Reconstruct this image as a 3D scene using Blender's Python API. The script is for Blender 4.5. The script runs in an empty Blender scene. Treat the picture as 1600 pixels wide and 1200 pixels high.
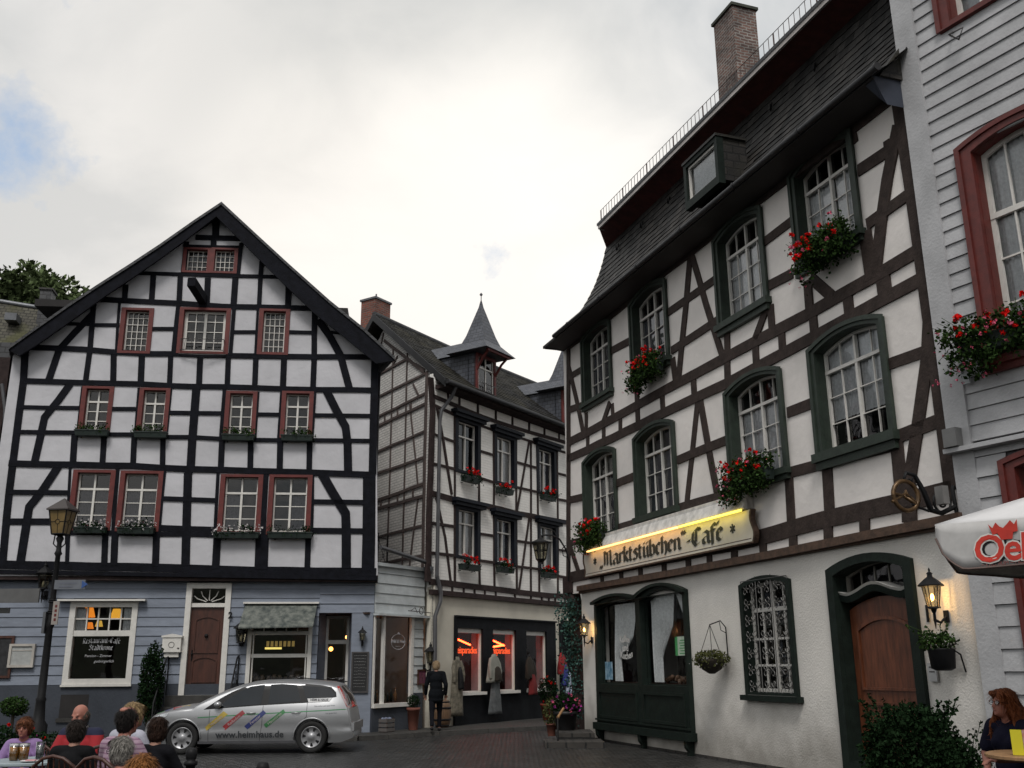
import bpy, bmesh, math, random
from mathutils import Vector, Matrix, noise
from mathutils.geometry import tessellate_polygon
random.seed(7)
R = math.radians
SC = bpy.context.scene
COL = SC.collection
# ---------------------------------------------------------------- camera
CAMZ = 1.70; FPX = 1540.0; PITCH = math.atan(440/1540); ROLL = -0.0074
cd = bpy.data.cameras.new('camera'); cam = bpy.data.objects.new('camera', cd); COL.objects.link(cam)
cd.sensor_width = 36.0; cd.lens = 36.0*FPX/1600; cd.clip_start = 0.05; cd.clip_end = 3000
FW = Vector((0, math.cos(PITCH), math.sin(PITCH)))
_r0 = Vector((1, 0, 0)); _u0 = Vector((0, -math.sin(PITCH), math.cos(PITCH)))
RT = math.cos(ROLL)*_r0 + math.sin(ROLL)*_u0
UPV = -math.sin(ROLL)*_r0 + math.cos(ROLL)*_u0
m = Matrix((RT, UPV, -FW)).transposed().to_4x4(); m.translation = Vector((0, 0, CAMZ))
cam.matrix_world = m; SC.camera = cam
# ---------------------------------------------------------------- exposure
vs = SC.view_settings; vs.view_transform = 'Standard'; vs.look = 'None'; vs.gamma = 1.0; vs.exposure = 0.0
SC.cycles.max_bounces = 6; SC.cycles.transparent_max_bounces = 12
SC.cycles.caustics_reflective = False; SC.cycles.caustics_refractive = False
# ---------------------------------------------------------------- overcast evening sky
SUN_EL, SUN_AZ = R(54), R(-174)      # high soft light over the open square
W = bpy.data.worlds.new("World"); SC.world = W; W.use_nodes = True
nt = W.node_tree; N = nt.nodes; L = nt.links; N.clear()
def nd(t, **k):
    n = N.new(t)
    for a, b in k.items(): setattr(n, a, b)
    return n
out = nd('ShaderNodeOutputWorld'); bg = nd('ShaderNodeBackground'); bg.inputs['Strength'].default_value = 0.1
L.new(bg.outputs[0], out.inputs[0])
sky = nd('ShaderNodeTexSky', sky_type='NISHITA', sun_disc=False, sun_elevation=SUN_EL, sun_rotation=SUN_AZ)
tc = nd('ShaderNodeTexCoord')
def raydir(px, py): return (FW + RT*((px-800)/FPX) + UPV*((600-py)/FPX)).normalized()
def cone(px, py, inner, outer, d=None):
    d = d or raydir(px, py)
    dt = nd('ShaderNodeVectorMath', operation='DOT_PRODUCT'); L.new(tc.outputs['Generated'], dt.inputs[0]); dt.inputs[1].default_value = d
    mr = nd('ShaderNodeMapRange', interpolation_type='SMOOTHSTEP'); L.new(dt.outputs['Value'], mr.inputs['Value'])
    mr.inputs['From Min'].default_value = math.cos(R(outer)); mr.inputs['From Max'].default_value = math.cos(R(inner))
    return mr.outputs['Result']
mp = nd('ShaderNodeMapping'); L.new(tc.outputs['Generated'], mp.inputs[0]); mp.inputs['Scale'].default_value = (1, 1, 1.9); mp.inputs['Location'].default_value = (.35, .1, .62)
n1 = nd('ShaderNodeTexNoise'); L.new(mp.outputs[0], n1.inputs['Vector']); n1.inputs['Scale'].default_value = 3.3; n1.inputs['Detail'].default_value = 8; n1.inputs['Roughness'].default_value = .52; n1.inputs['Distortion'].default_value = .35
def mathn(op, a, b=None, c=None, clamp=False):
    n = nd('ShaderNodeMath', operation=op); n.use_clamp = clamp
    for i, v in enumerate((a, b, c)):
        if v is None: continue
        if isinstance(v, (int, float)): n.inputs[i].default_value = v
        else: L.new(v, n.inputs[i])
    return n.outputs[0]
cl = nd('ShaderNodeValToRGB'); L.new(n1.outputs['Fac'], cl.inputs[0])
e = cl.color_ramp.elements; e[0].position = .36; e[0].color = (4.9, 5.25, 5.5, 1); e[1].position = .58; e[1].color = (8.7, 8.6, 8.45, 1)
glow = cone(740, 450, 0, 19); low = cone(400, 560, 4, 34); greyp = cone(620, 150, 3, 18)
def mixc(f, a, b, blend='MIX'):
    n = nd('ShaderNodeMix', data_type='RGBA', blend_type=blend)
    for s, v in ((n.inputs[0], f), (n.inputs[6], a), (n.inputs[7], b)):
        if isinstance(v, (int, float)): s.default_value = v
        elif isinstance(v, tuple): s.default_value = v
        else: L.new(v, s)
    return n.outputs[2]
c = mixc(mathn('MULTIPLY', greyp, .6), cl.outputs[0], (5.0, 5.3, 5.35, 1))
c = mixc(mathn('MULTIPLY', low, .5), c, (9.4, 8.9, 8.3, 1))
gl2 = mathn('MULTIPLY', mathn('MULTIPLY', glow, mathn('MULTIPLY_ADD', n1.outputs['Fac'], 3.4, -1.05, clamp=True)), .95)
c = mixc(gl2, c, (11.8, 11.3, 10.5, 1))
c = mixc(mathn('MULTIPLY', cone(830, 500, 0, 17), .7), c, (10.6, 10.3, 9.8, 1))
c = mixc(mathn('MULTIPLY', cone(560, 400, 0, 12), .4), c, (10.0, 9.5, 8.9, 1))
n2 = nd('ShaderNodeTexNoise'); L.new(tc.outputs['Generated'], n2.inputs['Vector']); n2.inputs['Scale'].default_value = 7; n2.inputs['Detail'].default_value = 7; n2.inputs['Roughness'].default_value = .6
hole = mathn('MULTIPLY', mathn('SUBTRACT', mathn('ADD', cone(0, 225, 0, 5.4), mathn('MULTIPLY_ADD', n2.outputs['Fac'], 3.0, -1.0)), 1.02), 1.9, clamp=True)
skyb = mixc(1.0, sky.outputs[0], (1.6, 1.6, 1.6, 1), 'MULTIPLY')
skyb = mixc(.5, skyb, (5.8, 7.2, 9.0, 1))
c = mixc(hole, c, skyb)
L.new(c, bg.inputs[0])
sd = bpy.data.lights.new('sun', 'SUN'); sd.energy = 1.9; sd.angle = R(18); sd.color = (1, .97, .93)
so = bpy.data.objects.new('sun', sd); COL.objects.link(so)
sv = Vector((math.sin(SUN_AZ)*math.cos(SUN_EL), math.cos(SUN_AZ)*math.cos(SUN_EL), math.sin(SUN_EL)))
so.rotation_euler = sv.to_track_quat('Z', 'Y').to_euler()
# ---------------------------------------------------------------- materials
def mat(name, col, rough=.8, var=.15, vs=3.0, bump=0, bs=40, col2=None, metal=0, emit=None, spec=.5, island=0, stretch=None, uvn=False, detail=4, grime=None):
    M_ = bpy.data.materials.new(name); M_.use_nodes = True; t = M_.node_tree; n = t.nodes; l = t.links
    b = n['Principled BSDF']; b.inputs['Roughness'].default_value = rough; b.inputs['Metallic'].default_value = metal
    b.inputs['Specular IOR Level'].default_value = spec
    tcn = n.new('ShaderNodeTexCoord'); src = tcn.outputs['UV' if uvn else 'Object']
    if stretch:
        mpn = n.new('ShaderNodeMapping'); mpn.inputs['Scale'].default_value = stretch; l.new(src, mpn.inputs[0]); src = mpn.outputs[0]
    nz = n.new('ShaderNodeTexNoise'); nz.inputs['Scale'].default_value = vs; nz.inputs['Detail'].default_value = detail; nz.inputs['Roughness'].default_value = .6
    l.new(src, nz.inputs['Vector'])
    rp = n.new('ShaderNodeValToRGB'); l.new(nz.outputs['Fac'], rp.inputs[0])
    a = col; c2 = col2 or tuple(x*(1+var) for x in col)
    c1 = tuple(x*(1-var) for x in col) if not col2 else col
    rp.color_ramp.elements[0].position = .35; rp.color_ramp.elements[0].color = (*c1, 1)
    rp.color_ramp.elements[1].position = .65; rp.color_ramp.elements[1].color = (*c2, 1)
    o = rp.outputs[0]
    if island:
        g = n.new('ShaderNodeNewGeometry'); mr = n.new('ShaderNodeMapRange'); l.new(g.outputs['Random Per Island'], mr.inputs[0])
        mr.inputs[3].default_value = 1-island; mr.inputs[4].default_value = 1+island
        mx = n.new('ShaderNodeMix'); mx.data_type = 'RGBA'; mx.blend_type = 'MULTIPLY'; mx.inputs[0].default_value = 1
        l.new(o, mx.inputs[6]); l.new(mr.outputs[0], mx.inputs[7]); o = mx.outputs[2]
    if grime:       # splashed dirt rising from the foot of the wall
        sz_ = n.new('ShaderNodeSeparateXYZ'); l.new(tcn.outputs['Object'], sz_.inputs[0]); gn = n.new('ShaderNodeTexNoise'); gn.inputs['Scale'].default_value = 2.3; gn.inputs['Detail'].default_value = 8; l.new(tcn.outputs['Object'], gn.inputs['Vector'])
        ga = n.new('ShaderNodeMath'); ga.operation = 'MULTIPLY_ADD'; l.new(gn.outputs['Fac'], ga.inputs[0]); ga.inputs[1].default_value = -1.6; l.new(sz_.outputs['Z'], ga.inputs[2])
        gm = n.new('ShaderNodeMapRange'); l.new(ga.outputs[0], gm.inputs[0]); gm.inputs[1].default_value = -.85; gm.inputs[2].default_value = .35; gm.inputs[3].default_value = .75; gm.inputs[4].default_value = 0
        gx = n.new('ShaderNodeMix'); gx.data_type = 'RGBA'; l.new(gm.outputs[0], gx.inputs[0]); l.new(o, gx.inputs[6]); gx.inputs[7].default_value = (*grime, 1); o = gx.outputs[2]
    l.new(o, b.inputs['Base Color'])
    if bump:
        nb = n.new('ShaderNodeTexNoise'); nb.inputs['Scale'].default_value = bs; nb.inputs['Detail'].default_value = 3; l.new(src, nb.inputs['Vector'])
        bp = n.new('ShaderNodeBump'); bp.inputs['Strength'].default_value = bump; bp.inputs['Distance'].default_value = .02
        l.new(nb.outputs['Fac'], bp.inputs['Height']); l.new(bp.outputs[0], b.inputs['Normal'])
    if emit:
        b.inputs['Emission Color'].default_value = (*emit[:3], 1); b.inputs['Emission Strength'].default_value = emit[3]
    return M_
def brickmat(name, c1, c2, cm, bw, bh, mortar=.01, rough=.85, bump=.6, offset=.5, var=.5, smooth=.1, squash=1.0, moss=None, bias=0, dist=.02):
    M_ = bpy.data.materials.new(name); M_.use_nodes = True; t = M_.node_tree; n = t.nodes; l = t.links
    b = n['Principled BSDF']; b.inputs['Roughness'].default_value = rough
    tcn = n.new('ShaderNodeTexCoord'); wn = n.new('ShaderNodeTexNoise'); wn.inputs['Scale'].default_value = 2.2; wn.inputs['Detail'].default_value = 3
    l.new(tcn.outputs['UV'], wn.inputs['Vector'])
    wm = n.new('ShaderNodeVectorMath'); wm.operation = 'MULTIPLY_ADD'; l.new(wn.outputs['Color'], wm.inputs[0]); wm.inputs[1].default_value = (dist*2, dist*2, 0); l.new(tcn.outputs['UV'], wm.inputs[2])
    br = n.new('ShaderNodeTexBrick'); l.new(wm.outputs[0], br.inputs['Vector'])
    br.inputs['Scale'].default_value = 1; br.inputs['Brick Width'].default_value = bw; br.inputs['Row Height'].default_value = bh
    br.inputs['Mortar Size'].default_value = mortar; br.inputs['Mortar Smooth'].default_value = smooth; br.inputs['Bias'].default_value = bias
    br.offset = offset; br.inputs['Color1'].default_value = (*c1, 1); br.inputs['Color2'].default_value = (*c2, 1); br.inputs['Mortar'].default_value = (*cm, 1)
    nz = n.new('ShaderNodeTexNoise'); nz.inputs['Scale'].default_value = 1.3; nz.inputs['Detail'].default_value = 6; nz.inputs['Roughness'].default_value = .65; l.new(tcn.outputs['UV'], nz.inputs['Vector'])
    mr = n.new('ShaderNodeMapRange'); l.new(nz.outputs['Fac'], mr.inputs[0]); mr.inputs[1].default_value = .3; mr.inputs[2].default_value = .7; mr.inputs[3].default_value = 1-var; mr.inputs[4].default_value = 1+var
    mx = n.new('ShaderNodeMix'); mx.data_type = 'RGBA'; mx.blend_type = 'MULTIPLY'; mx.inputs[0].default_value = 1
    l.new(br.outputs['Color'], mx.inputs[6]); l.new(mr.outputs[0], mx.inputs[7]); o = mx.outputs[2]
    if moss:
        n3 = n.new('ShaderNodeTexNoise'); n3.inputs['Scale'].default_value = .9; n3.inputs['Detail'].default_value = 8; l.new(tcn.outputs['UV'], n3.inputs['Vector'])
        m3 = n.new('ShaderNodeMapRange'); l.new(n3.outputs['Fac'], m3.inputs[0]); m3.inputs[1].default_value = .48; m3.inputs[2].default_value = .62; m3.inputs[4].default_value = .8
        mx2 = n.new('ShaderNodeMix'); mx2.data_type = 'RGBA'; l.new(m3.outputs[0], mx2.inputs[0]); l.new(o, mx2.inputs[6]); mx2.inputs[7].default_value = (*moss, 1); o = mx2.outputs[2]
    l.new(o, b.inputs['Base Color'])
    nf = n.new('ShaderNodeTexNoise'); nf.inputs['Scale'].default_value = 30; l.new(tcn.outputs['UV'], nf.inputs['Vector'])
    sm = n.new('ShaderNodeMath'); sm.operation = 'MULTIPLY_ADD'; l.new(nf.outputs['Fac'], sm.inputs[0]); sm.inputs[1].default_value = .25
    inv = n.new('ShaderNodeMath'); inv.operation = 'SUBTRACT'; inv.inputs[0].default_value = 1; l.new(br.outputs['Fac'], inv.inputs[1]); l.new(inv.outputs[0], sm.inputs[2])
    bp = n.new('ShaderNodeBump'); bp.inputs['Strength'].default_value = bump; bp.inputs['Distance'].default_value = .02; l.new(sm.outputs[0], bp.inputs['Height']); l.new(bp.outputs[0], b.inputs['Normal'])
    return M_
def glassmat(name, tint=(.95, .97, .97), refl=1.0, ior=1.5):
    M_ = bpy.data.materials.new(name); M_.use_nodes = True; t = M_.node_tree; n = t.nodes; l = t.links; n.clear()
    o = n.new('ShaderNodeOutputMaterial'); a = n.new('ShaderNodeBsdfTransparent'); a.inputs[0].default_value = (*tint, 1)
    g = n.new('ShaderNodeBsdfGlossy'); g.inputs['Roughness'].default_value = .02
    f = n.new('ShaderNodeFresnel'); f.inputs[0].default_value = ior
    nb = n.new('ShaderNodeTexNoise'); nb.inputs['Scale'].default_value = 1.5; tcn = n.new('ShaderNodeTexCoord'); l.new(tcn.outputs['Object'], nb.inputs['Vector'])
    bp = n.new('ShaderNodeBump'); bp.inputs['Strength'].default_value = .25; bp.inputs['Distance'].default_value = .05; l.new(nb.outputs['Fac'], bp.inputs['Height']); l.new(bp.outputs[0], g.inputs['Normal'])
    mu = n.new('ShaderNodeMath'); mu.operation = 'MULTIPLY'; mu.inputs[1].default_value = refl; mu.use_clamp = True; l.new(f.outputs[0], mu.inputs[0])
    mx = n.new('ShaderNodeMixShader'); l.new(mu.outputs[0], mx.inputs[0]); l.new(a.outputs[0], mx.inputs[1]); l.new(g.outputs[0], mx.inputs[2]); l.new(mx.outputs[0], o.inputs[0])
    return M_
MT = {}
MT['plaster'] = mat('white_plaster', (.53, .525, .55), .9, .10, .9, .45, 7, detail=9)
MT['plaster_rb'] = mat('warm_white_plaster', (.80, .755, .72), .9, .08, .8, .4, 7, detail=9)
MT['render'] = mat('rough_render', (.70, .67, .625), .92, .10, .7, .42, 34, detail=8, grime=(.22, .20, .17))
MT['cream'] = mat('cream_render', (.60, .565, .48), .9, .09, 1.0, .3, 30, grime=(.2, .18, .15))
MT['beam_black'] = mat('black_timber', (.006, .0065, .010), .75, .35, 6, .35, 25, spec=.12)
MT['beam_brown'] = mat('brown_timber', (.045, .033, .029), .8, .25, 6, .4, 25, spec=.2)
MT['beam_dark'] = mat('dark_brown_timber', (.034, .023, .022), .8, .3, 6, .4, 25, spec=.2)
MT['sill_brown'] = mat('worn_brown_timber', (.075, .043, .028), .75, .35, 8, .3, 25)
MT['red'] = mat('dark_red_paint', (.115, .016, .013), .6, .2, 8, .15, 40)
MT['red_bright'] = mat('red_paint', (.105, .015, .011), .5, .2, 8, .15, 40)
MT['green'] = mat('green_paint', (.019, .030, .021), .6, .25, 6, .2, 30)
MT['green_dark'] = mat('dark_green_paint', (.009, .015, .012), .6, .25, 6, .2, 30, spec=.2)
MT['white_paint'] = mat('white_paint', (.66, .64, .60), .5, .06, 8)
MT['blue_board'] = mat('blue_grey_boards', (.20, .225, .275), .75, .10, 2.5, .2, 30, island=.07, stretch=(1, 1, 4))
MT['white_board'] = mat('pale_grey_boards', (.46, .49, .50), .7, .10, 2.5, .2, 30, island=.07)
MT['grey_board'] = mat('grey_boards', (.40, .40, .41), .7, .13, 1.6, .3, 26, island=.08, detail=8)
MT['plinth'] = mat('grey_blue_plinth', (.045, .052, .066), .85, .12, 1.5, .4, 14)
MT['slate'] = brickmat('slate', (.055, .056, .06), (.032, .033, .037), (.01, .01, .01), .26, .15, .010, .6, .8, .5, .3)
MT['slate_blue'] = brickmat('blue_slate', (.085, .09, .105), (.055, .06, .075), (.018, .018, .02), .22, .13, .008, .5, .8, .5, .25)
MT['slate_moss'] = brickmat('mossy_slate', (.05, .046, .044), (.03, .029, .028), (.01, .01, .01), .26, .15, .012, .8, .9, .5, .4, moss=(.035, .034, .014))
MT['slate_brown'] = brickmat('weathered_slate', (.034, .029, .025), (.012, .011, .011), (.003, .003, .003), .30, .17, .016, .6, 1.4, .5, .55, moss=(.020, .018, .010))
MT['tile_moss'] = brickmat('mossy_tiles', (.085, .08, .06), (.055, .05, .04), (.02, .02, .015), .2, .16, .014, .85, 1.0, .5, .4, moss=(.06, .06, .02))
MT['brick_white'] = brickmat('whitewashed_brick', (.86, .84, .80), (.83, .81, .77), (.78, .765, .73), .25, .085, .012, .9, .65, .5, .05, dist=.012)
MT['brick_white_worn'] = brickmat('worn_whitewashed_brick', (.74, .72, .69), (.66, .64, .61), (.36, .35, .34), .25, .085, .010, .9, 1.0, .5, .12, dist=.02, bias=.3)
MT['brick_red'] = brickmat('red_brick', (.24, .075, .05), (.13, .055, .045), (.16, .13, .11), .24, .08, .012, .9, .7, .5, .4)
MT['brick_old'] = brickmat('old_chimney_brick', (.17, .095, .075), (.075, .048, .042), (.22, .20, .185), .24, .085, .016, .9, 1.3, .5, .8, dist=.06)
MT['stone'] = brickmat('rubble_stone', (.050, .045, .040), (.028, .026, .024), (.012, .012, .012), .4, .2, .02, .9, 1.0, .4, .4, dist=.05)
MT['cobble'] = brickmat('cobbles', (.054, .055, .054), (.020, .021, .021), (.004, .004, .004), .19, .15, .026, .45, 1.9, .5, .5, dist=.02, smooth=.4)
MT['paving'] = brickmat('pavement_slabs', (.038, .036, .032), (.026, .025, .023), (.02, .02, .018), .2, .2, .012, .7, .8, .5, .3, dist=.015)
MT['kerb'] = mat('kerb_stone', (.042, .040, .037), .8, .25, 4, .3, 30)
MT['glass'] = glassmat('window_glass', refl=1.8)
MT['glass_shop'] = glassmat('shop_glass', refl=.45)
MT['glass_lamp'] = glassmat('lamp_glass', (.9, .85, .7), .8)
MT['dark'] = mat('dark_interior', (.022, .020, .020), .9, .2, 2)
MT['curtain'] = mat('lace_curtain', (.74, .74, .76), .9, .12, 20)
MT['curtain_dim'] = mat('thin_curtain', (.075, .075, .095), .9, .3, 14)
MT['iron'] = mat('black_iron', (.010, .010, .011), .55, .2, 10, spec=.2)
MT['rail_iron'] = mat('grey_iron', (.06, .055, .055), .5, .2, 10)
MT['zinc'] = mat('zinc', (.12, .125, .135), .45, .2, 4, metal=.4)
MT['zinc_dark'] = mat('dark_zinc', (.026, .026, .028), .55, .2, 4, metal=.3)
MT['pipe'] = mat('grey_pipe', (.075, .075, .08), .4, .15, 4, metal=.2)
MT['leaf'] = mat('leaf_green', (.028, .052, .016), .6, .4, 8, spec=0, island=.5)
MT['leaf_dark'] = mat('leaf_dark_green', (.012, .025, .011), .6, .4, 6, spec=0, island=.5)
MT['leaf_olive'] = mat('leaf_olive', (.07, .075, .03), .6, .4, 9, spec=0, island=.5)
MT['leaf_blue'] = mat('leaf_blue_green', (.04, .085, .075), .55, .4, 8, spec=0, island=.5)
MT['leaf_tree'] = mat('tree_leaf', (.075, .10, .045), .65, .4, .8, spec=0, island=.5)
MT['f_red'] = mat('red_petals', (.68, .014, .012), .5, .3, 9, spec=0, island=.35)
MT['f_pink'] = mat('pink_petals', (.62, .12, .20), .5, .3, 9, spec=0, island=.35)
MT['f_white'] = mat('white_petals', (.70, .66, .66), .6, .2, 9, spec=0, island=.2)
MT['f_magenta'] = mat('magenta_petals', (.42, .06, .30), .5, .3, 9, spec=0, island=.35)
MT['f_yellow'] = mat('yellow_petals', (.5, .38, .12), .5, .3, 9, spec=0, island=.35)
MT['box_green'] = mat('flower_box_green', (.012, .022, .018), .6, .2, 5)
MT['box_black'] = mat('flower_box_black', (.012, .012, .013), .6, .2, 5)
MT['terracotta'] = mat('terracotta', (.17, .058, .038), .8, .2, 4, .2, 30)
MT['pot_red'] = mat('red_pot', (.20, .035, .02), .7, .2, 4)
MT['wood_red'] = mat('red_brown_door', (.115, .036, .016), .4, .35, 5, .15, 30, stretch=(3, 3, .5))
MT['wood_dark'] = mat('dark_brown_door', (.060, .020, .012), .45, .3, 5, .15, 30, stretch=(3, 3, .5))
MT['wood_light'] = mat('light_wood', (.30, .17, .08), .5, .25, 6, stretch=(3, 3, .5))
MT['soffit_red'] = mat('red_brown_soffit', (.11, .028, .024), .7, .3, 4)
MT['bark'] = mat('bark', (.05, .04, .03), .9, .3, 5, .6, 20)
MT['soil'] = mat('soil', (.02, .015, .01), .95)
MT['shadow_gap'] = mat('dark_joint', (.02, .018, .02), .9)
# ---------------------------------------------------------------- object helpers
ORG = {}
def tag(o, label=None, cat=None, group=None, kind=None):
    if label: o['label'] = label
    if cat: o['category'] = cat
    if group: o['group'] = group
    if kind: o['kind'] = kind
    return o
def thing(name, label, cat, loc=(0, 0, 0), group=None, local=False, kind=None, rz=0):
    o = bpy.data.objects.new(name, None); o.empty_display_size = .2; COL.objects.link(o)
    o.location = loc; o.rotation_euler = (0, 0, rz); tag(o, label, cat, group, kind)
    ORG[o.name] = Vector((0, 0, 0)) if local else Vector(loc)
    return o
class MB:
    def __init__(s): s.v = []; s.f = []; s.sm = []
    def add(s, vs, fs, smooth=False):
        b = len(s.v); s.v += [Vector(x) for x in vs]; s.f += [tuple(i+b for i in f) for f in fs]; s.sm += [smooth]*len(fs); return s
    def box8(s, p): return s.add(p, [(0, 3, 2, 1), (4, 5, 6, 7), (0, 1, 5, 4), (1, 2, 6, 5), (2, 3, 7, 6), (3, 0, 4, 7)])
    def box(s, x0, x1, y0, y1, z0, z1, M_=None):
        p = [Vector(q) for q in ((x0, y0, z0), (x1, y0, z0), (x1, y1, z0), (x0, y1, z0), (x0, y0, z1), (x1, y0, z1), (x1, y1, z1), (x0, y1, z1))]
        if M_: p = [M_ @ q for q in p]
        return s.box8(p)
    def tube(s, pts, r, seg=8, smooth=True, cap=True):
        pts = [Vector(p) for p in pts]; n = len(pts); rr = r if isinstance(r, (list, tuple)) else [r]*n
        rings = []; prev = None
        for i, p in enumerate(pts):
            t = (pts[min(i+1, n-1)]-pts[max(i-1, 0)]).normalized()
            a = prev if prev is not None else (Vector((0, 0, 1)) if abs(t.z) < .9 else Vector((1, 0, 0)))
            a = (a - t*a.dot(t)).normalized(); prev = a; b = t.cross(a)
            rings.append([p + (a*math.cos(2*math.pi*k/seg)+b*math.sin(2*math.pi*k/seg))*rr[i] for k in range(seg)])
        vs = [q for r_ in rings for q in r_]; fs = []
        for i in range(n-1):
            for k in range(seg):
                fs.append((i*seg+k, i*seg+(k+1) % seg, (i+1)*seg+(k+1) % seg, (i+1)*seg+k))
        s.add(vs, fs, smooth)
        if cap: s.add(rings[0], [tuple(reversed(range(seg)))]); s.add(rings[-1], [tuple(range(seg))])
        return s
    def lathe(s, prof, c=(0, 0, 0), seg=16, smooth=True, rot=0, M_=None):
        c = Vector(c); vs = []; fs = []
        for r, z in prof:
            for k in range(seg):
                a = 2*math.pi*(k+rot)/seg; q = Vector((r*math.cos(a), r*math.sin(a), z)); vs.append((M_ @ q if M_ else q)+c)
        for i in range(len(prof)-1):
            for k in range(seg): fs.append((i*seg+k, i*seg+(k+1) % seg, (i+1)*seg+(k+1) % seg, (i+1)*seg+k))
        fs.append(tuple(reversed(range(seg)))); fs.append(tuple((len(prof)-1)*seg+k for k in range(seg)))
        return s.add(vs, fs, smooth)
    def ball(s, c, r, seg=10, M_=None):
        rx, ry, rz = r if isinstance(r, (tuple, list)) else (r, r, r); c = Vector(c); vs = []; fs = []; h = max(4, seg//2+1)
        for i in range(h+1):
            t = math.pi*i/h
            for k in range(seg):
                a = 2*math.pi*k/seg; q = Vector((rx*math.sin(t)*math.cos(a), ry*math.sin(t)*math.sin(a), -rz*math.cos(t))); vs.append((M_ @ q if M_ else q)+c)
        for i in range(h):
            for k in range(seg): fs.append((i*seg+k, i*seg+(k+1) % seg, (i+1)*seg+(k+1) % seg, (i+1)*seg+k))
        return s.add(vs, fs, True)
    def build(s, name, mt, parent=None, label=None, cat=None, group=None, kind=None, weld=False):
        org = ORG.get(parent.name, Vector((0, 0, 0))) if parent else Vector((0, 0, 0))
        loc = None
        if parent is None and s.v and kind is None:
            xs = [q.x for q in s.v]; ys = [q.y for q in s.v]; zs = [q.z for q in s.v]
            org = Vector(((min(xs)+max(xs))/2, (min(ys)+max(ys))/2, min(zs))); loc = org
        me = bpy.data.meshes.new(name); me.from_pydata([q-org for q in s.v], [], s.f); me.update()
        if weld:
            bm = bmesh.new(); bm.from_mesh(me); bmesh.ops.remove_doubles(bm, verts=bm.verts, dist=1e-5); bmesh.ops.recalc_face_normals(bm, faces=bm.faces); bm.to_mesh(me); bm.free()
        else: me.polygons.foreach_set('use_smooth', s.sm)
        if not weld and not name.startswith(('foliage', 'flowers', 'crown')) and len(s.f) < 60000:
            bm = bmesh.new(); bm.from_mesh(me); bmesh.ops.recalc_face_normals(bm, faces=bm.faces); bm.faces.ensure_lookup_table(); seen = set()
            cv_ = Vector((0, 0, CAMZ))-org
            for f0 in bm.faces:          # open sheets: turn them to face the square
                if f0.index in seen: continue
                st_ = [f0]; isl = []; seen.add(f0.index); op = False
                while st_:
                    f = st_.pop(); isl.append(f)
                    for e_ in f.edges:
                        if len(e_.link_faces) < 2: op = True
                        for g_ in e_.link_faces:
                            if g_.index not in seen: seen.add(g_.index); st_.append(g_)
                if op and sum((f.normal.dot(cv_-f.calc_center_median()))*f.calc_area() for f in isl) < 0:
                    for f in isl: f.normal_flip()
            bm.to_mesh(me); bm.free()
        uv = me.uv_layers.new(name='uv'); vv = me.vertices
        for p in me.polygons:
            n_ = p.normal
            if abs(n_.z) > .985: t = Vector((1, 0, 0)); b = Vector((0, 1, 0))
            else: t = Vector((-n_.y, n_.x, 0)).normalized(); b = n_.cross(t)
            for li in p.loop_indices:
                q = vv[me.loops[li].vertex_index].co; uv.data[li].uv = (q.dot(t), q.dot(b))
        me.materials.append(mt if not isinstance(mt, str) else MT[mt])
        o = bpy.data.objects.new(name, me); COL.objects.link(o)
        if parent: o.parent = parent
        ORG[o.name] = org
        if loc is not None: o.location = loc
        return tag(o, label, cat, group, kind)
def copy_tree(o, loc=None, rz=None, label=None, parent=None):
    c_ = o.copy(); COL.objects.link(c_)
    if parent: c_.parent = parent
    for ch in [x for x in bpy.data.objects if x.parent == o]: copy_tree(ch, parent=c_)
    if loc is not None: c_.location = loc
    if rz is not None: c_.rotation_euler = (0, 0, rz)
    if label: c_['label'] = label
    return c_
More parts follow.
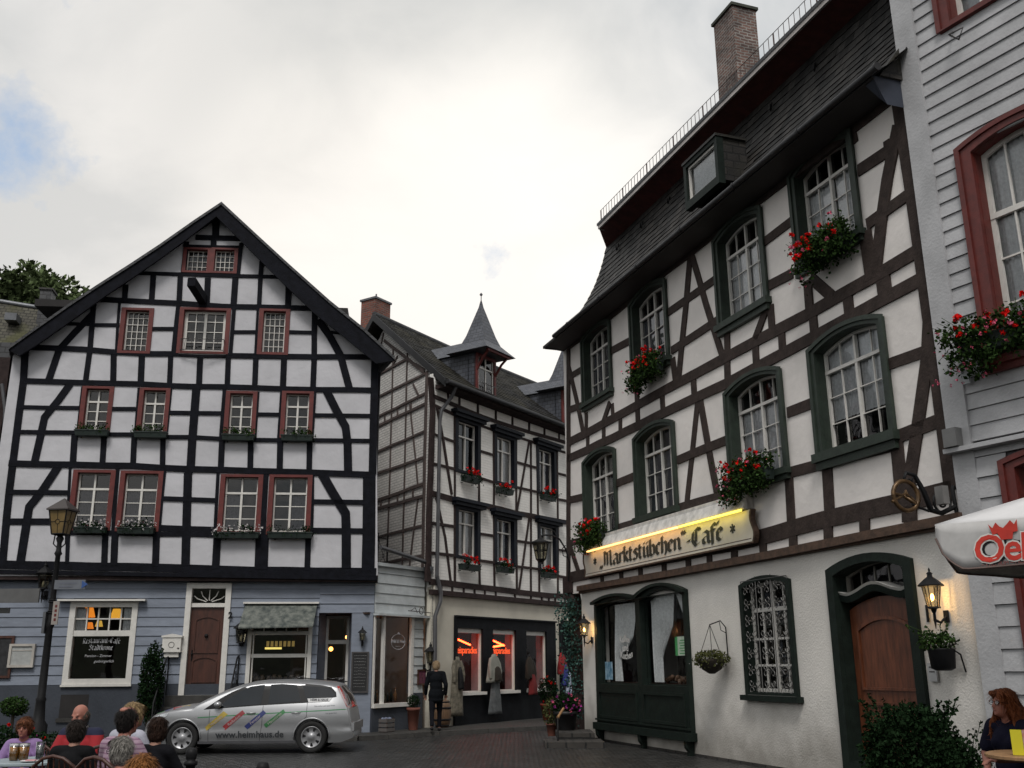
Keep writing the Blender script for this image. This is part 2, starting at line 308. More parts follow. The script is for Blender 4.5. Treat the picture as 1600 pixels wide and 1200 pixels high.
# ---------------------------------------------------------------- facade planes
class Fac:
    def __init__(s, vpx, px0=None, depth=None, p0=None, flip=False):
        d = Vector(((vpx-800)/1602.0, 1, 0)).normalized()
        s.U = d if vpx > 800 else -d
        if p0 is None: p0 = Vector(((px0-800)/1602.0*depth, depth, 0))
        s.P = Vector((p0[0], p0[1], 0)); n_ = Vector((s.U.y, -s.U.x, 0))
        if n_.dot(-s.P) < 0: n_ = -n_
        s.N = n_
    def w(s, u, z, o=0): return s.P + s.U*u + s.N*o + Vector((0, 0, z))
    def px(s, x, y, o=0):
        d = raydir(x, y); C = Vector((0, 0, CAMZ)); q = s.P + s.N*o
        t = (q-C).dot(s.N)/d.dot(s.N); h = C + d*t; return ((h-s.P).dot(s.U), h.z)
    def wp(s, x, y, o=0): return s.w(*s.px(x, y, o), o)
    def rz(s): return math.atan2(s.U.y, s.U.x)      # local x = along wall, local -y = out of the wall
    def box(s, mb, u0, u1, z0, z1, o0, o1):
        mb.box8([s.w(u0, z0, o1), s.w(u1, z0, o1), s.w(u1, z0, o0), s.w(u0, z0, o0), s.w(u0, z1, o1), s.w(u1, z1, o1), s.w(u1, z1, o0), s.w(u0, z1, o0)])
    def strip(s, mb, pts, wd, o0=-.03, o1=.03, ends=0):
        """pts in (u,z)"""
        n = len(pts); Lf = []; Rt = []; pts = [Vector(p) for p in pts]
        if ends:
            a = (pts[0]-pts[1]).normalized()*ends; b = (pts[-1]-pts[-2]).normalized()*ends; pts = [pts[0]+a]+pts[1:-1]+[pts[-1]+b]
        for i, p in enumerate(pts):
            t = (pts[min(i+1, n-1)]-pts[max(i-1, 0)]).normalized(); nn = Vector((-t.y, t.x))*wd/2
            Lf.append(p+nn); Rt.append(p-nn)
        vs = []
        for a, b in zip(Lf, Rt): vs += [s.w(a.x, a.y, o1), s.w(b.x, b.y, o1), s.w(b.x, b.y, o0), s.w(a.x, a.y, o0)]
        fs = [(0, 1, 2, 3), tuple(4*(n-1)+k for k in (3, 2, 1, 0))]
        for i in range(n-1):
            for k in range(4): fs.append((4*i+k, 4*i+4+k, 4*i+4+(k+1) % 4, 4*i+(k+1) % 4))
        mb.add(vs, fs)
    def poly(s, mb, outline, holes=(), o=0, depth=0):
        loops = [list(outline)]+[list(h) for h in holes]
        flat = [p for l in loops for p in l]
        tris = tessellate_polygon([[Vector((p[0], p[1], 0)) for p in l] for l in loops])
        vs = [s.w(p[0], p[1], o) for p in flat]; fs = []
        for t in tris:
            a, b, c_ = (vs[i] for i in t); nn = (b-a).cross(c_-a)
            fs.append(tuple(t) if nn.dot(s.N) > 0 else tuple(reversed(t)))
        mb.add(vs, fs)
        if depth:
            for l in loops:
                for i in range(len(l)):
                    p, q = l[i], l[(i+1) % len(l)]
                    mb.add([s.w(*p, o), s.w(*q, o), s.w(*q, o-depth), s.w(*p, o-depth)], [(0, 1, 2, 3)])
    def ring(s, mb, A, B, o0, o1):
        n = len(A)
        for i in range(n):
            j = (i+1) % n
            if (Vector(A[i])-Vector(A[j])).length < 1e-6: continue
            mb.box8([s.w(*A[i], o1), s.w(*A[j], o1), s.w(*A[j], o0), s.w(*A[i], o0), s.w(*B[i], o1), s.w(*B[j], o1), s.w(*B[j], o0), s.w(*B[i], o0)])
def rect(u0, u1, z0, z1): return [(u0, z0), (u1, z0), (u1, z1), (u0, z1)]
def arch(u0, u1, z0, zs, rise, n=10):
    """rectangle with a segment-arch top; springs at zs"""
    p = [(u0, z0), (u1, z0), (u1, zs)]
    if rise <= 0: return p+[(u0, zs)]
    for i in range(1, n):
        t = i/n; p.append((u1+(u0-u1)*t, zs+rise*4*t*(1-t)))
    return p+[(u0, zs)]
def quad_uv(F, q, o=0):
    """four photo corners TL,TR,BR,BL -> u0,u1,z0,z1"""
    P = [F.px(x, y, o) for x, y in q]
    return ((P[0][0]+P[3][0])/2, (P[1][0]+P[2][0])/2, (P[2][1]+P[3][1])/2, (P[0][1]+P[1][1])/2)
BI = [0]
def beams(F, mb, lst, base=0, o1=.03, wscale=1.0):
    """lst: (width_m, [(px,py)...])"""
    for wd, pts in lst:
        BI[0] = (BI[0]+1) % 23
        uv = [F.px(x, y, base) for x, y in pts]
        # hand-hewn: split long runs and jitter a touch
        q = [Vector(uv[0])]
        for a, b in zip(uv[:-1], uv[1:]):
            a = Vector(a); b = Vector(b); k = max(1, int((b-a).length/.7)); t = (b-a).normalized(); nn = Vector((-t.y, t.x))
            for i in range(1, k+1):
                p = a.lerp(b, i/k)
                if i < k: p = p+nn*random.uniform(-.010, .010)
                q.append(p)
        F.strip(mb, q, wd*wscale*random.uniform(.94, 1.06), base-.04, base+o1+BI[0]*.0006)
def leafcloud(mb, pts, size, flat=.0, bend=.35, out=None):
    for p in pts:
        s_ = size*random.uniform(.6, 1.3); d = Vector((random.gauss(0, 1), random.gauss(0, 1), random.gauss(0, 1)+flat)).normalized()
        a = d.orthogonal().normalized(); a.rotate(Matrix.Rotation(random.uniform(0, 6.28), 3, d)); b = d.cross(a); p = Vector(p)
        mb.add([p-a*s_*.5, p+b*s_*.36+d*s_*bend*.3, p+a*s_*.5, p-b*s_*.36+d*s_*bend*.3], [(0, 1, 2), (0, 2, 3)])
def petals(mb, p, r, n=7):
    for i in range(n):
        d = Vector((random.gauss(0, 1), random.gauss(0, 1), random.gauss(0, 1))).normalized()
        leafcloud(mb, [Vector(p)+d*r*.6], r*1.1)
def text_mb(F3, s, size, align='CENTER', extrude=.0, bold=0, spacing=1.0, shear=0, mb=None):
    """F3: function (x,y,0..extrude)->world ; adds to mb"""
    cu = bpy.data.curves.new('t', 'FONT'); cu.body = s; cu.size = size; cu.align_x = align; cu.align_y = 'CENTER'; cu.offset = bold; cu.space_character = spacing; cu.shear = shear; cu.resolution_u = 3
    o = bpy.data.objects.new('t', cu); COL.objects.link(o); bpy.context.view_layer.update()
    me = bpy.data.meshes.new_from_object(o.evaluated_get(bpy.context.evaluated_depsgraph_get()))
    vs = [F3(v.co.x, v.co.y) for v in me.vertices]; fs = [tuple(p.vertices) for p in me.polygons]
    bpy.data.objects.remove(o); bpy.data.curves.remove(cu); bpy.data.meshes.remove(me)
    (mb or MB()).add(vs, fs); return mb
def remesh(prims, voxel=.014, smooth=6, factor=.5):
    """fuse capsules/ellipsoids into one continuous surface; returns an MB"""
    t = MB()
    for p in prims:
        if p[0] == 'c':
            _, a, b, r0, r1 = p; a = Vector(a); b = Vector(b)
            t.tube([a, a.lerp(b, .33), a.lerp(b, .66), b], [r0, r0+(r1-r0)*.33, r0+(r1-r0)*.66, r1], 12); t.ball(a, r0, 12); t.ball(b, r1, 12)
        else:
            t.ball(p[1], p[2], 14, p[3] if len(p) > 3 else None)
    me = bpy.data.meshes.new('t'); me.from_pydata(t.v, [], t.f); o = bpy.data.objects.new('t', me); COL.objects.link(o)
    md = o.modifiers.new('r', 'REMESH'); md.mode = 'VOXEL'; md.voxel_size = voxel; md.use_smooth_shade = True
    sm = o.modifiers.new('s', 'SMOOTH'); sm.factor = factor; sm.iterations = smooth
    bpy.context.view_layer.update()
    m2 = bpy.data.meshes.new_from_object(o.evaluated_get(bpy.context.evaluated_depsgraph_get()))
    r_ = MB(); r_.add([v.co for v in m2.vertices], [tuple(p.vertices) for p in m2.polygons], True)
    bpy.data.objects.remove(o); bpy.data.meshes.remove(me); bpy.data.meshes.remove(m2)
    return r_
MT['slates'] = mat('single_slates', (.030, .027, .024), .6, .6, 1.1, .6, 30, island=.75, col2=(.012, .012, .012), detail=8, spec=.35)
MT['slates_moss'] = mat('single_mossy_slates', (.034, .031, .022), .8, .6, .8, .6, 30, island=.6, col2=(.022, .022, .023), detail=8, spec=.2)
def slates(mb, grid, wd, jit=.25, th=.022):
    """grid: rows bottom->top of (left point, right point); lays overlapping single slates"""
    for i in range(len(grid)-1):
        (a0, b0), (a1, b1) = grid[i], grid[i+1]; L0 = (b0-a0).length; n = max(1, int(L0/wd)); up = ((a1-a0)+(b1-b0))/2; no = (b0-a0).cross(up).normalized()
        if no.dot(Vector((0, 0, CAMZ))-a0) < 0: no = -no
        of = (i % 2)*.5
        for k in range(-1, n+1):
            t0 = max(0, min(1, (k+of)/n)); t1 = max(0, min(1, (k+of+1)/n))
            if t1-t0 < .001: continue
            g_ = .006/L0; t0 += g_; l0 = no*(th+random.uniform(-jit, jit)*th); dn = up*random.uniform(-.06, .03); l1 = no*.003; e_ = up*.12
            p = [a0.lerp(b0, t0)+l0+dn, a0.lerp(b0, t1)+l0+dn+no*random.uniform(-.004, .004), a1.lerp(b1, t1)+l1+e_, a1.lerp(b1, t0)+l1+e_]
            mb.add(p+[p[0]-l0*1.1, p[1]-l0*1.1], [(0, 1, 2, 3), (0, 4, 5, 1)])
# ---------------------------------------------------------------- windows
def glass_curtain(F, win, poly, og, curtain=None, cu0=0, cu1=0, cz0=0, cz1=0, glass='glass'):
    g = MB(); F.poly(g, poly, (), og); g.build('pane', glass, win)
    if curtain:
        c_ = MB()
        for (a, b, z0, z1, kind) in curtain:       # fractions of the opening
            ua, ub = cu0+(cu1-cu0)*a, cu0+(cu1-cu0)*b; za, zb = cz0+(cz1-cz0)*z0, cz0+(cz1-cz0)*z1
            n = max(6, int((ub-ua)/.025)); vs = []; gather = .35 if kind == 'tied' else 1
            rows = 8
            for r in range(rows+1):
                z = za+(zb-za)*r/rows
                if kind == 'tied':
                    t = 1-r/rows; sq = 1-.65*math.exp(-((t-.6)/.22)**2) if True else 1
                else: sq = 1
                for i in range(n+1):
                    fr = i/n
                    if kind == 'tied': fr = (fr*sq) if a < .5 else 1-(1-fr)*sq
                    vs.append(F.w(ua+(ub-ua)*fr, z, og-.045+.018*math.sin(i*1.9+ua*7)))
            fs = [(r*(n+1)+i, r*(n+1)+i+1, (r+1)*(n+1)+i+1, (r+1)*(n+1)+i) for r in range(rows) for i in range(n)]
            c_.add(vs, fs, True)
        c_.build('curtain', MT['curtain'] if curtain[0][4] != 'dim' else MT['curtain_dim'], win)
def window(F, root, holes, uv, base=0, sur=.12, surmat='red', rise=0, cols=2, rows=(1, 2), transom=.28, sash=.045, mun=.022, curtain=None, recess=.14, sill=0, surproud=.04, mid=.05, sashmat='white_paint', bot=.6, holes_only=False, label=None, cornice=0, sur2=None, archzs=None):
    """sash (part) > surround, pane, curtain"""
    u0, u1, z0, z1 = uv; zs = z1-rise if rise else z1
    outer = arch(u0, u1, z0, zs, rise); inner = arch(u0+sur, u1-sur, z0+sur*bot, zs-sur*.55, rise*.92)
    hole = arch(u0+sur*.45, u1-sur*.45, z0+sur*bot*.5, zs-sur*.25, rise*.95)
    holes.append(hole)
    w = MB(); io = base-recess; a, b, c_, d = u0+sur, u1-sur, z0+sur*bot, z1-sur
    zs2 = zs-sur*.55; zi = zs2+rise*.92
    inn2 = arch(u0+sur+sash, u1-sur-sash, z0+sur*bot+sash, zs2-sash*.8, rise*.85)
    F.ring(w, inner, inn2, io-.03, io+.02)
    zt = c_+(zi-c_)*(1-transom)
    mu = (a+b)/2
    def topz(u):
        t = (u-a)/(b-a); return zs2+rise*.92*4*t*(1-t)-.02
    if transom: F.box(w, a+.01, b-.01, zt-mid/2, zt+mid/2, io-.025, io+.03)
    F.box(w, mu-mid/2, mu+mid/2, c_+.01, zt-mid/2, io-.025, io+.026)
    if transom: F.box(w, mu-mid/2*.8, mu+mid/2*.8, zt+mid/2, topz(mu), io-.025, io+.026)
    rl, ru = rows[1], rows[0]
    for k in range(1, rl):
        z = c_+(zt-c_)*k/rl
        F.box(w, a+.01, mu-mid/2, z-mun/2, z+mun/2, io-.02, io+.012); F.box(w, mu+mid/2, b-.01, z-mun/2, z+mun/2, io-.02, io+.012)
    for k in range(1, ru):
        z = zt+(zi-zt)*k/ru
        F.box(w, a+.01, mu-mid/2, z-mun/2, z+mun/2, io-.02, io+.012); F.box(w, mu+mid/2, b-.01, z-mun/2, z+mun/2, io-.02, io+.012)
    h = cols//2
    for k in range(1, h):
        for (x0, x1) in ((a+sash, mu-mid/2), (mu+mid/2, b-sash)):
            x = x0+(x1-x0)*k/h; F.box(w, x-mun/2, x+mun/2, c_+.02, topz(x), io-.018, io+.014)
    win = w.build('window', sashmat, root, label=label)
    s_ = MB(); F.ring(s_, outer, inner, base-.02, base+surproud)
    sp = MB(); F.ring(sp, arch(u0+sur*.93, u1-sur*.93, z0+sur*bot*.85, zs-sur*.5, rise*.93), arch(u0+sur+.004, u1-sur-.004, z0+sur*bot+.004, zs-sur*.55-.004, rise*.92), io-.04, base-.0205)
    s_.v += []; b0 = len(s_.v); s_.v += sp.v; s_.f += [tuple(i+b0 for i in f) for f in sp.f]; s_.sm += sp.sm
    if sill: F.box(s_, u0-.06, u1+.06, z0-sill, z0+.002, base-.02, base+surproud+.09); F.box(s_, u0-.02, u1+.02, z0-sill*1.9, z0-sill-.002, base-.02, base+surproud+.04)
    if rise:
        o2 = arch(u0-.025, u1+.025, z0, zs+.0, rise+.02); F.ring(s_, arch(u0-.03, u1+.03, z0+.005, zs+.02, rise+.02), arch(u0+.045, u1-.045, z0+.03, zs-.03, rise+.0), base+surproud-.001, base+surproud+.03)
    if cornice:
        F.box(s_, u0-.14, u1+.14, z1, z1+cornice*.5, base-.02, base+.16); F.box(s_, u0-.2, u1+.2, z1+cornice*.5+.001, z1+cornice, base-.02, base+.24)
    s_.build('surround', surmat, win)
    glass_curtain(F, win, inner, io-.028, curtain, a, b, c_, zi)
    return win
# ---------------------------------------------------------------- setting
def structure(mb, name, mt): return mb.build(name, mt, None, kind='structure')
g = MB(); g.add([(-400, -400, 0), (400, -400, 0), (400, 400, 0), (-400, 400, 0)], [(0, 1, 2, 3)]); structure(g, 'ground', 'cobble')

# unseen slope added to shade the square (the town lies in a steep valley)
g = MB(); NA, NR = 60, 8; vs_ = []
for i in range(NA+1):
    a = R(-70) - R(220)*i/NA + R(0); 
    for j in range(NR+1):
        r_ = 55+j*9; hgt = 17*math.sin(min(1, j/NR)*math.pi/2)*(1+.18*noise.noise(Vector((i*.3, j*.4, 1))))*min(1, i/6, (NA-i)/6)
        an = R(20)-R(220)*i/NA; vs_.append((r_*math.cos(an), r_*math.sin(an)-6, hgt-.3))
g.add(vs_, [(i*(NR+1)+j, (i+1)*(NR+1)+j, (i+1)*(NR+1)+j+1, i*(NR+1)+j+1) for i in range(NA) for j in range(NR)], True)
structure(g, 'shading_hill', mat('shading_slope_green', (.028, .035, .018), .95, .4, .12, .8, .5))
# ================================================================ facade planes
LH = Fac(16000, px0=300, depth=26.0)
LHJ = .26                                   # upper floors jut out this far
RB = Fac(240, px0=888, depth=26.0)
MBF = Fac(1850, px0=670, depth=28.2)
MBS = Fac(-200, p0=MBF.P)
# ================================================================ left timbered house
house = thing('timbered_house', 'black and white timbered gable house with red framed windows above blue boards', 'house', LH.P)
J = LHJ
holes = []
def q4(*a): return [(a[0], a[1]), (a[2], a[3]), (a[4], a[5]), (a[6], a[7])]
small = [q4(131,604,180,604,171,676,120,675), q4(220,606,267,607,261,680,211,679), q4(356,611,402,612,399,685,346,684), q4(442,611,491,612,487,685,436,684)]
big = [q4(113,734,181,735,173,830,107,828), q4(189,735,256,737,248,831,180,830), q4(345,741,411,742,407,836,339,833), q4(421,742,487,742,486,836,416,835)]
for q in small:
    window(LH, house, holes, quad_uv(LH, q, J), J, sur=.115, cols=2, rows=(1, 3), transom=.30, mid=.05, recess=.13)
for i, q in enumerate(big):
    window(LH, house, holes, quad_uv(LH, q, J), J, sur=.125, cols=2, rows=(1, 3), transom=.29, mid=.055, recess=.13,
           curtain=[(.02, .49, 0, .7, 'dim'), (.51, .98, 0, .7, 'dim')] if i < 2 else ([(.02, .46, 0, .7, 'dim')] if i == 2 else [(.54, .98, 0, .7, 'dim')]))
window(LH, house, holes, quad_uv(LH, q4(190,481,240,482,236,553,184,552), J), J, sur=.12, cols=4, rows=(2, 4), transom=.33, mid=.018, mun=.016, recess=.13)
wd_ = window(LH, house, holes, quad_uv(LH, q4(282,481,361,482,357,553,275,553), J), J, sur=.12, cols=4, rows=(1, 4), transom=0.001, mid=.07, recess=.13, sash=.09)
window(LH, house, holes, quad_uv(LH, q4(406,482,454,484,450,555,401,554), J), J, sur=.12, cols=4, rows=(2, 4), transom=.33, mid=.018, mun=.016, recess=.13)
window(LH, house, holes, quad_uv(LH, q4(287,387,331,388,328,427,284,426), J), J, sur=.10, cols=4, rows=(1, 4), transom=0.001, mid=.018, mun=.015, recess=.12, sash=.03)
window(LH, house, holes, quad_uv(LH, q4(331,388,373,388,370,428,328,427), J), J, sur=.10, cols=4, rows=(1, 4), transom=0.001, mid=.018, mun=.015, recess=.12, sash=.03)
outl = [LH.px(x, y, J) for x, y in ((-30,900),(590,899),(588,560),(582,556),(347,338),(345,338),(45,545),(22,545))]
m_ = MB(); LH.poly(m_, outl, holes, J, .2); m_.build('plaster_wall', 'plaster', house)
# timber frame
T = MB(); s64 = 1/57.
def B(w, *c): return (w*s64, [(c[i], c[i+1]) for i in range(0, len(c), 2)])
Lh = [B(9,306,371,375,373), B(4,287,384,378,386), B(6,218,427,290,429,400,432,437,433), B(9,158,468,280,474,350,479,430,480.5,487,482),
 B(5,105,506,142,507), B(6,148,508,187,508), B(6,237,514,274,514), B(6,363,519,402,519), B(6,452,519,490,520), B(5,508,519,545,521),
 B(8,42,543,132,546,175,550,230,553,275,553,362,556,440,557,584,558), B(8.5,34,595,125,598,217,600,270,603,300,604,397,606,500,609,590,610),
 B(6,31,636,125,637.5), B(6,176,639,212,639), B(6,266,645,346,646), B(6,402,647.5,437,648), B(6,491,649,578,650),
 B(6.5,27,675,120,676,172,679,209,679,262,683,297,683,350,686,397,687.5,435,688,490,688,578,689),
 B(9.5,14,724,110,726,207,728,250,731,295,733,397,736,475,738,584,742),
 B(7,14,769,107,770), B(7,255,779,338,782), B(7,489,784,568,785),
 B(9,6,815,85,815,110,816), B(9,250,825,338,828), B(8.5,485,829,568,830), B(7,105,832,338,836,486,838),
 B(12,-5,882,200,886,397,892,588,894),
 B(11,338,340,337,371), B(9,334,374,334,386), B(7,292,378,286,427), B(6,377,380,372,430), B(7,409,407,407,434,405,479),
 B(8,197,445,195,468), B(9,240,429,237,471), B(8,282,431,280,474), B(9,325,434,323,478), B(9,368,435,365,478), B(9,451,444,450,481),
 B(8,147,473,141,545,134,596), B(10,146,490,117,520,93,546,76,595), B(11,497,500,515,525,532,555,546,607),
 B(4,187,474,182,550), B(7,279,478,271,555), B(6,366,482,360,556), B(3.5,403,483,399,555), B(9,492,484,491,560,489,608),
 B(9,178,551,177,599), B(9,222,554,220,601), B(8,267,554,265,602), B(9,313,556,311,605), B(8,357,557,355,606), B(8,400,558,398,607), B(9,444,558,442,608),
 B(10,40,545,37,595,31,640,26,680,20,727,15,767,11,805,4,885), B(12,586,558,585,609,582,741), B(20,577,738,575,892),
 B(11,110,600,92,625,70,652,64,680,54,724), B(12,92,728,67,766,46,792,42,817,32,880),
 B(3,129,604,121,676), B(3,217,606,211,679), B(2.5,268,608,261,680), B(12,307,606,298,733,294,740,290,884),
 B(5,351,608,345,686), B(3,404,612,399,687), B(4,440,611,435,687), B(3,493,610,488,690),
 B(13,510,610,525,640,540,667,543,692,544,738), B(13,503,740,520,770,540,802,541,830,541,888),
 B(9,117,678,114,726), B(8,163,682,160,728), B(8,210,681,208,729), B(8,255,683,254,732), B(9,347,688,345,736), B(9,392,688,391,737), B(9,438,688,437,737), B(9,484,688,483,739),
 B(6,184,733,177,832), B(8,416,740,411,837), B(4,110,730,106,830), B(4,258,735,249,832), B(5,341,738,336,834), B(4,489,740,487,838),
 B(9,165,833,163,884), B(10,180,834,178,884), B(10,245,832,243,885), B(11,340,834,337,889), B(20,410,837,408,890), B(8,482,836,480,891), B(5,107,832,105,880)]
beams(LH, T, Lh, J, .025)
# moulded sill beam above the boards
a = LH.px(-30, 893, J); b = LH.px(590, 904, J)
LH.strip(T, [a, b], .10, J-.1, J+.06)
T.build('timber_frame', 'beam_black', house)
sf = MB(); LH.strip(sf, [LH.px(-30, 899, J), LH.px(590, 903, J)], .2, -.25, J-.002); sf.build('soffit', 'beam_dark', house)
# roof: two slopes with thick black barge boards
VO = J+.42
Lo = [(14,547),(60,514),(107,481),(150,452),(200,420),(250,387),(304,349),(346,321)]
Ro = [(346,321),(400,371),(450,417),(515,475),(567,517),(617,563)]
vb = MB()
Li = [(30,556),(57,539),(107,504),(162,464),(217,427),(250,404),(287,377),(338,338)]
Ri = [(338,338),(382,382),(447,447),(497,495),(540,528),(588,568)]
for O, I in ((Lo, Li), (Ro, Ri)):
    n = 14
    def samp(P, t):
        k = t*(len(P)-1); i = min(int(k), len(P)-2); f = k-i; return (P[i][0]+(P[i+1][0]-P[i][0])*f, P[i][1]+(P[i+1][1]-P[i][1])*f)
    # resample by arclength-free fraction so the strip follows both outlines
    oo = [LH.px(*samp(O, i/n), VO) for i in range(n+1)]
    ii = [LH.px(*samp(I, i/n), VO) for i in range(n+1)]
    for i in range(n):
        k1 = random.uniform(-.008, .008)
        A, B_, C, D = oo[i], oo[i+1], ii[i+1], ii[i]
        vb.box8([LH.w(*D, VO), LH.w(*C, VO), LH.w(*C, VO-.07), LH.w(*D, VO-.07), LH.w(*A, VO), LH.w(*B_, VO), LH.w(*B_, VO-.07), LH.w(*A, VO-.07)])
vb.build('barge_board', 'beam_black', house)
rf = MB()
for O in (Lo, Ro):
    pts = [LH.px(x, y, VO) for x, y in O]
    for i in range(len(pts)-1):
        (ua, za), (ub, zb) = pts[i], pts[i+1]; za += .01; zb += .01
        rf.box8([LH.w(ua, za, VO+.04), LH.w(ub, zb, VO+.04), LH.w(ub-2.9, zb, -9), LH.w(ua-2.9, za, -9), LH.w(ua, za+.09, VO+.04), LH.w(ub, zb+.09, VO+.04), LH.w(ub-2.9, zb+.09, -9), LH.w(ua-2.9, za+.09, -9)])
rf.build('roof', 'slate', house)
# hoist beam poking out of the gable
hb = MB(); p0 = LH.w(*LH.px(318, 470, J), J); p1 = LH.w(*LH.px(299, 440, J+.9), J+.9); ax = (p1-p0).normalized(); s0 = ax.cross(Vector((0, 0, 1))).normalized()*.11; u0_ = Vector((0, 0, .12))
hb.box8([p0-s0-u0_, p1-s0-u0_, p1+s0-u0_, p0+s0-u0_, p0-s0+u0_, p1-s0+u0_, p1+s0+u0_, p0+s0+u0_]); hb.build('hoist_beam', 'beam_black', house)
# little balcony rail before the gable door window
br = MB(); u0, z0 = LH.px(283, 552, J); u1, z1 = LH.px(352, 531, J)
for z in (z0+.05, z0+.36):
    br.tube([LH.w(u0, z, J+.02), LH.w(u0, z, J+.2), LH.w(u1, z, J+.2), LH.w(u1, z, J+.02)], .011, 6)
for k in range(9):
    u = u0+(u1-u0)*k/8; br.tube([LH.w(u, z0+.05, J+.2), LH.w(u+.02*(-1)**k, z0+.2, J+.23), LH.w(u, z0+.36, J+.2)], .007, 5)
br.tube([LH.w(u0-.05, z0-.03, J+.06), LH.w((u0+u1)/2, z0-.09, J+.22), LH.w(u1+.05, z0-.03, J+.06)], .012, 6)
br.build('balcony_railing', 'rail_iron', house)
# ---- ground floor
gh = []
zb = LH.px(150, 1070)[1]; zt = LH.px(300, 897)[1]+.1
uL = LH.px(-30, 1000)[0]; uR = LH.px(583, 1000)[0]; uE = LH.px(576, 1000)[0]
# restaurant window
u0, u1, z0, z1 = quad_uv(LH, q4(112,938,217,942,205,1070,97,1069))
win = thing('w', None, None); bpy.data.objects.remove(win)
def shopwin(uv, name, parent, fr=.14, frames='white_paint', base=0.0):
    u0, u1, z0, z1 = uv; gh.append(rect(u0+.05, u1-.05, z0+.05, z1-.05))
    m = MB(); LH.ring(m, rect(u0, u1, z0, z1), rect(u0+fr, u1-fr, z0+fr, z1-fr), base-.12, base+.06)
    return m, (u0+fr, u1-fr, z0+fr, z1-fr)
m, (a, b, c_, d) = shopwin((u0, u1, z0, z1), 'window', house)
zm = c_+(d-c_)*.63
LH.box(m, a, b, zm-.07, zm+.07, -.1, .03)
for k in range(1, 5): LH.box(m, a+(b-a)*k/5-.016, a+(b-a)*k/5+.016, zm+.07, d, -.08, -.02)
LH.box(m, a, b, zm+.07+(d-zm-.07)*.5-.016, zm+.07+(d-zm-.07)*.5+.016, -.08, -.022)
LH.box(m, u0-.28, u1+.2, z1+.005, z1+.05, -.02, .22); LH.box(m, u0-.02, u1+.02, z0-.05, z0-.003, -.02, .1)
rw = m.build('window', 'white_paint', house)
glass_curtain(LH, rw, rect(a, b, c_, d), -.06, [(0, .17, .63, .99, 'lace'), (.83, 1, .63, .99, 'lace')], a, b, c_, d)
tx = MB()
def bt(F, uc, zc, o):
    return lambda x, y: F.w(uc+x, zc+y, o)
# ---- broad-nib blackletter: strokes of a slanted pen
GL = {
 'M': [[(0,.95),(.12,1.0),(.12,.1),(0,.0)],[(.12,.95),(.32,.82),(.36,.9),(.36,.05)],[(.36,.88),(.58,1),(.62,.9),(.62,.12),(.72,.0)]],
 'a': [[(.04,.6),(.22,.7),(.36,.6),(.36,.08),(.46,0)],[(.34,.42),(.06,.3),(.06,.08),(.16,0),(.34,.12)]],
 'r': [[(0,.62),(.08,.68),(.08,.04)],[(.08,.56),(.24,.7),(.32,.62)],[(.02,0),(.14,.06)]],
 'k': [[(.08,1.02),(.08,.02)],[(.0,.92),(.12,1)],[(.08,.5),(.28,.68),(.3,.5),(.1,.4)],[(.14,.38),(.3,.08),(.38,0)]],
 't': [[(.1,.88),(.1,.08),(.2,0),(.3,.1)],[(0,.66),(.26,.66)]],
 's': [[(.32,.62),(.16,.7),(.06,.56),(.3,.3),(.28,.08),(.12,0),(0,.08)]],
 'u': [[(0,.64),(.08,.68),(.08,.1),(.18,0),(.34,.14)],[(.34,.68),(.34,.08),(.44,0)]],
 'b': [[(.08,1.02),(.08,.08),(.2,0),(.36,.1),(.36,.54),(.24,.68),(.08,.56)],[(0,.94),(.1,1.02)]],
 'c': [[(.3,.6),(.18,.7),(.06,.56),(.06,.12),(.18,0),(.32,.1)]],
 'h': [[(.08,1.02),(.08,.02)],[(0,.94),(.1,1.02)],[(.08,.54),(.26,.7),(.36,.58),(.36,.1),(.26,-.14)]],
 'e': [[(.06,.36),(.3,.5),(.3,.6),(.18,.7),(.06,.56),(.06,.12),(.18,0),(.34,.1)]],
 'n': [[(0,.62),(.08,.68),(.08,.02)],[(.08,.56),(.26,.7),(.36,.58),(.36,.08),(.46,0)]],
 'C': [[(.5,.88),(.34,1.0),(.1,.78),(.06,.3),(.24,0),(.5,.14)],[(.3,.96),(.26,.2)],[(.46,.98),(.54,.84)]],
 'f': [[(.32,.92),(.2,1.02),(.1,.9),(.1,-.12)],[(0,.66),(.28,.66)]],
 'S': [[(.5,.9),(.3,1.0),(.1,.8),(.4,.5),(.42,.16),(.2,0),(0,.12)],[(.0,.9),(.2,1.0)]],
 'o': [[(.2,.7),(.06,.56),(.06,.1),(.2,0),(.34,.12),(.34,.56),(.2,.7)]],
 'd': [[(.1,1.0),(.34,.6),(.34,.1),(.2,0),(.06,.1),(.06,.54),(.2,.68),(.3,.62)]],
 'R': [[(.1,1.0),(.1,0)],[(.0,.94),(.3,1.0),(.46,.84),(.4,.6),(.14,.5)],[(.26,.5),(.42,.1),(.54,0)]],
 'i': [[(0,.62),(.08,.68),(.08,.08),(.18,0)],[(.06,.88),(.12,.94)]],
 'l': [[(0,.94),(.08,1.02),(.08,.08),(.18,0)]], '-': [[(.04,.34),(.26,.38)]], ' ': [],
 '"': [[(.04,1.02),(.1,.84)],[(.18,1.02),(.24,.84)]], ',': [[(.04,.08),(.0,-.12)],[(.18,.08),(.14,-.12)]],
 "'": [[(.06,.86),(.18,1.08)]], ':': [[(.04,.82),(.12,.96)],[(.26,.82),(.34,.96)]],
 '*': [[(.0,.5),(.3,.5)],[(.06,.35),(.24,.65)],[(.06,.65),(.24,.35)],[(.15,.34),(.15,.66)]]}
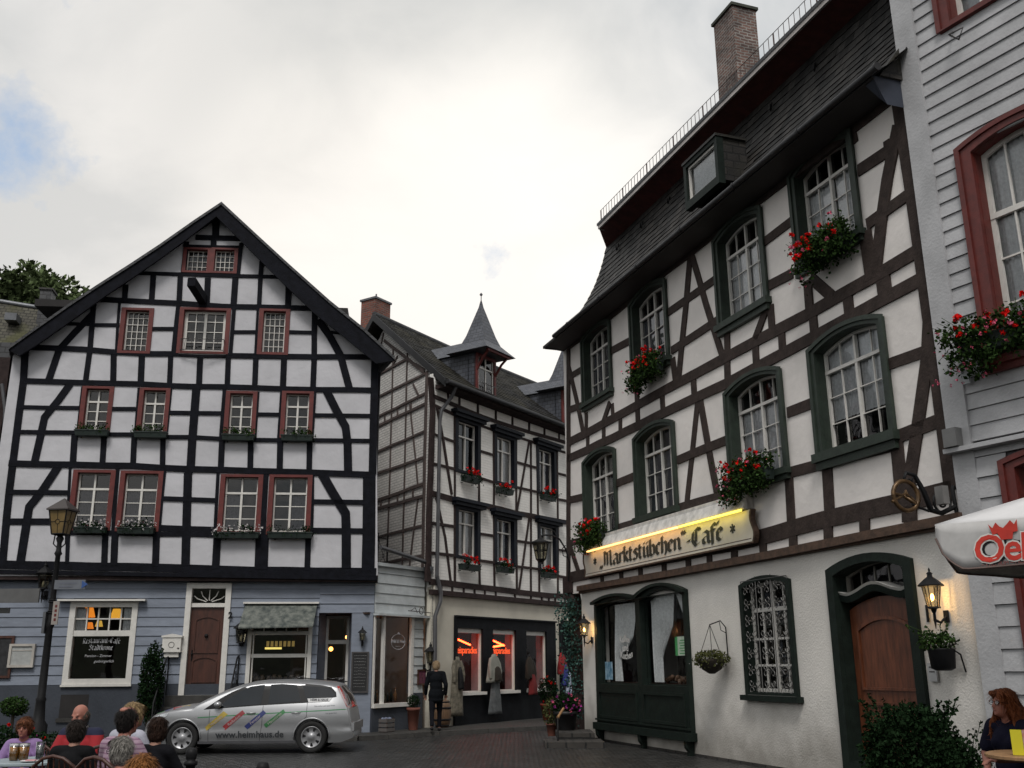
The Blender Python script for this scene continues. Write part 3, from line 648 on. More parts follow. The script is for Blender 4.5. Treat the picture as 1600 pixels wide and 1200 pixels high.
ADV = {'M':.86,'a':.53,'r':.40,'k':.46,'t':.38,'s':.42,'u':.53,'b':.50,'c':.40,'h':.50,'e':.42,'n':.55,'C':.66,'f':.36,'S':.6,'o':.48,'d':.48,'R':.62,'i':.28,'l':.28,'-':.36,' ':.3,'"':.34,',':.32,"'":0,':':0,'*':.4}
def blackletter(mb, s, fn, size, nib=.13, track=0, arc=0):
    wtot = sum(ADV[c]+track for c in s)*size; x = -wtot/2
    na = Vector((math.cos(R(38)), math.sin(R(38))))*nib/2
    for ch in s:
        off = x
        if ch == "'": off = x-.40*size
        if ch == ':': off = x-.47*size
        for st in GL[ch]:
            for (ax_, ay), (bx_, by) in zip(st[:-1], st[1:]):
                q = []
                for (px_, py_), sg in (((ax_, ay), -1), ((ax_, ay), 1), ((bx_, by), 1), ((bx_, by), -1)):
                    X = off+(px_+na.x*sg)*size; Y = (py_+na.y*sg)*size - arc*X*X; q.append(fn(X, Y))
                mb.add(q, [(0, 1, 2, 3)])
        x += (ADV[ch]+track)*size
uc = (a+b)/2
blackletter(tx, "Restaurant-Cafe'", bt(LH, uc, c_+(zm-c_)*.79, -.045), .13, .13, 0, .10)
blackletter(tx, "Stadtkrone", bt(LH, uc, c_+(zm-c_)*.63, -.045), .125, .13)
text_mb(bt(LH, uc-.05, c_+(zm-c_)*.50, -.045), 'Pension - Zimmer', .09, mb=tx); text_mb(bt(LH, uc+.1, c_+(zm-c_)*.38, -.045), 'gutbürgerlich', .09, mb=tx, shear=.3)
tx.build('window_lettering', mat('white_lettering', (.5, .5, .52), .7), rw)
# door with fanlight
u0, u1, z0, z1 = quad_uv(LH, q4(293,911,363,911,351,1086,279,1086))
gh.append(rect(u0+.05, u1-.05, z0, z1-.05))
m = MB(); fr = .14
LH.ring(m, rect(u0, u1, z0, z1), rect(u0+fr, u1-fr, z0+.001, z1-fr), -.14, .07)
zf = z1-fr-.42; LH.box(m, u0+fr, u1-fr, zf-.05, zf+.05, -.12, 0.0)
um = (u0+u1)/2
for k in range(1, 6):
    an = math.pi*k/6; m.tube([LH.w(um+.08*math.cos(an), zf+.06+.06*math.sin(an), -.07), LH.w(um+.34*math.cos(an), zf+.06+.2*math.sin(an), -.07), LH.w(um+.44*math.cos(an), zf+.06+.34*math.sin(an), -.07)], .014, 5)
dr = m.build('door_frame', 'white_paint', house)
gz = MB(); LH.poly(gz, rect(u0+fr, u1-fr, zf+.04, z1-fr), (), -.09); gz.build('fanlight', 'glass', dr)
m = MB(); LH.box(m, u0+fr+.005, u1-fr-.005, z0+.02, zf-.055, -.12, -.06)
for (za, zc_) in ((.30, .95), (1.02, 1.95)):
    zc_ = min(zc_, zf-.2-z0); A = arch(u0+fr+.12, u1-fr-.12, z0+za, z0+zc_-.1, .08); Bq = arch(u0+fr+.15, u1-fr-.15, z0+za+.03, z0+zc_-.125, .08)
    LH.ring(m, A, Bq, -.06, -.035)
dl = m.build('door', 'wood_dark', house)
hd = MB(); hd.ball(LH.w(u0+fr+.1, z0+1.0, -.03), .03); hd.tube([LH.w(u0+fr+.1, z0+1.1, -.045), LH.w(u0+fr+.1, z0+.85, -.045)], .018, 6); hd.ball(LH.w(um, z0+1.45, -.03), .05); hd.build('handle', 'iron', dl)
nb_ = MB(); text_mb(bt(LH, u1+.02, z0+1.95, .085), '2', .22, mb=nb_, bold=.008); nb_.build('house_number', 'iron', house)
doorU = (u0, u1, z0)
# delicatessen window under a canopy
u0, u1, z0, z1 = quad_uv(LH, q4(387,968,489,968,484,1082,384,1082))
m, (a, b, c_, d) = shopwin((u0, u1, z0, z1), 'window', house, .10)
zk = c_+(d-c_)*.50; zq = c_+(d-c_)*.85
LH.box(m, a, b, zk-.045, zk+.045, -.1, .01); LH.box(m, a, b, zq-.045, zq+.045, -.1, .01); LH.box(m, a+.03, a+.06, c_, zq, -.08, 0); LH.box(m, b-.06, b-.03, c_, zq, -.08, 0)
for k in range(1, 5): LH.box(m, a+(b-a)*k/5-.014, a+(b-a)*k/5+.014, zq+.045, d, -.08, -.02)
dw = m.build('window', 'white_paint', house); glass_curtain(LH, dw, rect(a, b, c_, d), -.06)
DW = (a, b, c_, d, zk, zq)
# recessed shop entrance
e0, e1, ez0, ez1 = quad_uv(LH, q4(497,958,548,958,545,1120,493,1120)); ez0 = .14
gh.append(rect(e0, e1, ez0, ez1))
en = MB(); dpt = -.9
for (p, q) in (((e0, 0), (e0, dpt)), ((e0, dpt), (e1, dpt)), ((e1, dpt), (e1, 0))):
    pass
en.add([LH.w(e0, ez0, -.2), LH.w(e0, ez1, -.2), LH.w(e0+.15, ez1, dpt), LH.w(e0+.15, ez0, dpt)], [(0, 1, 2, 3)])
en.add([LH.w(e1, ez0, -.2), LH.w(e1, ez1, -.2), LH.w(e1-.1, ez1, dpt), LH.w(e1-.1, ez0, dpt)], [(0, 1, 2, 3)])
en.add([LH.w(e0, ez1, -.1), LH.w(e1, ez1, -.1), LH.w(e1, ez1, dpt), LH.w(e0, ez1, dpt)], [(0, 1, 2, 3)])
en.build('entrance_reveal', 'blue_board', house)
ed = MB(); LH.ring(ed, rect(e0+.1, e1-.08, ez0, ez1-.02), rect(e0+.2, e1-.16, ez0+.08, ez1-.1), dpt, dpt+.06); LH.box(ed, e0+.1, e1-.08, ez0+2.15, ez0+2.25, dpt, dpt+.07)
edo = ed.build('shop_door', 'white_paint', house); eg = MB(); LH.poly(eg, rect(e0+.2, e1-.16, ez0+.08, ez1-.1), (), dpt+.03); eg.build('pane', 'glass', edo)
# boards
bd = MB(); pitch = .235; nrow = int((zt-zb)/pitch)+1; hb_ = [(min(p[0] for p in h), max(p[0] for p in h), min(p[1] for p in h), max(p[1] for p in h)) for h in gh]
def siding(F, mb, u0, u1, z0, z1, pitch, hl, o=0, th=.028):
    z = z0
    while z < z1-.01:
        zz = min(z+pitch, z1); segs = [(u0, u1)]
        for (a, b, c_, d) in hl:
            if d > z+.02 and c_ < zz-.02:
                ns = []
                for (p, q) in segs:
                    if b <= p or a >= q: ns.append((p, q)); continue
                    if a > p: ns.append((p, a))
                    if b < q: ns.append((b, q))
                segs = ns
        jo = random.uniform(-.003, .003)
        for (p, q) in segs:
            if q-p < .01: continue
            mb.box8([F.w(p, z+.008, o+th+jo), F.w(q, z+.008, o+th+jo), F.w(q, z+.008, o-.01), F.w(p, z+.008, o-.01), F.w(p, zz, o+.006), F.w(q, zz, o+.006), F.w(q, zz, o-.01), F.w(p, zz, o-.01)])
        z = zz
siding(LH, bd, uL, LH.px(497, 1000)[0], zb, zt, pitch, hb_)
siding(LH, bd, LH.px(497, 1000)[0], uR, LH.px(540, 958)[1], zt, pitch, hb_)
bd.build('weatherboards', 'blue_board', house)
gw = MB(); LH.poly(gw, rect(uL, uR, 0, zt+.05), gh, 0.0, .12); gw.build('ground_floor_wall', mat('board_joint', (.05, .055, .075), .9), house)
pl = MB(); LH.box(pl, uL, LH.px(383, 1000)[0], 0, zb-.004, -.1, .035); LH.box(pl, LH.px(548,1000)[0], uE+.1, 0, LH.px(540, 958)[1]-.005, -.1, .03)
pl.build('plinth', 'plinth', house)
pp = MB(); LH.box(pp, LH.px(549,1000)[0], uE+.1, 0, LH.px(540, 958)[1]-.006, -.3, .04); pp.build('corner_pillar', 'blue_board', house)
cv = MB(); u0, z0 = LH.px(92, 1122); u1, z1 = LH.px(140, 1085); LH.box(cv, u0, u1, z0, z1, 0, .039); cvo = cv.build('cellar_opening', 'dark', house)
cv = MB(); LH.box(cv, u0-.05, u1+.05, z0-.1, z0-.002, 0, .08)
cv.build('sill', 'kerb', cvo)
# shell: sides, back, dark rooms
sh = MB(); D = -9
zev = LH.px(60, 560, J)[1]
for u in (uL+.0, uR-.02): sh.add([LH.w(u, 0, -.1), LH.w(u, zev, -.1), LH.w(u-2.9, zev, D), LH.w(u-2.9, 0, D)], [(0, 1, 2, 3)])
zr = LH.px(345, 338, J)[1]; ur = LH.px(345, 338, J)[0]
sh.add([LH.w(uL-2.9, 0, D), LH.w(uR-2.9, 0, D), LH.w(uR-2.9, zev, D), LH.w(ur-2.9, zr, D), LH.w(uL-2.9, zev, D)], [(0, 1, 2, 3, 4)])
sh.build('side_and_back_walls', 'plaster', house)
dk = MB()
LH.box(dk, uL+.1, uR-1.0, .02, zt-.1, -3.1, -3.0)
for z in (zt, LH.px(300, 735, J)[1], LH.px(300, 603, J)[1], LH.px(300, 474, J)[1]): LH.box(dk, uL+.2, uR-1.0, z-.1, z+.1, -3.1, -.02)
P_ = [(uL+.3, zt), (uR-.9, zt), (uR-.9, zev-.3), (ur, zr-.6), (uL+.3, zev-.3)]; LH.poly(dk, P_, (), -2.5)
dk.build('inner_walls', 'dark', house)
# steps and hand rails
st = MB(); du0, du1, dz0 = doorU
for k in range(4):
    LH.box(st, du0-.25-.0*k, du1+.25, 0 if k == 0 else dz0*(k)/4+.002, dz0*(k+1)/4, .04, .35+.30*(3-k))
st.build('door_steps', 'kerb', house)
for i, uu in enumerate((du0-.3, du1+.3)):
    r_ = thing('stair_railing', ['black iron stair railing between the conifer and the brown door', 'black iron stair railing right of the brown house door, above the car'][i], 'railing', LH.w(uu, 0, .6))
    q = MB(); q.tube([LH.w(uu, dz0+.95, .05), LH.w(uu, dz0+.9, .3), LH.w(uu, .9, 1.25), LH.w(uu, 0, 1.3)], .022, 7)
    q.tube([LH.w(uu, dz0+.95, .05), LH.w(uu, dz0, .05)], .018, 6); q.build('handrail', 'iron', r_)
    q = MB()
    for k in range(6):
        t = (k+1)/7; o = .1+1.1*t; zt_ = dz0*(1-t)+.02; q.tube([LH.w(uu, zt_-.1, o), LH.w(uu, zt_+.85, o)], .010, 5)
    q.tube([LH.w(uu, dz0+.4, .06), LH.w(uu, .45, 1.28)], .012, 5)
    q.build('balusters', 'iron', r_)
# canopy over the delicatessen window (pane roof)
can = thing('window_canopy', 'sloping glazed canopy with leafy reflections painted on, over the delicatessen window', 'canopy', LH.w(*LH.px(430, 945), 0))
A = LH.px(384, 944); Bq = LH.px(496, 944); C1 = LH.px(372, 982, .62); D1 = LH.px(489, 980, .62)
q = MB(); q.box8([LH.w(C1[0], C1[1], .62), LH.w(D1[0], D1[1], .62), LH.w(Bq[0], Bq[1]-.03, .03), LH.w(A[0], A[1]-.03, .03), LH.w(C1[0], C1[1]+.03, .62), LH.w(D1[0], D1[1]+.03, .62), LH.w(Bq[0], Bq[1], .03), LH.w(A[0], A[1], .03)])
q.build('canopy_cloth', mat('canopy_painted_reflections', (.03, .04, .038), .45, .5, 7, col2=(.16, .17, .15), detail=8), can)  # leaf reflections painted into the colour as pale mottling
q = MB(); LH.box(q, A[0]-.05, Bq[0]+.05, A[1]+.005, A[1]+.05, 0, .12); q.build('top_rail', 'white_paint', can)
# wall lantern builder (local: wall at +y, x right)
def lantern(name, label, loc, rz, s=1.0, lit=None, arm=True, group=None, mtl='iron', glass='glass_lamp'):
    t = thing(name, label, 'lamp', loc, group, local=True, rz=rz)
    h = .34*s; wt = .15*s; wb = .095*s; oy = -.26*s if arm else -.14*s
    q = MB()
    for k in range(6):
        a0 = math.pi/3*k; 
        q.tube([(wb*math.cos(a0), oy+wb*math.sin(a0), 0), (wt*math.cos(a0), oy+wt*math.sin(a0), h)], .009*s, 5)
    q.lathe([(wb*1.25, -.03*s), (wb*1.2, 0), (.02, .005)], (0, oy, 0), 6, False); q.lathe([(.03*s, -.10*s), (.05*s, -.04*s), (wb, -.03*s)], (0, oy, 0), 8)
    q.build('lantern_frame', mtl, t)
    q = MB(); q.lathe([(wt*1.4, h-.01*s), (wt*1.42, h+.01*s), (wt*.75, h+.10*s), (.045*s, h+.15*s), (.04*s, h+.19*s), (.055*s, h+.2*s), (.012*s, h+.24*s), (.02*s, h+.26*s), (.004, h+.30*s)], (0, oy, 0), 6, False); q.build('lantern_roof', mtl, t)
    q = MB(); q.lathe([(wb*.98, .004), (wt*.98, h-.015)], (0, oy, 0), 6, False); q.build('lantern_glass', glass, t)
    if lit:
        q = MB(); q.ball((0, oy, h*.45), (.03*s, .03*s, .06*s)); q.build('bulb', mat('lit_bulb', (1, .8, .5), .5, emit=lit), t)
        ld = bpy.data.lights.new('lamp_light', 'POINT'); ld.energy = lit[4]; ld.color = (1, .62, .25); ld.shadow_soft_size = .04
        lo = bpy.data.objects.new('bulb_light', ld); COL.objects.link(lo); lo.parent = t; lo.location = (0, oy, h*.45)
    else:
        q = MB(); q.lathe([(.03*s, .01*s), (.035*s, .1*s), (.02*s, .16*s)], (0, oy, 0), 8); q.build('bulb', mat('unlit_bulb', (.5, .5, .45), .3), t)
    q = MB()
    if arm:
        q.tube([(0, oy, -.09*s), (0, oy, -.22*s), (0, oy*.55, -.26*s), (0, -.02*s, -.16*s)], [.022*s, .03*s, .022*s, .02*s], 7); q.tube([(0, oy, -.22*s), (0, oy, -.36*s)], [.025*s, .006*s], 7)
        q.box(-.05*s, .05*s, -.03*s, 0, -.26*s, -.06*s)
    else:
        q.box(-.05*s, .05*s, -.03*s, 0, -.1*s, .3*s); q.box(-.02*s, .02*s, oy, 0, -.08*s, -.05*s)
    q.build('bracket', mtl, t)
    return t
u, z = LH.px(376, 1003, .2); lantern('wall_lantern', 'unlit black wall lantern on the blue boards between the brown door and the canopied window', LH.w(u, z, .03), LH.rz(), 1.0, None, False)
u, z = LH.px(68, 912, .3); lantern('wall_lantern', 'old glass lantern on the blue boards just behind the street lamp post', LH.w(u, z-.1, .03), LH.rz(), 1.05, None, True)
u, z = LH.px(566, 1000, .15); lantern('wall_lantern', 'small brass lantern hanging on the blue corner pillar above the chalkboard', LH.w(u, z, .04), LH.rz(), .55, None, True)
# mailbox
u0, u1, z0, z1 = quad_uv(LH, q4(255,996,284,996,282,1019,253,1019), .15)
t = thing('mailbox', 'white metal letter box on the blue boards left of the brown door', 'mailbox', LH.w((u0+u1)/2, z0, .03))
q = MB(); LH.box(q, u0, u1, z0, z1, .03, .2); LH.box(q, u0+.05, u1-.05, z0-.12, z0-.002, .03, .15); q.build('box_body', 'white_paint', t)
q = MB(); um = (u0+u1)/2; P = [LH.w(u0-.03, z1, .22), LH.w(u1+.03, z1, .22), LH.w(u1+.03, z1+.04, .22), LH.w(um, z1+.09, .22), LH.w(u0-.03, z1+.04, .22)]; Pb = [LH.w(u0-.03, z1, .03), LH.w(u1+.03, z1, .03), LH.w(u1+.03, z1+.04, .03), LH.w(um, z1+.09, .03), LH.w(u0-.03, z1+.04, .03)]
q.add(P+Pb, [(0, 1, 2, 3, 4), (9, 8, 7, 6, 5)]+[(i, (i+1) % 5, (i+1) % 5+5, i+5) for i in range(5)]); q.build('lid', 'white_paint', t)
q = MB(); q.tube([LH.w(um+.07*math.cos(k*.52), (z0+z1)/2+.07*math.sin(k*.52), .205) for k in range(13)], .006, 5); LH.box(q, um+.15, um+.2, z0+.08, z0+.11, .2, .21); q.build('emblem', 'rail_iron', t)
# menu board and case at far left
u0, u1, z0, z1 = quad_uv(LH, q4(-8,996,22,996,14,1057,-16,1057))
t = thing('menu_board', 'dark framed chalkboard at the left edge of the blue wall', 'sign', LH.w(u1, z0, 0)); q = MB(); LH.box(q, u0, u1, z0, z1, .03, .06); q.build('board', mat('chalkboard', (.02, .02, .022), .8, .4, 9), t)
q = MB(); LH.ring(q, rect(u0-.04, u1+.04, z0-.04, z1+.04), rect(u0+.02, u1-.02, z0+.02, z1-.02), .03, .08); q.build('frame', 'wood_dark', t)
u0, u1, z0, z1 = quad_uv(LH, q4(20,1008,56,1008,51,1041,15,1041))
t = thing('menu_case', 'pale glazed menu case on the blue boards beside the lamp post', 'sign', LH.w(u1, z0, 0)); q = MB(); LH.box(q, u0, u1, z0, z1, .03, .09); q.build('case_body', mat('case_paper', (.36, .37, .36), .7, .1, 10), t)
q = MB(); LH.ring(q, rect(u0-.03, u1+.03, z0-.03, z1+.03), rect(u0+.03, u1-.03, z0+.03, z1-.03), .03, .12); LH.box(q, u0+.04, u1-.04, z1-.14, z1-.12, .09, .1); q.build('frame', mat('case_frame', (.45, .42, .38), .5), t)
# chalkboard on the pillar
u0, u1, z0, z1 = quad_uv(LH, q4(551,1020,575,1020,574,1081,549,1081))
t = thing('chalkboard', 'tall black chalkboard with handwriting on the blue corner pillar', 'sign', LH.w(u0, z0, .04)); q = MB(); LH.box(q, u0, u1, z0, z1, .04, .07); q.build('board', 'box_black', t)
q = MB(); LH.ring(q, rect(u0-.025, u1+.025, z0-.025, z1+.025), rect(u0+.015, u1-.015, z0+.015, z1-.015), .04, .085); q.build('frame', 'rail_iron', t)
q = MB(); rr = random.Random(3)
for i in range(11):
    z = z1-.07-i*(z1-z0-.12)/11; x = u0+.05
    while x < u1-.07:
        w_ = rr.uniform(.02, .05); q.tube([LH.w(x, z, .073), LH.w(x+w_*.5, z+rr.uniform(-.01, .012), .073), LH.w(x+w_, z, .073)], .004, 4); x += w_+.012
q.build('chalk_writing', mat('chalk', (.25, .25, .25), .9), t)
# ---------------- neighbour roof far left, trees
nbh = thing('slate_roof_house', 'old house with mossy slate roof and small chimney behind the gable house on the left', 'house', (-22, 33, 0))
NB = Fac(9000, px0=30, depth=33.5)
q = MB()
r1 = NB.px(-120, 452, 0); r2 = NB.px(140, 494, 0); e1_ = NB.px(-120, 640, 3.2); e2_ = NB.px(140, 640, 3.2)
q.add([NB.w(*e1_, 3.2), NB.w(*e2_, 3.2), NB.w(*r2, 0), NB.w(*r1, 0), NB.w(e1_[0], e1_[1], -3.2), NB.w(e2_[0], e2_[1], -3.2)], [(0, 1, 2, 3), (5, 4, 3, 2)]); q.build('roof', 'tile_moss', nbh)
q = MB(); NB.box(q, e1_[0]+.2, e2_[0]-.2, 0, e1_[1]+.15, -3, 2.8); q.build('walls', 'beam_dark', nbh)
q = MB(); a_, z_ = NB.px(58, 492, .5); b2, z2 = NB.px(81, 453, .5); NB.box(q, a_, b2, z_-.8, z2, -.1, .5); qq = q.build('chimney', 'slate', nbh)
q = MB(); NB.box(q, a_-.05, b2+.05, z2, z2+.06, -.15, .55); q.build('chimney_cap', 'kerb', qq)
a_, z_ = NB.px(9, 502, .9); b2, z2 = NB.px(29, 492, .9)
q = MB(); NB.box(q, a_, b2, z_, z2, .5, 1.1); q.build('skylight', 'zinc', nbh)
rl_ = MB(); rl_.tube([NB.w(*r1, .02), NB.w(*r2, .02)], .09, 6); rl_.build('ridge', 'zinc', nbh)
# dark side strip and down pipe of the neighbour
t = thing('dark_timber_house', 'dark narrow house squeezed against the left side of the gable house', 'house', LH.w(uL-1, 0, -.3))
q = MB(); ua = LH.px(-60, 700, 0)[0]; ub = LH.px(-6, 885, 0)[0]
LH.poly(q, [LH.px(-150, 900, -.25), LH.px(4, 900, -.25), LH.px(52, 545, -.25), LH.px(52, 535, -.25), LH.px(-150, 535, -.25)], (), -.25, .5); q.build('wall', 'slate', t)
q = MB(); LH.strip(q, [LH.px(-40, 880, -.2), LH.px(-2, 640, -.2), LH.px(8, 560, -.2)], .35, -.2, -.1); q.build('corner_board', 'beam_dark', t)
q = MB(); q.tube([LH.w(*LH.px(3, 600, .15), .15), LH.w(*LH.px(8, 640, .15), .15), LH.w(*LH.px(6, 700, .15), .15), LH.w(*LH.px(-12, 890, .15), .15)], .05, 8); q.build('downpipe', 'pipe', t)
def tree(label, base, h, crown, seed, n=2600, leaf=.32, mt='leaf_tree', group=None):
    rr = random.Random(seed); t = thing('tree', label, 'tree', base, group); bx_, by, bz = base
    q = MB(); q.tube([base, (bx_+.1, by, bz+h*.35), (bx_, by+.1, bz+h*.7)], [h*.03, h*.022, h*.01], 8)
    cl_ = []
    for k in range(26):
        a0 = rr.uniform(0, 6.28); rad = crown[0]*math.sqrt(rr.random())*.85; zz = rr.uniform(-1, 1)
        c_ = Vector((bx_+rad*math.cos(a0)*math.sqrt(1-zz*zz*.7), by+rad*math.sin(a0)*math.sqrt(1-zz*zz*.7), bz+h-crown[1]+zz*crown[1]*.85)); cl_.append((c_, crown[0]*rr.uniform(.22, .38)))
        if k < 12: q.tube([(bx_, by, bz+h*.4), (Vector((bx_, by, bz+h*.5))+c_)/2, c_], [h*.014, h*.009, .03], 5)
    q.build('trunk', 'bark', t)
    q = MB(); st_ = random.getstate(); random.seed(seed)
    for k in range(n):
        c_, r0 = cl_[k % len(cl_)]; d = Vector((random.gauss(0, 1), random.gauss(0, 1), random.gauss(0, 1))).normalized()*r0*random.uniform(.55, 1.08); d.z *= .8
        leafcloud(q, [c_+d], leaf)
    random.setstate(st_); q.build('crown', mt, t); return t
for i, (px_, py_, dep, hh, lb) in enumerate(((25, 428, 52, 4.2, 'broad green tree rising behind the mossy slate roof'), (-40, 440, 55, 4.5, 'tree crown at the left edge behind the slate roof'), (72, 458, 50, 2.6, 'lower tree just left of the gable, behind the small chimney'))):
    d = raydir(px_, py_); p = Vector((0, 0, CAMZ))+d*(dep/d.y); tree(lb, (p.x, p.y, 0), p.z, (hh, hh*.8), 11+i, 10000, .36)
# ================================================================ middle painted-brick house
mid = thing('brick_filled_timber_house', 'narrow brown timbered house of whitewashed brick with two pointed slate dormers', 'house', MBF.P)
mh = []
CUR = [(.03, .47, .0, 1, 'lace'), (.53, .97, .0, 1, 'lace')]
for i, q in enumerate([q4(710,652,751,662,749,746,711,737), q4(771,676,806,685,806,764,772,754), q4(836,696,867,703,870,779,840,770), q4(710,790,750,796,749,876,711,872), q4(770,806,806,811,806,886,772,882), q4(839,817,871,822,871,898,841,890)]):
    window(MBF, mid, mh, quad_uv(MBF, q), 0, sur=.15, surmat=mat('blue_black_frame', (.010, .012, .018), .6, spec=.15), cols=2, rows=(1, 1) if i != 9 else (1, 1), transom=.30, mid=.045, recess=.12,
           curtain=None if i == 0 else [(.03, .47, 0, .97, 'lace' if i % 2 else 'dim'), (.53, .97, 0, .97, 'dim' if i == 1 else 'lace')], cornice=.20, label='open window with dark room behind' if i == 0 else None)
mE = MBF.px(905, 800)[0]; mEE = mE+1.2
jz = MBF.px(672, 918)[1]; ez = MBF.px(672, 590)[1]
m_ = MB(); MBF.poly(m_, rect(0, mEE, jz-.1, ez+.2), mh, 0, .2); m_.build('whitewashed_brick_wall', 'brick_white', mid)
s_side = MBS.px(520, 800)[0]
RG = MBS.px(599, 503)     # gable peak on side wall
EV = MBS.px(668, 578)
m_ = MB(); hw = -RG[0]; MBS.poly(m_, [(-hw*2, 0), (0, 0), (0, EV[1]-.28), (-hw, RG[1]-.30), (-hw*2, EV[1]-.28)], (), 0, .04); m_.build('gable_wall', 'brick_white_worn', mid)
def bm(*c): return [(c[i], c[i+1]) for i in range(0, len(c), 2)]
T = MB()
beams(MBF, T, [(.16, bm(674,618,712,634,755,652,806,669,888,693)), (.12, bm(675,632,707,647)), (.11, bm(751,665,770,672)), (.11, bm(806,682,836,692)), (.11, bm(867,702,888,709)),
 (.11, bm(674,677,711,691)), (.11, bm(751,705,770,711)), (.11, bm(806,722,838,731)), (.11, bm(868,739,888,744)),
 (.11, bm(674,724,711,733)), (.11, bm(750,747,772,754)), (.11, bm(806,761,840,769)), (.11, bm(870,780,888,783)),
 (.22, bm(672,770,710,781,767,792,806,802,888,817)),
 (.11, bm(673,817,710,823)), (.11, bm(750,834,770,837)), (.11, bm(806,845,840,850)), (.11, bm(871,859,888,861)),
 (.11, bm(673,864,710,868)), (.11, bm(750,876,772,879)), (.11, bm(806,885,842,889)), (.11, bm(871,900,888,903)),
 (.24, bm(672,909,770,920,842,929,895,933)), (.26, bm(673,590,676,640,671,780,668,909)),
 (.13, bm(682,637,692,690,705,773)), (.13, bm(681,777,695,840,704,912)),
 (.11, bm(710,637,710,780)), (.11, bm(748,746,748,788)), (.11, bm(771,672,771,795)), (.11, bm(806,682,806,802)), (.12, bm(829,690,829,928)), (.11, bm(839,693,840,808)), (.11, bm(870,702,871,813)),
 (.11, bm(710,784,710,913)), (.11, bm(748,875,749,918)), (.11, bm(771,797,772,921)), (.11, bm(806,806,807,925)), (.11, bm(841,812,842,930)), (.11, bm(871,817,871,932)),
 (.10, bm(826,690,807,799)), (.10, bm(826,810,810,924)),
 (.10, bm(697,598,701,628)), (.10, bm(717,604,717,636)), (.10, bm(746,613,746,648)), (.10, bm(774,622,774,658)), (.10, bm(800,632,800,667)), (.10, bm(826,640,826,674)), (.10, bm(850,648,850,681)), (.10, bm(873,655,873,688)),
 ]+[(.10, bm(x, y-8, x, y+8)) for x, y in ((689,918),(706,920),(724,922),(741,924),(757,926),(774,928),(804,932),(829,935),(846,937),(857,938),(867,939),(882,941))], 0, .03, .68)
MBF.strip(T, [MBF.px(672, 925), MBF.px(905, 947)], .14, -.05, .10)
T.build('front_timber_frame', 'beam_dark', mid)
T = MB()
beams(MBS, T, [(.16, bm(601,532,664,582)), (.13, bm(592,585,636,561)), (.13, bm(636,561,664,578)), (.13, bm(588,622,665,584)), (.14, bm(588,653,665,615)), (.14, bm(586,668,665,631)),
 (.13, bm(586,708,664,674)), (.13, bm(584,742,663,715)), (.17, bm(580,786,663,756)), (.17, bm(578,798,663,775)), (.14, bm(576,843,662,821)), (.14, bm(576,884,662,868)),
 (.12, bm(615,545,610,740,605,890)), (.12, bm(637,552,633,740,629,892)), (.11, bm(641,632,650,717,654,762)), (.11, bm(654,777,640,890)), (.10, bm(646,600,656,620)),
 (.26, bm(668,580,664,720,661,900)), (.10, bm(600,520,592,560)), (.10, bm(622,556,612,575)),(.1, bm(602,650,602,662)),(.1, bm(622,641,622,652)),(.1, bm(643,630,643,642)),(.1, bm(596,782,596,792)),(.1, bm(622,773,622,786)),(.1, bm(646,765,646,778))], 0, .03, .57)
T.build('gable_timber_frame', mat('faded_brown_timber', (.075, .055, .05), .85, .3, 6, .4, 25), mid)
# roof
def lineX(F, a, b): return F.px(*a), F.px(*b)
ridge0 = MBS.w(RG[0], RG[1]+.12, .35)
rd = MBF.U
gut0 = MBF.w(-.15, MBF.px(672, 588, .45)[1], .5)
LEN = 12.0
rz_ = ridge0.z
# ridge runs parallel to the front wall
back0 = ridge0 + (ridge0-gut0)*1.0; back0.z = gut0.z
q = MB()
sag = [0, -.05, -.09, -.06, -.02]
for k in range(4):
    a0, a1 = LEN*k/4, LEN*(k+1)/4; z0_, z1_ = Vector((0, 0, sag[k])), Vector((0, 0, sag[k+1]))
    for (s0, s1, flip) in ((gut0, ridge0, 0), (ridge0, back0, 0)):
        A, B_, C, D_ = s0+rd*a0+z0_, s0+rd*a1+z1_, s1+rd*a1+z1_, s1+rd*a0+z0_
        t_ = Vector((0, 0, .09)); q.box8([A, B_, C, D_, A+t_, B_+t_, C+t_, D_+t_])
q.build('roof', 'slate_moss', mid)
q = MB(); rows_ = 22; T9 = Vector((0, 0, .095))
for k in range(4):
    a0, a1 = LEN*k/4, LEN*(k+1)/4; A0 = gut0+rd*a0+Vector((0, 0, sag[k])); B0 = gut0+rd*a1+Vector((0, 0, sag[k+1])); A1 = ridge0+rd*a0+Vector((0, 0, sag[k])); B1 = ridge0+rd*a1+Vector((0, 0, sag[k+1]))
    slates(q, [(A0.lerp(A1, i/rows_)+T9, B0.lerp(B1, i/rows_)+T9) for i in range(rows_+1)], .24)
q.build('roof_slates', 'slates_moss', mid)
q = MB(); q.tube([ridge0+rd*(LEN*k/4)+Vector((0, 0, .1+sag[k])) for k in range(5)], .10, 6); q.build('ridge_tiles', 'slate', mid)
q = MB(); w_ = (gut0-ridge0)
q.box8([gut0-MBF.U*.05+Vector((0, 0, -.15)), gut0+MBF.U*.02+Vector((0, 0, -.15)), ridge0+MBF.U*.02+Vector((0, 0, -.15)), ridge0-MBF.U*.05+Vector((0, 0, -.15)), gut0-MBF.U*.05+Vector((0, 0, .1)), gut0+MBF.U*.02+Vector((0, 0, .1)), ridge0+MBF.U*.02+Vector((0, 0, .1)), ridge0-MBF.U*.05+Vector((0, 0, .1))])
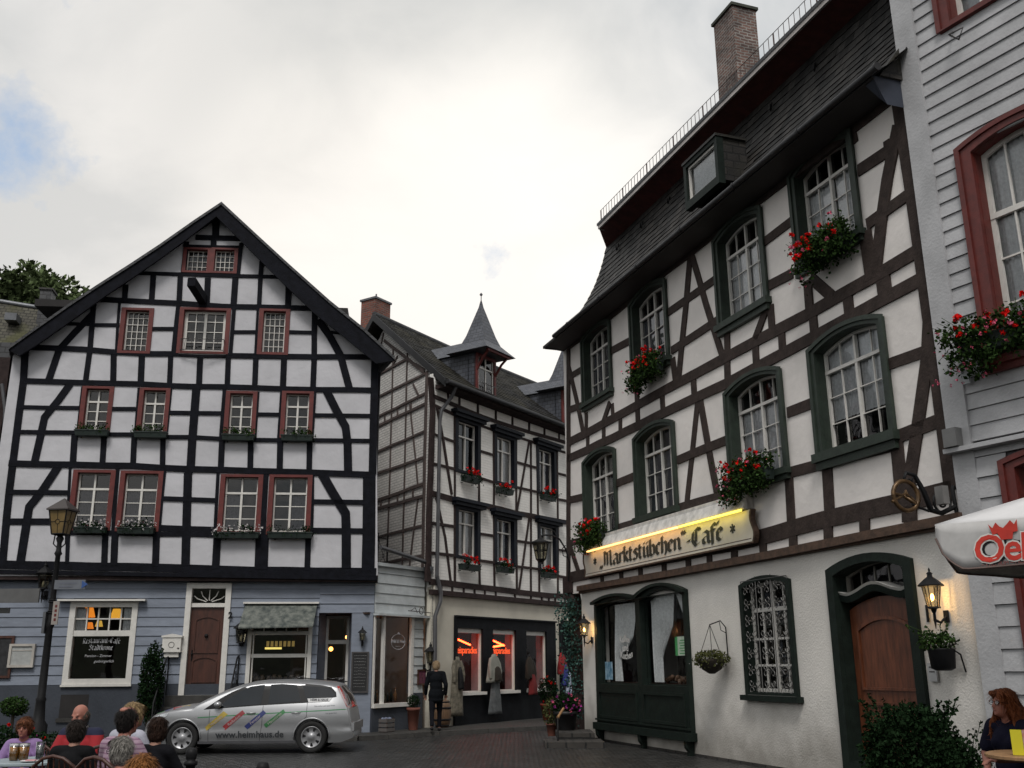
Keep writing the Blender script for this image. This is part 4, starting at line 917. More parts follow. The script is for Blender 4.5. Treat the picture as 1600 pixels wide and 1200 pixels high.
q.box8([back0-MBF.U*.05+Vector((0, 0, -.15)), back0+MBF.U*.02+Vector((0, 0, -.15)), ridge0+MBF.U*.02+Vector((0, 0, -.15)), ridge0-MBF.U*.05+Vector((0, 0, -.151)), back0-MBF.U*.05+Vector((0, 0, .1)), back0+MBF.U*.02+Vector((0, 0, .1)), ridge0+MBF.U*.02+Vector((0, 0, .1)), ridge0-MBF.U*.05+Vector((0, 0, .101))])
q.build('barge_board', 'zinc_dark', mid)
q = MB(); gp = [gut0+rd*(x)+Vector((0, 0, .0)) for x in (0, 4, 8, LEN)]; q.tube([p+MBF.N*.06 for p in gp], .075, 8); q.build('gutter', 'zinc_dark', mid)
q = MB(); q.box8([MBF.w(0, gut0.z-.12, .01), MBF.w(mEE, gut0.z-.12, .01), MBF.w(mEE, gut0.z-.1, .45), MBF.w(0, gut0.z-.1, .45), MBF.w(0, gut0.z+.0, .01), MBF.w(mEE, gut0.z, .01), MBF.w(mEE, gut0.z-.02, .45), MBF.w(0, gut0.z-.02, .45)]); q.build('eaves_soffit', 'beam_dark', mid)
q = MB(); pz = MBF.px(672, 900)[1]
q.tube([gut0+MBF.N*.03+rd*.5, MBF.w(.35, gut0.z-.35, .35), MBF.w(.16, gut0.z-.75, .13), MBF.w(.10, gut0.z-1.1, .12), MBF.w(.06, pz, .12)], .055, 8)
q.tube([MBF.w(.06, pz, .12), MBF.w(.22, pz-.45, .14), MBF.w(.20, pz-.7, .14), MBF.w(-.02, pz-1.1, .14), MBF.w(.0, .0, .14)], .06, 8); q.build('downpipe', 'pipe', mid)
# chimney
q = MB(); d0 = raydir(586, 520); cp = Vector((0, 0, CAMZ))+d0*(32.8/d0.y); bx = Matrix.Translation(Vector((cp.x, cp.y, 0))) @ Matrix.Rotation(MBF.rz(), 4, 'Z')
ztp = (Vector((0, 0, CAMZ))+raydir(586, 474)*(32.8/raydir(586, 474).y)).z
q.box(-.40, .40, -.33, .33, 8, ztp, bx); ch = q.build('chimney', 'brick_red', mid)
q = MB(); q.box(-.44, .44, -.37, .37, ztp, ztp+.07, bx); q.tube([bx @ Vector((0, 0, ztp)), bx @ Vector((0, 0, ztp+.35))], .03, 5); q.build('chimney_cap', 'zinc', ch)
# dormers
def dormer(u, idx):
    base = gut0+rd*u+MBF.N*(-.30); zb_ = base.z+.25
    Mx = Matrix.Translation(Vector((base.x, base.y, zb_))) @ Matrix.Rotation(MBF.rz(), 4, 'Z')   # x along wall, -y outwards
    w_, h_ = .54, 1.24
    q = MB(); q.box(-w_, -w_+.06, .05, 2.4, 0-.3, h_, Mx); q.box(w_-.06, w_, .05, 2.4, -.3, h_, Mx); q.box(-w_, w_, .3, .36, -.3, h_, Mx)
    d = q.build('dormer', 'slate_blue', mid, label='dormer with pointed slate roof, '+('nearer' if idx == 0 else 'farther')+' of the two')
    q = MB(); q.box(-w_, -w_+.1, 0, .1, -.15, h_, Mx); q.box(w_-.1, w_, 0, .1, -.15, h_, Mx); q.box(-w_+.1, w_-.1, 0, .1, -.18, -.1, Mx); q.box(-w_+.1, w_-.1, 0, .1, h_-.1, h_, Mx)
    for sx in (-1, 1): q.tube([Mx @ Vector((sx*(w_-.04), .02, h_-.55)), Mx @ Vector((sx*(w_-.02), -.22, h_-.2)), Mx @ Vector((sx*w_, -.42, h_-.02))], .045, 6)
    q.box(-w_-.1, w_+.1, -.5, -.42, h_-.04, h_+.05, Mx); q.build('red_frame', 'red', d)
    q = MB(); q.box(-w_+.12, -w_+.17, .04, .08, -.1, h_-.1, Mx); q.box(w_-.17, w_-.12, .04, .08, -.1, h_-.1, Mx); q.box(-.025, .025, .04, .08, -.1, h_-.1, Mx); q.box(-w_+.12, w_-.12, .035, .085, h_*.62, h_*.66, Mx); q.box(-w_+.12, w_-.12, .04, .08, -.1, -.05, Mx)
    wn = q.build('dormer_window', 'white_paint', d)
    q = MB(); q.box(-w_+.14, w_-.14, .062, .066, -.08, h_-.1, Mx); q.build('pane', 'glass', wn) if False else q.build('pane', 'glass', d)
    q = MB(); 
    for k in range(8): q.box(-w_+.12+k*.095, -w_+.135+k*.095, -.09, -.08, 0, .26, Mx)
    q.box(-w_+.08, w_-.08, -.10, -.08, .26, .28, Mx); q.build('window_rail', 'rail_iron', d)
    q = MB(); q.box(-w_+.13, -.03, .10, .11, 0, h_-.15, Mx); q.build('curtain', 'curtain', d)
    # concave pyramid spire
    prof = [(.99, -.02), (.80, .17), (.56, .42), (.42, .78), (.30, 1.2), (.18, 1.62), (.07, 2.0), (.035, 2.2)]
    q = MB(); vs_ = []; cy = .22
    for r_, z in prof:
        for sx, sy in ((-1, -1), (1, -1), (1, 1), (-1, 1)): vs_.append(Mx @ Vector((sx*r_*.84, cy+sy*r_*.80, h_+.05+z*.83)))
    fs = [(i*4+k, i*4+(k+1) % 4, (i+1)*4+(k+1) % 4, (i+1)*4+k) for i in range(len(prof)-1) for k in range(4)]+[(3, 2, 1, 0)]
    q.add(vs_, fs); q.build('spire', 'slate_blue', d)
    q = MB(); q.lathe([(.04, 0), (.015, .1), (.014, .24), (.05, .28), (.05, .31), (.01, .36)], Mx @ Vector((0, cy, h_+1.86)), 8); q.build('finial', 'zinc', d)
    # low ridge roof running back into the main roof
    q = MB(); A = [Mx @ Vector(p) for p in ((-.62, .5, h_+.02), (.62, .5, h_+.02), (0, .5, h_+.62), (-.62, 3.4, h_+.02), (.62, 3.4, h_+.02), (0, 3.4, h_+.62))]
    q.add(A, [(0, 3, 5, 2), (1, 2, 5, 4), (0, 1, 4, 3)]); q.build('dormer_roof', 'slate_blue', d)
uD = MBF.px(758, 606)[0]
dormer(uD-.05, 0); dormer(uD+5.3, 1)
# ground floor: cream wall with three shop windows
gh2 = []
F = MBF
fu0, fz1 = F.px(710, 964); fu1 = F.px(866, 972)[0]; fz0 = F.px(714, 1088)[1]
pan = []
for (xa, xb) in ((714, 752), (769, 804), (821, 852)):
    pan.append((F.px(xa, 1000)[0], F.px(xb, 1000)[0]))
pz1 = fz1-.30
for a, b in pan: gh2.append(rect(a, b, fz0+.08, pz1))
du = F.px(877, 1000)[0]
gh2.append(rect(du, du+1.3, .12, fz1-.0))
q = MB(); F.poly(q, rect(-.0, mEE+1, 0, jz+.02), gh2, -.02, .15); q.build('ground_floor_wall', 'cream', mid)
q = MB(); MBS.box(q, -hw*2, .0, 0, 4, -.1, .02); q.build('side_ground_wall', 'cream', mid)
q = MB(); F.poly(q, rect(fu0, fu1, fz0, fz1), [rect(a-.02, b+.02, fz0+.1, pz1) for a, b in pan], .05, .08); F.box(q, fu0-.02, fu1+.02, fz1, fz1+.05, 0, .10)
F.box(q, fu0, fu1, 0, fz0-.003, -.02, .055); F.box(q, du-.12, du-.002, 0, fz1, -.02, .05); F.box(q, du, du+1.3, fz1, fz1+.1, -.02, .05); F.box(q, du-.1, du+1.4, .1, fz1+.05, -.4, -.3)
sf_ = q.build('shop_front', mat('black_shop_front', (.008, .009, .011), .7, .25, 5, spec=.12), mid)
for i, (a, b) in enumerate(pan):
    q = MB(); F.ring(q, rect(a, b, fz0+.1, pz1), rect(a+.03, b-.03, fz0+.13, pz1-.03), -.09, -.04); F.box(q, a, b, pz1-.13, pz1-.03, -.085, -.035)
    w_ = q.build('shop_window', 'white_paint', mid)
    q = MB(); F.poly(q, rect(a+.02, b-.02, fz0+.12, pz1-.05), (), -.08); q.build('pane', 'glass_shop', w_)
    q = MB(); F.box(q, a-.04, b+.05, fz0+.02, fz0+.1, -.1, .18); q.build('sill', 'white_paint', w_)
    if i < 2:
        q = MB(); text_mb(bt(F, (a+b)/2+(.0 if i == 0 else -.02), pz1-.62, -.07), 'eisparadies', .27, mb=q, bold=.005, spacing=.85); q.build('window_lettering', mat('red_lettering', (.6, .06, .02), .6, emit=(1, .10, .02, .9)), w_)
# shop interior
q = MB(); F.box(q, 1.6, du+1.5, 0.05, jz-.2, -2.4, -2.3); F.box(q, .45, .5, 0.05, jz-.2, -.7, -.2); F.box(q, .5, 1.6, 0.05, jz-.2, -2.4, -.7) if False else F.box(q, .5, 1.6, .05, jz-.2, -.8, -.7); F.box(q, .5, du+1.5, jz-.25, jz-.15, -2.4, -.05)
pq = MB()
for a, b in pan: F.box(pq, b-.005, b+.04, fz0, jz-.3, -.36, -.12)
pq.build('window_side_panel', mat('pale_panel', (.30, .22, .22), .8), mid)
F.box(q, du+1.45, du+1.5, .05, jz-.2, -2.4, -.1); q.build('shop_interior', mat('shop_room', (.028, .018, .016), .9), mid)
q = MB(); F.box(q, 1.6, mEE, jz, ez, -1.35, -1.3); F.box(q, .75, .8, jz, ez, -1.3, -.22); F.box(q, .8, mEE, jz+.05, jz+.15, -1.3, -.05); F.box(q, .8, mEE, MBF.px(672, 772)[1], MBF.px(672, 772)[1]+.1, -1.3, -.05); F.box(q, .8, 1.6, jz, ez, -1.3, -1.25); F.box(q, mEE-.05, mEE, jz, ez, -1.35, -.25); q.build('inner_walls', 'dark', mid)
# neon tubes in the shop
for i, (a, b) in enumerate(pan[:2]):
    t = thing('neon_tube', ['red neon tube in the left clothes shop window', 'red neon tube in the middle clothes shop window'][i], 'lamp', F.w(a, pz1-.3, -.6), 'neon tubes in the clothes shop')
    q = MB(); z = pz1-.40; q.tube([F.w(a+.02, z+.14, -.16), F.w(b-.30, z-.06, -.19)], .024, 8); q.build('tube', mat('neon_red', (1, .1, .02), .5, emit=(1, .055, .012, 16)), t)
    q = MB(); q.tube([F.w(a+.02, z+.20, -.18), F.w(b-.30, z+.0, -.21)], .02, 6); q.build('housing', 'iron', t)
    ld = bpy.data.lights.new('neon', 'POINT'); ld.energy = 5; ld.color = (1, .07, .02); ld.shadow_soft_size = .1; lo = bpy.data.objects.new('neon_light', ld); COL.objects.link(lo); lo.parent = t; lo.location = F.w((a+b)/2-.1, z-.2, -.32)-t.location
ld = bpy.data.lights.new('neon', 'POINT'); ld.energy = 3; ld.color = (1, .09, .03); ld.shadow_soft_size = .2
t = thing('neon_tube', 'dim red neon tube behind the right clothes shop window', 'lamp', F.w(pan[2][0], pz1-.3, -.8)); q = MB(); q.tube([F.w(pan[2][0]+.1, pz1-.42, -.9), F.w(pan[2][0]+.5, pz1-.46, -1.6)], .03, 8); q.build('tube', bpy.data.materials['neon_red'], t)
lo = bpy.data.objects.new('neon_light', ld); COL.objects.link(lo); lo.parent = t; lo.location = F.w((pan[2][0]+pan[2][1])/2, pz1-.6, -.9)-t.location
# ================================================================ shop bay between the houses
P0 = LH.w(uR, 0, 0)
SB = Fac(1800, p0=P0)
SE = (MBF.P-P0).dot(SB.U)-.06
bay = thing('shop_annex', 'low annex with pale boards over a wine shop window between the two timbered houses', 'building', P0)
tz0 = SB.px(586, 958)[1]; tz1 = SB.px(586, 884)[1]
q = MB(); siding(SB, q, 0.0, SE, tz0, tz1, .26, [], .02); q.build('fascia_boards', 'white_board', bay)
q = MB(); SB.box(q, 0, SE, tz0, tz1, -.2, .02); q.build('fascia', mat('board_joint_pale', (.1, .1, .1), .9), bay)
q = MB(); SB.box(q, -.03, SE+.1, tz0-.06, tz0-.003, -.1, .20); SB.box(q, -.03, SE+.08, tz1+.002, tz1+.09, -.1, .12); q.build('cornice', 'white_board', bay)
q = MB(); q.tube([SB.w(-.05, tz1+.02, .2)+Vector((0, 0, .45)), SB.w(SE*.9, tz1+.25, .2), SB.w(SE+.15, tz1+.12, .16)], .06, 8); q.build('gutter_pipe', 'pipe', bay)
q = MB(); q.lathe([(.10, -.28), (.10, -.1), (.19, .08), (.2, .12)], SB.w(SE-.02, tz1+.0, .17), 4, False, rot=.5); q.build('rain_hopper', 'zinc', bay)
wz0 = SB.px(600, 1101)[1]; wz1 = tz0-.03
ua, ub, uc_ = SB.px(597, 1000)[0], SB.px(604, 1000)[0], SB.px(641, 1000)[0]
q = MB()
for (a, b) in ((.0, .06), (ua, ua+.09), (uc_, uc_+.12)): SB.box(q, a, b, wz0, wz1, -.04, .04)
SB.box(q, 0, uc_+.16, wz0-.07, wz0+.03, -.1, .1)
sw = q.build('window_frame', 'white_paint', bay)
q = MB(); SB.poly(q, rect(.05, uc_+.05, wz0, wz1), (), -.03); q.build('pane', 'glass_shop', sw)
q = MB(); siding(SB, q, uc_+.16, SE, 1.0, wz1, .24, [], 0); q.build('side_boards', 'white_board', bay)
q = MB(); SB.box(q, uc_+.14, SE, 1.0, wz1, -.2, .004); SB.box(q, 0, SE, 0.02, wz0-.075, -.1, .03); SB.box(q, uc_+.16, SE, 0, 1.0, -.1, .031); q.build('lower_wall', 'plinth', bay)
q = MB(); SB.box(q, -.3, SE, .02, tz1, -2.6, -2.5); SB.box(q, -.2, SE+.2, tz1-.1, tz1+.0, -4.5, -.01); SB.box(q, -.2, SE, wz1+.0, wz1+.05, -2.5, -.05); q.build('shop_room', mat('wine_room', (.035, .018, .012), .9), bay)
q = MB(); yc = wz0+(wz1-wz0)*.70; xc = (ub+uc_)/2
SE_ = [SB.w(xc+.30*math.cos(k*math.pi/12), yc+.20*math.sin(k*math.pi/12), -.015) for k in range(25)]; q.tube(SE_, .008, 4, cap=False)
text_mb(bt(SB, xc, yc+.01, -.015), 'Wild & Wein', .125, mb=q, bold=.003, shear=.25, spacing=.9); text_mb(bt(SB, xc, yc-.12, -.015), 'Monschau', .05, mb=q); q.ball(SB.w(xc, yc+.21, -.01), .035)
q.build('window_lettering', bpy.data.materials['white_lettering'], sw)
t = thing('pendant_lamp', 'dim orange lamp glowing inside the wine shop window', 'lamp', SB.w(.5, wz1-.6, -1.2)); q = MB(); q.ball(SB.w(.35, wz1-.55, -1.2), .05); q.build('bulb', mat('warm_bulb_and_glint', (1, .5, .2), .5, emit=(1, .35, .1, 8)), t)
q = MB(); q.tube([SB.w(.35, wz1-.5, -1.2), SB.w(.35, wz1, -1.2)], .008, 4); q.build('cord', 'iron', t)
ld = bpy.data.lights.new('warm', 'POINT'); ld.energy = 6; ld.color = (1, .35, .12); lo = bpy.data.objects.new('shop_light', ld); COL.objects.link(lo); lo.parent = t; lo.location = SB.w(.8, wz1-.35, -1.1)-t.location
# bottles on the shop floor inside the window
rr = random.Random(5); bot = None
for k in range(16):
    u = .12+(uc_-.15)*k/15; o = -.3-rr.random()*.3; s_ = rr.uniform(.8, 1.2)
    t = MB(); t.lathe([(.038*s_, 0), (.038*s_, .18*s_), (.014*s_, .24*s_), (.014*s_, .31*s_)], SB.w(u, wz0+.04, o), 7)
    t.build('bottle', [MT['box_green'], bpy.data.materials['warm_bulb_and_glint'] if k in (1,) else mat('bottle_amber', (.2, .09, .03), .2), mat('bottle_pale', (.3, .28, .2), .3)][k % 3], None, 'bottle standing in a row inside the wine shop window', 'bottle', 'bottles in the wine shop window')  # one bottle takes the bulb's glow as a painted glint
q = MB(); SB.box(q, .02, uc_+.1, .1, wz0+.035, -.8, -.06); q.build('window_shelf', 'wood_dark', bay)
# terrace railing on the annex roof
t = thing('terrace_railing', 'thin black iron railing on the annex roof before the brick gable', 'railing', SB.w(.1, tz1+.1, -1.2)); 
za = tz1+.05
q = MB()
for z in (.12, .95): q.tube([SB.w(-.5, za+z+.1, -1.3), SB.w(SE*.98, za+z, -1.3)], .016, 5)
for k in range(7):
    u = -.5+(SE+.45)*k/6; q.tube([SB.w(u, za, -1.3), SB.w(u, za+1.1, -1.3)], .016, 5)
q.build('posts_and_rails', 'iron', t)
q = MB()
for k in range(6):
    u = -.5+(SE+.45)*k/6; v = u+(SE+.45)/6; m2 = (u+v)/2
    q.tube([SB.w(u, za+.95, -1.3), SB.w(m2, za+.45, -1.28), SB.w(v, za+.95, -1.3)], .009, 4); q.tube([SB.w(u, za+.12, -1.3), SB.w(m2, za+.45, -1.28), SB.w(v, za+.12, -1.3)], .009, 4)
    q.tube([SB.w(m2+.06*math.cos(j), za+.45+.06*math.sin(j), -1.28) for j in range(7)], .008, 4)
q.build('ornament', 'iron', t)
# ================================================================ right: corner café house
cafe = thing('corner_cafe_house', 'white café house with brown timbers, green arched windows and a steep dark slate roof', 'house', RB.P)
F = RB; rh = []
uEnd = F.px(1497, 755)[0]
GW = F.px(1447, 1000)[0]
LACE = [(.02, .49, .0, .74, 'lace'), (.51, .98, .0, .74, 'lace')]
LACE2 = [(.02, .49, .28, .99, 'lace'), (.51, .98, .28, .99, 'lace')]
DIMC = [(.02, .49, 0, .72, 'dim'), (.51, .98, 0, .72, 'dim')]
wins = [ # TL TR BR BL, curtain, sill
 (q4(914,726,963,699,967,826,916,846), DIMC, .1), (q4(994,689,1055,656,1061,787,997,814), DIMC, .12), (q4(1137,618,1222,573,1234,727,1144,762), LACE, .1), (q4(1267,551,1380,493,1404,672,1281,711), LACE2, .14),
 (q4(910,530,954,506,959,606,914,633), DIMC, .10), (q4(986,474,1041,442,1049,557,990,590), DIMC, .1), (q4(1117,378,1189,327,1205,462,1127,511), LACE, .12), (q4(1237,274,1329,209,1354,366,1247,412), LACE, .1)]
WU = []
for i, (q, cu, sl) in enumerate(wins):
    uv = quad_uv(F, q); ri = .16; uv = (uv[0], uv[1], uv[2], uv[3]+ri); WU.append(uv)
    window(F, cafe, rh, uv, 0, sur=.135, bot=.25, surmat='green', rise=ri, cols=4, rows=(1, 3), transom=.27, mid=.055, sash=.05, mun=.017, curtain=cu, recess=.17, sill=sl, surproud=.05)
jb = F.px(1200, 869)[1]          # underside of the sill beam
et = F.px(1250, 262)[1]+.42      # wall top
m_ = MB(); F.poly(m_, rect(0, uEnd+.1, jb-.05, et), rh, 0, .22); m_.build('plaster_wall', 'plaster_rb', cafe)
T = MB()
beams(F, T, [(.24, bm(887,541,957,490,1042,421,1117,363,1250,262,1400,146)), (.20, bm(887,692,917,677,1057,600,1127,563,1262,492,1380,425,1445,386)), (.20, bm(887,717,917,704,1055,637,1135,600,1227,551,1379,469,1447,433)),
 (.24, bm(889,903,1000,879,1176,843,1288,812,1415,784,1490,766)),
 (.16, bm(887,782,914,776)), (.16, bm(965,755,995,743)), (.16, bm(1060,719,1141,686)), (.17, bm(1231,645,1275,628)), (.17, bm(1390,569,1444,550)),
 (.15, bm(888,849,914,843)), (.15, bm(966,824,997,815)), (.16, bm(1060,794,1117,778,1145,770)), (.17, bm(1236,738,1290,724)), (.22, bm(1283,722,1408,690)), (.19, bm(1400,684,1474,655)),
 (.16, bm(890,589,912,576)), (.16, bm(956,548,988,531)), (.17, bm(1045,488,1122,434)), (.17, bm(1194,379,1240,344)), (.19, bm(1342,267,1395,232)), (.18, bm(1383,232,1392,226)),
 (.16, bm(888,641,914,632)), (.17, bm(1050,548,1129,496)), (.18, bm(1203,446,1240,427)), (.18, bm(1356,351,1425,301)),
 (.22, bm(889,545,889,905)), (.30, bm(1403,130,1425,275,1447,430,1466,570,1491,765)),
 (.17, bm(890,575,903,630,914,684)), (.15, bm(917,645,917,680)), (.15, bm(954,629,942,664)), (.15, bm(957,631,959,660)), (.16, bm(919,680,919,702)), (.16, bm(944,668,944,690)), (.16, bm(970,654,970,676)), (.18, bm(995,596,998,670)),
 (.18, bm(1035,613,1037,645)), (.18, bm(1084,588,1086,622)), (.18, bm(1137,562,1138,600)), (.19, bm(1181,537,1183,572)), (.19, bm(1222,516,1224,552)), (.20, bm(1271,490,1274,524)), (.21, bm(1325,460,1329,494)), (.28, bm(1380,428,1385,465)),
 (.18, bm(1080,392,1072,485,1061,596)), (.17, bm(1080,392,1104,475,1133,566)), (.17, bm(1052,560,1057,598)), (.17, bm(1137,515,1138,562)), (.17, bm(1202,474,1181,530)), (.17, bm(1205,477,1208,520)),
 (.19, bm(1263,438,1267,492)), (.18, bm(1268,434,1302,464)), (.25, bm(1353,362,1364,436)), (.22, bm(1405,195,1388,280,1380,335,1370,425)), (.18,bm(1330,195,1336,225)),
 (.17, bm(1091,626,1082,712,1073,795)), (.18, bm(1095,626,1110,712,1124,785)), (.17, bm(889,846,906,897)), (.22, bm(1233,735,1238,825)), (.23, bm(1293,725,1298,812)), (.25, bm(1402,690,1411,785)),
 (.23, bm(1453,500,1450,560,1435,668,1419,775)),
 ]+[(w_, bm(x, y-13, x+1, y+12)) for w_, x, y in ((.16,941,904),(.16,971,898),(.17,1001,892),(.17,1038,885),(.18,1076,878),(.18,1109,871),(.19,1148,863),(.2,1193,853),(.2,1240,844),(.2,1295,832),(.2,1352,820),(.26,1422,804))], 0, .022, 1.07)
T.build('timber_frame', 'beam_brown', cafe)
q = MB(); F.strip(q, [F.px(902, 920, .1), F.px(1050, 895, .1), F.px(1200, 867, .1), F.px(1340, 839, .1), F.px(1500, 808, .1)], .13, -.1, .12); F.strip(q, [F.px(904, 925, .05), F.px(1500, 817, .05)], .08, -.1, .05); q.build('sill_beam', 'sill_brown', cafe)
# corner bracket and the post below it
q = MB(); c0 = F.w(.05, jb, -.1)
F.box(q, -.16, .30, jb-.02, jb+.40, -.3, .1); F.strip(q, [(.12, jb), (.24, jb-.35), (.33, jb-.75), (.34, 0.02)], .22, -.22, .06); F.strip(q, [(-.05, jb+.05), (.2, jb-.3)], .16, -.2, .08); q.build('corner_post', 'beam_dark', cafe)
# ground floor
gu = F.px(909, 1000)[0]; zg = F.px(1450, 1000)[1]
rg = []
def archwin(uv, ri, fr, mtl, name, prow=.06, ins=.18):
    u0, u1, z0, z1 = uv; o = arch(u0, u1, z0, z1, ri); i_ = arch(u0+fr, u1-fr, z0+fr*.8, z1-fr*.6, ri*.85); rg.append(arch(u0+fr*.5, u1-fr*.5, z0+.02, z1-.04, ri*.9))
    q = MB(); F.ring(q, o, i_, -.03, prow); F.ring(q, arch(u0+fr*.9, u1-fr*.9, z0+fr*.7, z1-fr*.5, ri*.85), arch(u0+fr+.004, u1-fr-.004, z0+fr*.8+.004, z1-fr*.6-.004, ri*.85), -ins-.02, -.031)
    return q, i_, (u0+fr, u1-fr, z0+fr*.8, z1-fr*.6)
# --- double show window
uvA = (F.px(934, 1000)[0], F.px(1001, 1000)[0]); uvB = (F.px(995, 1000)[0], F.px(1078, 1000)[0])
zb_ = F.px(1083, 1153)[1]; zA = F.px(1000, 933)[1]; zB = F.px(1000, 928)[1]
sw_u0, sw_u1 = uvA[0], uvB[1]; smid = F.px(1002, 1000)[0]
zTop = F.px(1075, 921)[1]
rg.append(rect(sw_u0+.05, sw_u1-.05, zb_+.05, zTop-.02))
q = MB()
pw = []
for (a, b, ri) in ((sw_u0, smid, .13), (smid, sw_u1, .20)):
    A = arch(a+.001, b-.001, zb_, zTop, ri); Bq = arch(a+.13, b-.09, zb_+.95, zTop-.10, ri*.8); F.ring(q, A, Bq, -.05, .08); F.ring(q, arch(a+.11, b-.07, zb_+.93, zTop-.08, ri*.8), arch(a+.16, b-.12, zb_+.98, zTop-.13, ri*.8), -.13, -.051)
    F.ring(q, arch(a-.05, b+.05, zTop-.05, zTop+.01, ri), arch(a+.02, b-.02, zTop-.04, zTop-.05, ri), .079, .16)
    F.box(q, a+.05, b-.05, zb_+.03, zb_+.94, .02, .085); F.ring(q, rect(a+.16, b-.14, zb_+.2, zb_+.82), rect(a+.22, b-.2, zb_+.26, zb_+.76), .083, .115)
    pw.append((a+.16, b-.12, zb_+.98, zTop-.13, ri*.8))
F.box(q, sw_u0-.05, sw_u1+.05, zb_-.06, zb_+.09, -.02, .17); F.box(q, sw_u0+.0, sw_u1, zb_+.14, zb_+.18, .0, .13)
shopw = q.build('show_window_frame', 'green_dark', cafe)
for k, uu in enumerate((sw_u0+.12, smid, sw_u1-.12)):
    q = MB(); P = [(0, 0), (.16, 0), (.15, -.12), (.09, -.2), (.1, -.3), (.04, -.38), (0, -.40)]
    vs_ = [F.w(uu-.06, zb_-.062+z, o) for o, z in P]+[F.w(uu+.06, zb_-.062+z, o) for o, z in P]; n = len(P)
    q.add(vs_, [tuple(range(n)), tuple(reversed(range(n, 2*n)))]+[(i, (i+1) % n, (i+1) % n+n, i+n) for i in range(n)]); q.build('bracket', 'green_dark', shopw)
for i, (a, b, c_, d, ri) in enumerate(pw):
    dd = d+ri
    g_ = MB(); F.poly(g_, arch(a, b, c_, d, ri), (), -.10); g_.build('pane', 'glass_shop', shopw)
    glass = MB()
    def curt(x0, x1, z0, z1, tiex, k):
        vs_ = []; n = 26; rows = 12
        for r in range(rows+1):
            t = r/rows; z = z1+(z0-z1)*t; sq = 1-.55*math.exp(-((t-.72)/.2)**2)-.15*t
            for j in range(n+1):
                f = j/n; x = x0+(x1-x0)*(tiex+(f-tiex)*sq); vs_.append(F.w(x, z, -.17+.035*math.sin(j*2.1)))
        glass.add(vs_, [(r*(n+1)+j, r*(n+1)+j+1, (r+1)*(n+1)+j+1, (r+1)*(n+1)+j) for r in range(rows) for j in range(n)], True)
    w_ = b-a
    def curt2(xl, xr):
        vs_ = []; n = 30; rows = 14; zt2 = dd-.06
        for r in range(rows+1):
            t = r/rows; z = zt2+(c_+.03-zt2)*t; l_ = ip_(xl, t); r_ = ip_(xr, t)
            for j in range(n+1): vs_.append(F.w(a+w_*(l_+(r_-l_)*j/n), z, -.17+.03*math.sin(j*1.75+r*.15)))
        glass.add(vs_, [(r*(n+1)+j, r*(n+1)+j+1, (r+1)*(n+1)+j+1, (r+1)*(n+1)+j) for r in range(rows) for j in range(n)], True)
    def ip_(tb, t):
        for (p_, q_), (p2, q2) in zip(tb[:-1], tb[1:]):
            if t <= p2: return q_+(q2-q_)*(t-p_)/(p2-p_)
        return tb[-1][1]
    if i == 0: curt2([(0, .26), (1, .22)], [(0, .86), (.45, .70), (.72, .36), (1, .38)]); curt2([(0, .90), (.4, .97), (1, .995)], [(0, 1), (1, 1)])
    else: curt2([(0, .03), (1, .06)], [(0, .62), (.35, .55), (.7, .25), (1, .24)]); curt2([(0, .66), (.25, .80), (.5, .97), (1, .99)], [(0, 1), (1, 1)])
    glass.build('curtain', mat('sheer_curtain', (.80, .80, .80), .9, .12, 20), shopw)
a, b, c_, d, ri = pw[0]; H = d-c_
q = MB(); s_ = .21
for txt, zf_, dx in (('Kaffee', .56, -.02), ('und', .445, .0), ('Kuchen', .34, .05)): text_mb(lambda x, y, zf_=zf_, dx=dx: F.w((a+b)/2+.12+dx+x, c_+H*zf_+y+x*x*(.5 if txt == 'Kuchen' else -.3), -.095), txt, s_, mb=q, bold=.006)
q.build('window_lettering', mat('white_letters', (.62, .62, .6), .6), shopw)
q = MB(); F.box(q, a+.02, a+.42, c_+.06, c_+.46, -.095, -.09); q.build('poster', mat('blue_poster', (.05, .16, .26), .6, .5, 8, col2=(.35, .5, .6), detail=6), shopw)
a, b, c_, d, ri = pw[1]; H = d-c_; w_ = b-a
q = MB(); F.box(q, a+w_*.66, b-.02, c_+H*.33, c_+H*.55, -.095, -.09); q.build('poster', mat('pale_poster', (.50, .60, .48), .6, .15, 9), shopw)
q = MB(); F.box(q, a+w_*.645, a+w_*.70, c_+H*.33, c_+H*.55, -.088, -.085)
for k in range(6): F.box(q, a+w_*(.74+.02*(k % 2)), a+w_*(.93-.03*(k % 3)), c_+H*(.35+k*.03), c_+H*(.36+k*.03), -.088, -.085)
q.build('poster_print', mat('green_print', (.06, .30, .10), .6), shopw)
q = MB(); F.box(q, a+w_*.80, b-.04, c_+.03, c_+.18, -.3, -.29); F.box(q, a+w_*.62, a+w_*.74, c_+.03, c_+.22, -.35, -.34); q.build('price_card', 'case_p' if 'case_p' in MT else bpy.data.materials['case_paper'], shopw)
q = MB(); rr = random.Random(8)
for k in range(26): q.ball(F.w(a+w_*(.05+.9*rr.random()), c_+.04+rr.random()*.1, -.35-rr.random()*.25), (rr.uniform(.03, .06),)*3, 7)
q.build('window_display', mat('pastries', (.18, .08, .04), .7, .6, 6, col2=(.3, .2, .14)), shopw)
q = MB(); F.box(q, sw_u0, sw_u1, c_-.08, c_-.0, -.9, -.28); q.build('display_shelf', 'wood_dark', shopw)
